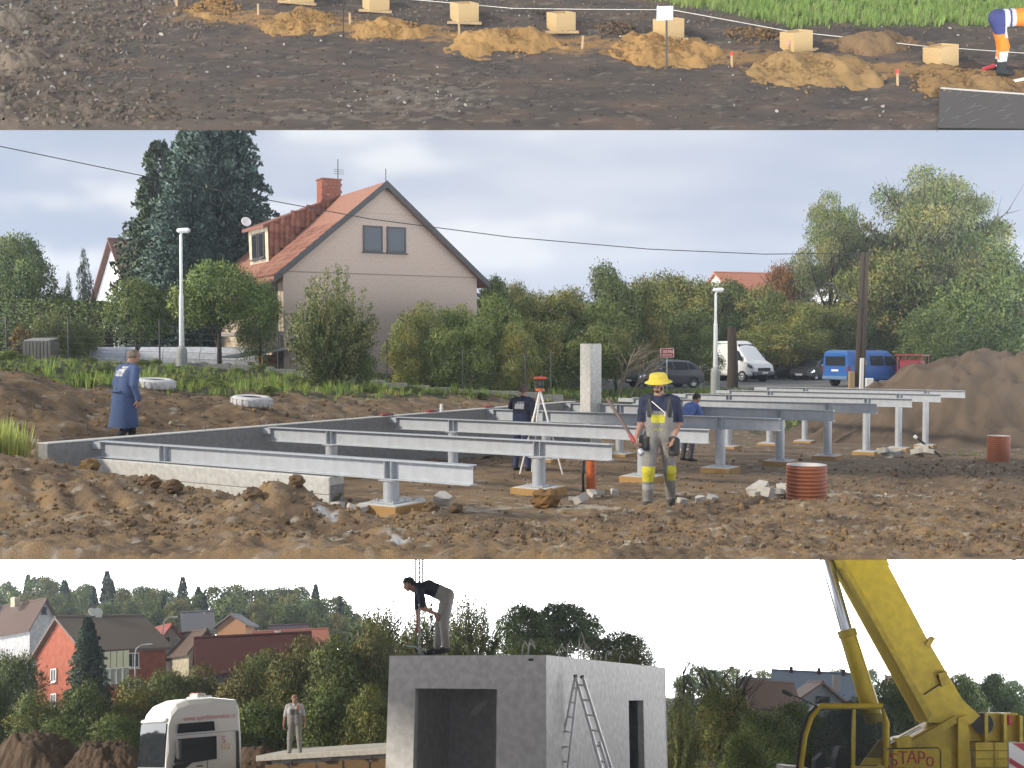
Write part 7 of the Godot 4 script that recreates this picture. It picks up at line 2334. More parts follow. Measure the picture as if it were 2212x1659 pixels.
func yard_bushes():
	# near thickets: [px, width, top, bottom, d, shape, tint, words]
	var dk := Color(0.72, 0.75, 0.62)
	var B := [[20, 170, 1400, 1650, 58, 1, dk, "dark leafy thicket before the white house"], [-20, 140, 1480, 1680, 52, 2, dk, "dense bush at the end of the thicket row"], [85, 170, 1500, 1690, 50, 0, Color(0.8, 0.85, 0.65), "broad bush before the red gable"], [190, 130, 1345, 1600, 62, 9, Color(0.85, 0.95, 0.8), "slender pale conifer before the orange house"], [180, 150, 1470, 1700, 50, 1, dk, "leafy bush at the foot of the slender conifer"], [290, 170, 1470, 1690, 52, 0, Color(0.9, 0.9, 0.7), "yellow green bush behind the truck cab"], [360, 150, 1440, 1650, 58, 1, Color(0.8, 0.8, 0.65), "bush below the white annexe"], [440, 170, 1445, 1660, 60, 0, Color(0.75, 0.7, 0.6), "brownish thicket below the cream house"], [520, 180, 1440, 1690, 54, 0, Color(0.7, 0.65, 0.55), "dark reddish thicket behind the truck"], [575, 170, 1400, 1640, 58, 1, Color(0.9, 0.9, 0.7), "bush growing before the maroon roof"], [640, 180, 1385, 1680, 54, 0, Color(0.75, 0.72, 0.6), "tangled thicket behind the standing man"], [725, 190, 1370, 1680, 52, 1, Color(0.8, 0.75, 0.65), "dark red brown thicket beside the cell"], [800, 170, 1340, 1690, 53, 0, Color(0.7, 0.68, 0.55), "tall thicket against the cell"], [560, 190, 1510, 1720, 48, 1, Color(0.75, 0.8, 0.62), "leafy undergrowth behind the slab"], [700, 190, 1500, 1720, 47, 2, Color(0.75, 0.8, 0.6), "green undergrowth between slab and cell"], [800, 150, 1490, 1720, 46, 0, Color(0.8, 0.82, 0.6), "leafy undergrowth at the cell wall"], [470, 160, 1560, 1730, 46, 2, Color(0.75, 0.78, 0.6), "low shrub behind the cab's rear"], [120, 200, 1560, 1720, 47, 2, Color(0.75, 0.8, 0.62), "low shrubs above the soil ridge"], [250, 180, 1540, 1720, 46, 1, Color(0.78, 0.82, 0.62), "broad bush at the truck's nose"],
		[1465, 110, 1480, 1760, 40, 9, Color(1, 1, 1), "pale grey green bush against the white cell wall"], [1570, 190, 1480, 1720, 50, 0, Color(0.85, 0.85, 0.65), "spreading thorn bush beyond the cell"], [1660, 160, 1530, 1740, 46, 1, Color(0.75, 0.8, 0.6), "leafy bush before the crane cab"], [1740, 190, 1530, 1740, 48, 2, Color(0.75, 0.8, 0.62), "dark shrubs seen through the crane cab"], [1850, 190, 1520, 1740, 50, 2, Color(0.75, 0.8, 0.62), "dark bush behind the crane's machine house"], [1930, 150, 1460, 1700, 58, 1, Color(0.75, 0.8, 0.6), "leafy tree between cylinder and boom"], [2070, 150, 1450, 1700, 56, 1, Color(0.85, 0.9, 0.7), "tall leafy tree behind the boom foot"], [2170, 150, 1465, 1700, 60, 2, Color(0.6, 0.7, 0.6), "dark rounded tree behind the counterweights"], [2215, 110, 1530, 1740, 46, 1, Color(0.8, 0.85, 0.6), "green bush beside the striped counterweight"], [1610, 130, 1570, 1760, 42, 1, Color(0.8, 0.85, 0.6), "low green bush right of the pale one"]]
	for q in B:
		var proto: ArrayMesh = P.feather[0] if q[5] == 9 else P.bush[q[5]]
		if q[0] == 190: proto = P.spruce[0]
		yplant("thicket", proto, q[0], q[1], q[2], q[3], q[4], q[6], q[7], "bush", "thickets of the yard", 0 if q[5] != 9 else -1)
	# trees beyond the cell
	yplant("willowy_tree", P.feather[1], 1015, 140, 1262, 1520, 60, Color(1.0, 1.0, 0.9), "pale willowy tree behind the man on the cell", "tree", "", 0)
	yplant("willowy_tree", P.feather[0], 930, 150, 1290, 1520, 62, Color(0.75, 0.75, 0.7), "greyish willowy tree beside the pale one", "tree", "", 0)
	yplant("willowy_tree", P.feather[1], 830, 180, 1285, 1540, 66, Color(0.8, 0.78, 0.72), "broad greyish willowy tree beyond the thickets", "tree", "", 0)
	yplant("oak_tree", P.round[0], 1125, 150, 1305, 1470, 75, Color(0.75, 0.85, 0.65), "dark rounded oak beyond the cell roof", "tree", "", 0)
	yplant("oak_tree", P.round[2], 1222, 185, 1296, 1480, 78, Color(0.75, 0.85, 0.62), "larger dark oak beside the rounded one", "tree", "", 0)
	yplant("oak_tree", P.round[1], 1330, 190, 1362, 1520, 72, Color(0.6, 0.65, 0.5), "low spreading oak sloping to the bare tree", "tree", "", 0)
	yplant("thicket", P.bush[1], 1150, 260, 1375, 1520, 60, Color(0.75, 0.78, 0.6), "long bushes just above the cell roof", "bush", "", -1)
	yplant("thicket", P.bush[0], 1360, 160, 1405, 1560, 60, Color(0.6, 0.6, 0.5), "dark bushes beyond the bright cell wall", "bush", "", -1)
	for q in [[1478, 1375, 1640, 58, 1.0, "bare thin tree rising over the thorn bush"], [1545, 1415, 1650, 54, 1.4, "gnarled half bare tree with dark twigs"], [1590, 1420, 1650, 55, 1.2, "gnarled half bare tree beside the low house"]]:
		var kk: float = q[3] / FD
		var o := thing("bare_tree", q[5], "tree", ys(q[0], q[2], q[3], rng.randf() * 6))
		obj("trunk", P.bare, M.bark, o, Transform3D(Basis.from_scale(Vector3(2.6 * q[4], (q[2] - q[1]) * kk, 2.6 * q[4])), Vector3.ZERO))
		obj("crown", P.feather[1] if q[4] == 1.0 else P.round[1], leafm(Color(0.55, 0.58, 0.45)), o, Transform3D(Basis.from_scale(Vector3(1.4 * q[4], (q[2] - q[1]) * kk * 0.7, 1.4 * q[4])), Vector3.ZERO))
	# village street lamps
	for q in [[352, 1340, 1450, 78, "tall curved street lamp before the white house"], [292, 1400, 1500, 68, "curved street lamp beside the glazed porch"]]:
		var kk: float = q[3] / FD
		var h: float = (q[2] - q[1]) * kk
		var o := thing("village_lamp", q[4], "street lamp", ys(q[0], q[2], q[3]), "curved village lamps")
		var m := Msh.new(); m.tube([Vector3(0, -1, 0), Vector3(0, h * 0.8, 0), Vector3(0.06, h * 0.93, 0), Vector3(0.35, h, 0), Vector3(0.7, h + 0.02, 0)], [0.05, 0.04, 0.035, 0.03, 0.03], 6)
		obj("shaft", m, mat(Color(0.35, 0.36, 0.38), 0.6), o)
		m = Msh.new(); m.box(Vector3(0.8, h, 0), Vector3(0.35, 0.07, 0.12), Basis(), 0.02)
		obj("lamp_head", m, mat(Color(0.45, 0.46, 0.48), 0.6), o)

func yard_things():
	rng.seed = 700
	# soil ridge at the left
	for q in [[70, 1662, 220, 62, 40.0, "brown soil ridge at the thicket foot"], [225, 1668, 170, 58, 39.0, "soil ridge running up to the truck cab"], [560, 1668, 200, 40, 44.0, "low soil bank behind the concrete slab"]]:
		var k: float = q[4] / FD
		var h := soil_heap(q[2] * k * 0.62, 1.6, q[3] * k * 1.15, Color(0.17, 0.115, 0.075), int(q[0]), 0.3)
		h.name = numbered("soil_ridge")
		tag(h, q[5], "soil heap", "soil ridges of the yard")
		h.transform = ys(q[0], q[1], q[4])
	concrete_cell()
	ladder()
	floor_slab()
	truck_cab()
	crane()
	yard_people()

func concrete_cell():
	var wallm := mat(Color(0.72, 0.72, 0.715), 0.85, 0, "concrete", 0.5, 0.2)
	var xf := ys(1180, 1415, 20.8)
	xf.basis = xf.basis * Basis(Vector3.UP, deg_to_rad(-20.0))
	# own axes: origin at the front right top corner, x along the front (to the right), z towards the viewer
	var o := thing("concrete_cell", "grey concrete room cell with a large front opening and a bright side wall", "building", xf)
	var W := 3.04
	var L := 9.4
	var H := 3.3
	var t := 0.14
	# front opening between fractions of the width
	var a := -W + 0.54
	var b := -0.92
	var top := -0.58
	var m := Msh.new()
	m.box(Vector3((-W + a) / 2, -H / 2, -t / 2), Vector3(a + W, H, t)); m.box(Vector3(b / 2, -H / 2, -t / 2), Vector3(-b, H, t)); m.box(Vector3((a + b) / 2, top / 2, -t / 2), Vector3(b - a, -top, t))
	obj("front_wall", m, wallm, o)
	# side wall with a doorway
	var s0 := 0.0
	var d0 := -5.7
	var d1 := -7.05
	m = Msh.new()
	m.box(Vector3(-t / 2, -H / 2, (d0 - t) / 2), Vector3(t, H, -d0 - t)); m.box(Vector3(-t / 2, -H / 2, (d1 - L) / 2), Vector3(t, H, L + d1)); m.box(Vector3(-t / 2, -0.39, (d0 + d1) / 2), Vector3(t, 0.78, d0 - d1))
	obj("side_wall", m, wallm, o)
	m = Msh.new(); m.box(Vector3(-W + t / 2, -H / 2, -L / 2), Vector3(t, H, L - 2 * t)); obj("far_wall", m, wallm, o)
	m = Msh.new(); m.box(Vector3(-W / 2, -H / 2, -L + t / 2), Vector3(W, H, t)); obj("rear_wall", m, wallm, o)
	m = Msh.new(); m.box(Vector3(-W / 2, -t / 2 - 0.002, -L / 2), Vector3(W - 2 * t, t, L - 2 * t)); obj("ceiling_slab", m, wallm, o)
	m = Msh.new(); m.box(Vector3(-W / 2, -H + t / 2, -L / 2), Vector3(W - 2 * t, t, L - 2 * t)); obj("floor_slab", m, wallm, o)
	m = Msh.new(); m.box(Vector3(-W / 2, -H / 2, -2.6), Vector3(W - 2 * t, H - 2 * t, 0.1)); obj("partition", m, wallm, o)
	# added pale disc in place of the sun spot on the partition
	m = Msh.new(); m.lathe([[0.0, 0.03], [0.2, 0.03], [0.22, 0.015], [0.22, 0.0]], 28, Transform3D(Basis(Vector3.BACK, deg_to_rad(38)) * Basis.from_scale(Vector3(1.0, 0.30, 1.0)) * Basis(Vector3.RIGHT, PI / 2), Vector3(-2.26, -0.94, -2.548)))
	obj("sun_spot_disc", m, mat(Color(0.85, 0.85, 0.80), 0.5), o)
	m = Msh.new(); m.box(Vector3(-0.28, -0.08, 0.005), Vector3(0.09, 0.04, 0.012)); obj("lifting_socket", m, M.black, o)
	# loops of reinforcement sticking out of the roof
	for q in [[-0.6, -0.4, 0.25], [-0.52, -0.5, 0.3], [-0.45, -0.3, 0.22], [-0.1, -1.0, 0.2], [-0.12, -1.6, 0.32], [-0.08, -2.2, 0.5], [-0.1, -2.4, 0.34], [-0.1, -2.6, 0.3], [-0.08, -3.3, 0.14], [-0.1, -4.2, 0.22], [-0.12, -5.4, 0.2], [-2.7, -0.6, 0.14]]:
		m = Msh.new(); m.tube([Vector3(q[0], -0.02, q[1]), Vector3(q[0] + 0.02, q[2] * 0.7, q[1]), Vector3(q[0] + 0.07, q[2], q[1] + 0.02), Vector3(q[0] + 0.16, q[2] * 0.55, q[1] + 0.05)], [0.012], 5)
		obj("rebar_loop", m, mat(Color(0.42, 0.40, 0.38), 0.7), o)
	m = Msh.new(); m.tube([Vector3(-2.55, 0.0, -0.5), Vector3(-2.75, 0.18, -0.5), Vector3(-2.95, 0.2, -0.5)], [0.014], 5)
	obj("lifting_strap", m, mat(Color(0.25, 0.4, 0.42), 0.8), o)
	# hoist chains above
	for px in [898, 906, 913]:
		m = Msh.new()
		var p0 := yd(px, 1180, 22.4)
		var p1 := yd(px, 1412 if px == 906 else 1268, 22.4)
		var n := 46
		var ch := thing("hoist_chain", "thin steel lifting chain hanging over the cell roof" if px != 906 else "steel lifting chain reaching down to the bending man's hand", "chain", Transform3D(), "lifting chains")
		for k in n:
			var q0 := p0.lerp(p1, float(k) / n)
			var q1 := p0.lerp(p1, (k + 0.8) / n)
			m.tube([q0, q1], [0.026 if k % 2 else 0.014], 4, false)
		m.tube([p0, p1], [0.012], 5, false)
		obj("links", m, mat(Color(0.33, 0.32, 0.30), 0.6, 0.3), ch)
		m = Msh.new(); m.tube([p1 - Vector3(0, 0.04, 0), p1], [0.03], 6)
		obj("end_hook", m, M.dark, ch)

func ladder():
	var al := mat(Color(0.7, 0.71, 0.72), 0.4, 0.2)
	# stands plumb before the bright side wall: feet apart, top joined
	var d := 21.6
	var o := thing("stepladder", "tall aluminium stepladder standing before the bright cell wall", "ladder", ys(1250, 1460, d))
	var k := d / FD
	var P3 := func(px: float, py: float, z: float) -> Vector3: return Vector3((px - 1250) * k, (1460 - py) * k, z)
	for q in [[1243, 1462, 1198, 1700, 0.02, -0.45], [1249, 1466, 1222, 1700, 0.1, -0.1]]:
		var m := Msh.new(); m.tube([P3.call(q[0], q[1], 0.0), P3.call(q[2], q[3], q[5])], [0.026], 4); obj("rail", m, al, o)
	for i in 8:
		var t := (i + 0.7) / 8.0
		var a: Vector3 = P3.call(lerpf(1243, 1198, t), lerpf(1462, 1700, t), -0.45 * t)
		var b: Vector3 = P3.call(lerpf(1249, 1222, t), lerpf(1466, 1700, t), -0.1 * t)
		var m := Msh.new(); m.tube([a, b], [0.018], 6); obj("rung", m, al, o)
	for q in [[1243, 1460, 1312, 1700, 0.35], [1258, 1462, 1330, 1700, 0.75]]:
		var m := Msh.new(); m.tube([P3.call(q[0], q[1], 0.05), P3.call(q[2], q[3], q[4])], [0.032], 4); obj("rail", m, al, o)
	for i in 8:
		var t := (i + 0.6) / 8.0
		var a: Vector3 = P3.call(lerpf(1243, 1312, t), lerpf(1460, 1700, t), 0.05 + 0.3 * t)
		var b: Vector3 = P3.call(lerpf(1258, 1330, t), lerpf(1462, 1700, t), 0.05 + 0.7 * t)
		var m := Msh.new(); m.tube([a, b], [0.02], 6); obj("rung", m, al, o)
	for q in [[1243, 1461], [1257, 1462]]:
		var m := Msh.new(); m.box(P3.call(q[0], q[1], 0.04), Vector3(0.07, 0.06, 0.07), Basis(Vector3.BACK, 0.3), 0.01); obj("hinge", m, M.dark, o)
	for q in [[1276, 1588, 1312, 1712], [1288, 1588, 1326, 1712]]:
		var m := Msh.new(); m.tube([P3.call(q[0], q[1], 0.6), P3.call(q[2], q[3], 0.75)], [0.03], 4); obj("extension_rail", m, al, o)

func floor_slab():
	var d := 35.0
	var k := d / FD
	var o := thing("floor_slab", "pale concrete floor slab on timber formwork, a man standing on it", "slab", ys(555, 1633, d, deg_to_rad(-4)))
	var W := 330 * k
	var m := Msh.new(); m.box(Vector3(W / 2, -0.07, -2.2), Vector3(W, 0.16, 4.6), Basis(), 0.015); obj("slab_plate", m, mat(Color(0.68, 0.66, 0.60), 0.85, 0, "concrete", 0.6), o)
	m = Msh.new(); m.box(Vector3(W / 2 + 0.15, -0.42, -2.2), Vector3(W - 0.5, 0.5, 4.2), Basis(), 0.02); obj("slab_edge_beam", m, mat(Color(0.62, 0.60, 0.55), 0.85, 0, "concrete", 0.6), o)
	for i in 6:
		m = Msh.new(); m.box(Vector3(0.6 + i * W / 6.0, -0.45, 0.0), Vector3(W / 6.0 - 0.06, 0.38, 0.04), Basis(), 0.006); obj("formwork_board", m, mat(Color(0.3, 0.22, 0.14), 0.85, 0, "wood", 4.0), o)
	for i in 4:
		m = Msh.new(); m.box(Vector3(0.9 + i * W / 4.0, -0.2, 0.1), Vector3(0.3, 0.12, 0.05), Basis(), 0.01); obj("clamp", m, M.dark, o)

func truck_cab():
	var d := 38.0
	var base := yd(415, 1510, d)
	var xf := stand(BB, base, PI + 0.64)     # x forward points left and a little towards us
	xf.origin = base + xf.basis.y * -3.62
	var o := thing("truck_cab", "white lorry cab with red web address and amber beacon", "truck", xf)
	var wp := mat(Color(0.78, 0.79, 0.80), 0.3)
	var S := [[-1.1, 0.7, 2.3, 3.36, 1.18, 1.2, 1.06], [-1.04, 0.6, 2.3, 3.52, 1.2, 1.22, 1.08], [-0.2, 0.6, 2.3, 3.64, 1.2, 1.22, 1.08], [0.55, 0.6, 2.3, 3.62, 1.2, 1.22, 1.07], [0.9, 0.6, 2.28, 3.5, 1.2, 1.22, 1.07], [1.1, 0.6, 2.25, 3.26, 1.2, 1.22, 1.1], [1.2, 0.6, 2.15, 2.95, 1.2, 1.21, 1.14], [1.28, 0.6, 1.8, 2.0, 1.19, 1.2, 1.17], [1.31, 0.6, 1.4, 1.5, 1.17, 1.18, 1.15]]
	obj("body", shell(S), wp, o)
	for sd in [-1.0, 1.0]:
		obj("side_window", side_pane(S, [[-0.28, 1.78], [0.5, 1.74], [0.72, 1.6], [1.12, 1.6], [1.02, 2.0], [0.95, 2.46], [-0.28, 2.46]], sd, 0.055), M.glass_dark, o)
		obj("side_window", side_pane(S, [[-0.24, 2.62], [0.96, 2.62], [0.9, 2.9], [-0.22, 2.9]], sd, 0.055), M.glass_dark, o)
		obj("door_seam", side_pane(S, [[0.0, 0.9], [0.02, 0.9], [0.02, 1.8], [0.0, 1.8]], sd, 0.03), M.dark, o)
		obj("rear_fairing", side_pane(S, [[-1.06, 0.8], [-0.92, 0.8], [-0.92, 2.55], [-1.02, 2.55]], sd, 0.034), M.dark, o)
		obj("roof_seam", side_pane(S, [[-1.0, 2.555], [0.95, 2.555], [0.95, 2.575], [-1.0, 2.575]], sd, 0.03), mat(Color(0.4, 0.41, 0.42), 0.6), o)
		box_part(o, "door_handle", Vector3(0.25, 1.62, sd * 1.225), Vector3(0.2, 0.04, 0.04), M.dark)
		box_part(o, "mirror", Vector3(0.98, 2.15, sd * 1.42), Vector3(0.12, 0.55, 0.2), M.dark, 0.04)
		box_part(o, "mirror_arm", Vector3(0.98, 1.75, sd * 1.32), Vector3(0.3, 0.06, 0.3), M.dark, 0.01)
	obj("windscreen", slope_pane(1.31, 1.68, 1.12, 1.21, 2.95, 1.08, 0.03), M.glass_dark, o)
	box_part(o, "sun_visor", Vector3(1.2, 3.03, 0), Vector3(0.16, 0.12, 2.1), wp, 0.04)
	box_part(o, "grille", Vector3(1.31, 1.25, 0), Vector3(0.06, 0.6, 1.7), M.dark, 0.02)
	for k in 4: box_part(o, "grille_bar", Vector3(1.345, 1.05 + 0.13 * k, 0), Vector3(0.03, 0.03, 1.6), mat(Color(0.3, 0.31, 0.32), 0.5), 0.004)
	box_part(o, "beacon_base", Vector3(-0.35, 3.66, 0.3), Vector3(0.5, 0.08, 0.9), M.white, 0.02)
	box_part(o, "amber_beacon", Vector3(-0.42, 3.74, 0.72), Vector3(0.34, 0.16, 0.34), M.amber, 0.05)
	box_part(o, "beacon_lens", Vector3(-0.3, 3.73, 0.2), Vector3(0.3, 0.12, 0.5), mat(Color(0.55, 0.5, 0.48), 0.4), 0.04)
	wheels(o, [0.2], 1.15, 0.5, M.chrome)
	var tb := Basis(Vector3(-1, 0, 0), Vector3.UP, Vector3(0, 0, -1))
	# lettering on the side that faces us (the side with z below zero faces us because x points left)
	var red := mat(Color(0.62, 0.20, 0.20), 0.6)
	for sd in [-1.0]:
		var z: float = sd * (side_z(S, 0.2, 3.02) + 0.035)
		text_on(o, "www.speditionlakar.cz", 0.125, Vector3(-0.1, 3.03, z), tb, red, "web_address")
		text_on(o, "122", 0.16, Vector3(-0.55, 2.12, sd * 1.265), tb, mat(Color(0.7, 0.42, 0.1), 0.6), "logo")
		text_on(o, "S", 0.22, Vector3(-0.5, 2.33, sd * 1.265), tb, red, "logo")
	var fb := Basis(Vector3(0, 0, -1), Vector3.UP, Vector3(1, 0, 0))

func crane():
	var d := 27.0
	var k := d / FD
	var O := yd(1990, 1640, d)
	var xf := stand(BB, O)
	var o := thing("mobile_crane", "yellow mobile crane with raised telescopic boom and glazed cab", "crane", xf)
	var inv := xf.affine_inverse()
	# picture plane of the crane's side: x right, y up, z towards us
	var pt := func(px: float, py: float, z: float) -> Vector3:
		var r: Vector3 = inv.basis * ray(px, py)
		var e: Vector3 = inv * EYE
		return e + r * ((z - e.z) / r.z)
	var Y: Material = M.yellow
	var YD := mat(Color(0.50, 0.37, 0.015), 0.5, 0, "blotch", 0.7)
	var plate := func(called: String, poly: Array, z0: float, z1: float, mt: Material, parent: Node = null):
		var pl := PackedVector2Array()
		for q in poly:
			var v: Vector3 = pt.call(q[0], q[1], 0.0)
			pl.append(Vector2(v.x, v.y))
		var m := Msh.new()
		m.prism(pl, z0, z1)
		return obj(called, m, mt, parent if parent else o)
	# boom: outer section with a chamfered belly
	var boom: Node = plate.call("boom", [[1785, 1185], [1886, 1185], [1994, 1389], [2066, 1513], [2102, 1545], [2085, 1562], [1992, 1560], [1984, 1543]], -0.4, 0.4, Y)
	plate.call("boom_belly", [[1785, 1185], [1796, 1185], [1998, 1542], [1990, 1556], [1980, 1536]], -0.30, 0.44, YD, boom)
	plate.call("boom_collar", [[1800, 1213], [1902, 1210], [1910, 1226], [1809, 1230]], -0.44, 0.43, Y, boom)
	plate.call("boom_lug", [[1984, 1394], [2000, 1376], [2006, 1381], [1994, 1400]], 0.2, 0.44, YD, boom)
	for q in [[[1985, 1500], [2018, 1478], [2022, 1470], [2012, 1462], [2020, 1452], [2034, 1462]], [[1975, 1498], [1982, 1520], [1996, 1545]]]:
		var pts := []
		for v in q: pts.append(pt.call(v[0] + 12, v[1], 0.42))
		var m := Msh.new(); m.tube(pts, [0.014], 5); obj("hydraulic_hose", m, M.black, boom)
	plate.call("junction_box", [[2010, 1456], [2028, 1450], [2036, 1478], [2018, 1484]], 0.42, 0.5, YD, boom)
	# lifting cylinder
	var m := Msh.new(); m.tube([pt.call(1890, 1560, -0.1), pt.call(1829, 1364, -0.1)], [0.21, 0.19], 20); obj("cylinder_barrel", m, Y, o)
	m = Msh.new(); m.tube([pt.call(1833, 1376, -0.1), pt.call(1828, 1360, -0.1)], [0.215], 20); obj("cylinder_gland", m, YD, o)
	m = Msh.new(); m.tube([pt.call(1830, 1366, -0.1), pt.call(1778, 1185, -0.1)], [0.14], 20); obj("cylinder_rod", m, M.chrome, o)
	# cab: open frame with glass
	var fr := [[1727, 1700], [1730, 1650], [1738, 1590], [1752, 1548], [1772, 1526], [1905, 1526], [1914, 1560], [1914, 1700]]
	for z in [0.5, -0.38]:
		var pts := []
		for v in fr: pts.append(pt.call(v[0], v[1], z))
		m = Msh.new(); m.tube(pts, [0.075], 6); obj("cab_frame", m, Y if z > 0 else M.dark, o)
		pts = []
		for v in fr.slice(0, 5): pts.append(pt.call(v[0] - 7, v[1] - 2, z + 0.02))
		m = Msh.new(); m.tube(pts, [0.035], 6); obj("window_seal", m, M.black, o)
	plate.call("cab_roof", [[1755, 1536], [1768, 1522], [1900, 1523], [1905, 1530], [1770, 1533]], -0.42, 0.55, M.dark)
	plate.call("cab_pillar", [[1828, 1530], [1834, 1530], [1832, 1690], [1824, 1690]], 0.46, 0.54, Y)
	var gl := mat(Color(0.03, 0.035, 0.035), 0.05)
	gl.metallic_specular = 0.15
	gl.transparency = BaseMaterial3D.TRANSPARENCY_ALPHA
	gl.albedo_color.a = 0.28
	plate.call("cab_glass", [[1744, 1690], [1746, 1620], [1758, 1560], [1776, 1540], [1826, 1540], [1822, 1690]], 0.49, 0.5, gl)
	plate.call("cab_glass", [[1836, 1540], [1908, 1540], [1908, 1634], [1834, 1634]], 0.49, 0.5, gl)
	plate.call("cab_glass", [[1736, 1690], [1740, 1600], [1758, 1548], [1776, 1532], [1900, 1532], [1908, 1690]], -0.4, -0.39, gl)
	plate.call("inner_panel", [[1846, 1650], [1888, 1595], [1908, 1598], [1908, 1650]], 0.40, 0.44, YD)
	plate.call("door_panel", [[1824, 1652], [1912, 1652], [1912, 1720], [1820, 1720]], 0.47, 0.56, Y)
	plate.call("door_latch", [[1893, 1655], [1899, 1655], [1899, 1668], [1893, 1668]], 0.555, 0.58, M.black)
	plate.call("operator_seat", [[1795, 1690], [1797, 1640], [1806, 1612], [1816, 1612], [1818, 1690]], -0.15, 0.3, M.dark)
	plate.call("seat_cushion", [[1780, 1690], [1782, 1660], [1812, 1655], [1814, 1690]], -0.15, 0.3, M.red)
	plate.call("console", [[1752, 1690], [1756, 1640], [1772, 1625], [1780, 1640], [1770, 1690]], -0.1, 0.25, M.dark)
	m = Msh.new(); m.tube([pt.call(1765, 1526, 0.3), pt.call(1722, 1505, 0.35), pt.call(1700, 1498, 0.35)], [0.015], 5); obj("mirror_arm", m, M.dark, o)
	m = Msh.new(); m.box(pt.call(1700, 1497, 0.35), Vector3(0.26, 0.09, 0.12), Basis(Vector3.BACK, -0.3), 0.03); obj("work_lamp", m, M.dark, o)
	m = Msh.new(); m.box(pt.call(1775, 1512, 0.3), Vector3(0.2, 0.09, 0.12), Basis(Vector3.BACK, 0.5), 0.03); obj("roof_lamp", m, M.dark, o)
	# machine house
	plate.call("slewing_frame", [[1915, 1600], [1960, 1590], [2052, 1542], [2052, 1720], [1915, 1720]], -0.6, 0.34, Y)
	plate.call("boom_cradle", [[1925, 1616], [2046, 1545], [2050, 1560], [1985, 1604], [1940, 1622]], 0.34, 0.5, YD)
	m = Msh.new(); m.tube([pt.call(1922, 1606, 0.5), pt.call(1990, 1570, 0.5)], [0.03], 8); obj("hydraulic_pipe", m, M.chrome, o)
	plate.call("machine_box", [[1918, 1592], [1946, 1586], [1952, 1598], [1952, 1612], [1922, 1616]], 0.3, 0.56, Y)
	var nb: Node = plate.call("name_board", [[1912, 1616], [2028, 1614], [2034, 1622], [2034, 1730], [1912, 1730]], 0.3, 0.58, Y)
	m = Msh.new()
	m.tube([pt.call(1916, 1617, 0.585), pt.call(2026, 1615, 0.585), pt.call(2032, 1623, 0.585), pt.call(2032, 1720, 0.585)], [0.012], 5)
	obj("board_trim", m, M.black, nb)
	var rt := mat(Color(0.42, 0.02, 0.05), 0.5)
	for q in [["S", 1931, 1641, 0.27, 0.06], ["T", 1950, 1637, 0.28, 0.03], ["A", 1970, 1635, 0.28, 0.0], ["P", 1990, 1637, 0.28, -0.03], ["o", 2009, 1642, 0.27, -0.06]]:
		text_on(nb, q[0], q[3], pt.call(q[1], q[2], 0.585), Basis(Vector3.BACK, q[4]), rt, "red_letter", 0.01)
	text_on(nb, "AUTOJEŘÁBY", 0.12, pt.call(1962, 1664, 0.585), Basis(), rt, "small_lettering", 0.006)
	# winch and counterweights
	plate.call("rear_frame", [[2052, 1540], [2188, 1540], [2188, 1600], [2052, 1600]], -0.5, 0.25, Y)
	plate.call("rear_tower", [[2052, 1550], [2072, 1545], [2084, 1720], [2052, 1720]], 0.2, 0.5, Y)
	for q in [[2056, 1548], [2110, 1540], [2150, 1540], [2184, 1545]]:
		plate.call("frame_post", [[q[0], q[1]], [q[0] + 7, q[1]], [q[0] + 7, 1602], [q[0], 1602]], 0.25, 0.46, YD)
	m = Msh.new(); m.tube([pt.call(2122, 1562, -0.3), pt.call(2122, 1562, 0.4)], [0.22], 18); obj("winch_drum", m, M.dark, o)
	for z in [-0.1, 0.02, 0.14, 0.26, 0.38]:
		m = Msh.new(); m.lathe([[0.235, -0.02], [0.25, 0.0], [0.235, 0.02]], 18, Transform3D(Basis(Vector3.RIGHT, PI / 2), pt.call(2122, 1562, z))); obj("rope_coil", m, mat(Color(0.2, 0.2, 0.2), 0.5, 0.4), o)
	m = Msh.new(); m.box(pt.call(2180, 1555, 0.4), Vector3(0.1, 0.22, 0.12), Basis(), 0.02); obj("tail_lamp", m, M.red, o)
	for r in 5:
		var y0 := 1602 + r * 17.5
		plate.call("counterweight", [[2086, y0], [2154, y0], [2154, y0 + 16.3], [2086, y0 + 16.3]], -0.6, 0.58, Y)
		plate.call("counterweight_cap", [[2125, y0 + 1], [2133, y0 + 1], [2133, y0 + 15], [2125, y0 + 15]], 0.58, 0.61, YD)
	var wb: Node = plate.call("striped_panel", [[2155, 1602], [2189, 1602], [2189, 1700], [2155, 1700]], -0.6, 0.6, M.white)
	for r in 5:
		var y0 := 1600 + r * 27.0
		plate.call("red_stripe", [[2156, y0 + 6], [2188, y0 + 26], [2188, y0 + 38], [2156, y0 + 18]] if r > 0 else [[2162, 1603], [2188, 1603], [2188, 1620]], 0.601, 0.606, mat(Color(0.45, 0.04, 0.05), 0.5), wb)
	m = Msh.new(); m.tube([pt.call(2135, 1540, 0.2), pt.call(2060, 1430, 0.2), pt.call(1940, 1220, 0.2), pt.call(1920, 1185, 0.2)], [0.006], 4); obj("hoist_rope", m, M.cable, o)
	m = Msh.new(); m.tube([pt.call(2136, 1540, 0.2), pt.call(2137, 1527, 0.2)], [0.02, 0.012], 6); obj("rope_guide", m, M.white, o)
	# carrier deck
	plate.call("carrier_deck", [[1690, 1653], [1740, 1657], [1740, 1720], [1690, 1720]], -0.6, 0.2, mat(Color(0.55, 0.55, 0.55), 0.6))

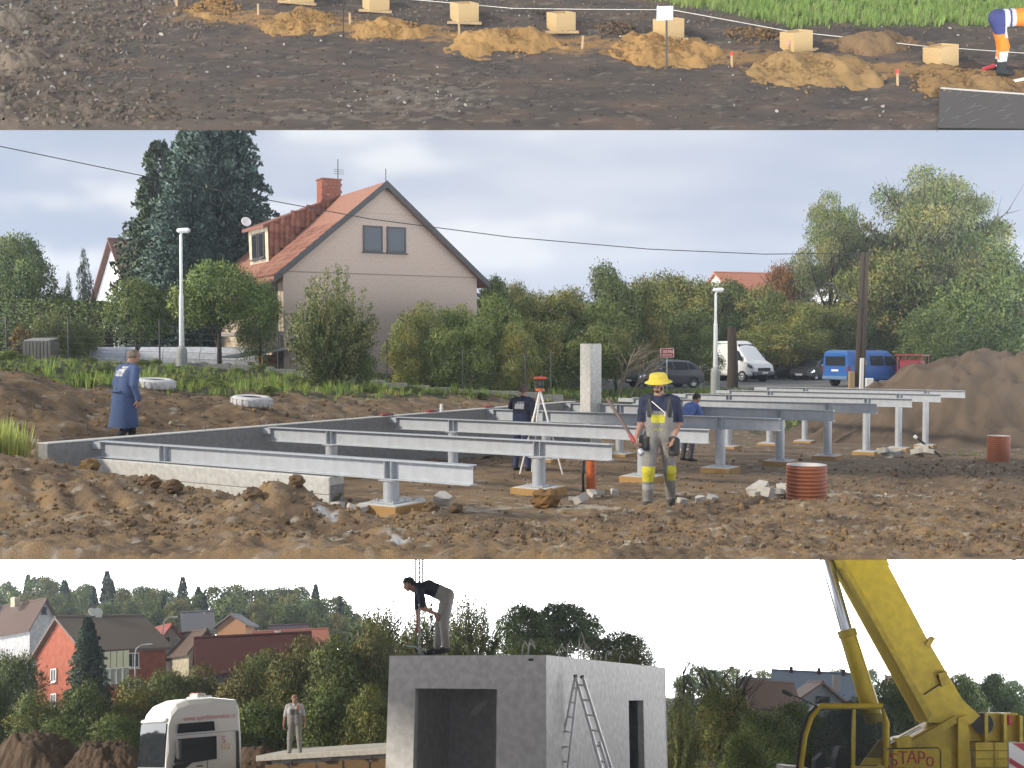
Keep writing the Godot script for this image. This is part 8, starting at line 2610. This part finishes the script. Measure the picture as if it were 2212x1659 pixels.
func yard_people():
	# man bending down on the cell roof, seen from his left, facing left
	var d := 22.4
	var o := thing("person", "man in navy shirt and grey trousers bending down on the cell roof", "person", stand(BB, yd(958, 1414, d), -PI / 2 + 0.15))
	o.basis = o.basis.scaled_local(Vector3.ONE * 1.12)
	var navy := Color(0.018, 0.022, 0.045)
	var gr := Color(0.36, 0.35, 0.345)
	var J := {"pelvis": Vector3(0, 0.98, -0.06), "chest": Vector3(0, 1.12, 0.26), "neck": Vector3(0, 1.13, 0.48), "head": Vector3(0, 1.11, 0.55),
		"sho": [Vector3(0.19, 1.06, 0.42), Vector3(-0.19, 1.06, 0.42)], "elb": [Vector3(0.22, 0.76, 0.36), Vector3(-0.2, 0.76, 0.42)], "wri": [Vector3(0.16, 0.66, 0.14), Vector3(-0.18, 0.48, 0.42)],
		"hip": [Vector3(0.1, 0.93, -0.06), Vector3(-0.1, 0.93, -0.06)], "kne": [Vector3(0.11, 0.5, 0.0), Vector3(-0.11, 0.5, 0.06)], "ank": [Vector3(0.12, 0.09, -0.03), Vector3(-0.12, 0.09, 0.1)], "toe": [Vector3(0.13, 0.035, 0.15), Vector3(-0.13, 0.035, 0.3)]}
	var C := {"hips": gr, "top": navy, "sleeve": navy, "legs": gr, "shoe": Color(0.06, 0.065, 0.07), "loose": 1.15, "girth": 1.05}
	var sk := figure(o, J, C, [])
	var hd := look_frame(Vector3(0, 1.10, 0.54), Vector3(0, -0.55, 1.0))
	head(sk, hd, Color(0.02, 0.015, 0.012))
	hand(sk, limb_frame(J.wri[1], Vector3(0, -1, 0.1), Vector3(1, 0, -0.2)), -1.0, 0.8)
	hand(sk, limb_frame(J.wri[0], Vector3(-0.2, -0.6, -0.3), Vector3(-1, 0, 0.2)), 1.0, 0.8)
	person_nodes(o, sk, hd, Color(0.015, 0.012, 0.01))
	# man standing on the slab
	d = 35.4
	o = thing("person", "bald man in grey dungarees and white shirt standing on the slab", "person", stand(BB, yd(636, 1634, d), 0.15))
	J = {"pelvis": Vector3(0, 0.97, 0), "chest": Vector3(0, 1.29, 0.02), "neck": Vector3(0, 1.48, 0.0), "head": Vector3(0, 1.55, 0.02),
		"sho": [Vector3(0.2, 1.42, 0), Vector3(-0.2, 1.42, 0)], "elb": [Vector3(0.27, 1.13, -0.02), Vector3(-0.27, 1.13, -0.02)], "wri": [Vector3(0.31, 0.9, 0.06), Vector3(-0.31, 0.88, 0.06)],
		"hip": [Vector3(0.1, 0.92, 0), Vector3(-0.1, 0.92, 0)], "kne": [Vector3(0.13, 0.5, 0.02), Vector3(-0.13, 0.5, 0.02)], "ank": [Vector3(0.16, 0.09, 0), Vector3(-0.15, 0.09, 0)], "toe": [Vector3(0.2, 0.035, 0.16), Vector3(-0.19, 0.035, 0.16)]}
	C = {"hips": gr, "top": Color(0.6, 0.6, 0.62), "sleeve": Color(0.6, 0.6, 0.62), "legs": gr, "shoe": Color(0.05, 0.05, 0.05), "loose": 1.12, "girth": 1.2}
	sk = figure(o, J, C, [[Vector3(0, 1.12, 0), Vector3(0.21, 0.1, 0.3), gr], [Vector3(0, 1.25, 0.12), Vector3(0.13, 0.08, 0.12), Color(0.16, 0.17, 0.2)], [Vector3(0.1, 1.36, 0.08), Vector3(0.03, 0.1, 0.15), Color(0.5, 0.12, 0.06)]])
	hd = look_frame(Vector3(0, 1.55, 0.02), Vector3(0.1, -0.05, 1.0))
	head(sk, hd, Color(0.2, 0.15, 0.12))
	hand(sk, limb_frame(J.wri[0], Vector3(0, -1, 0.15), Vector3(-1, 0, 0)), 1.0, 0.7)
	hand(sk, limb_frame(J.wri[1], Vector3(0, -1, 0.15), Vector3(1, 0, 0)), -1.0, 0.7)
	person_nodes(o, sk, hd, Color(0, 0, 0, 0))
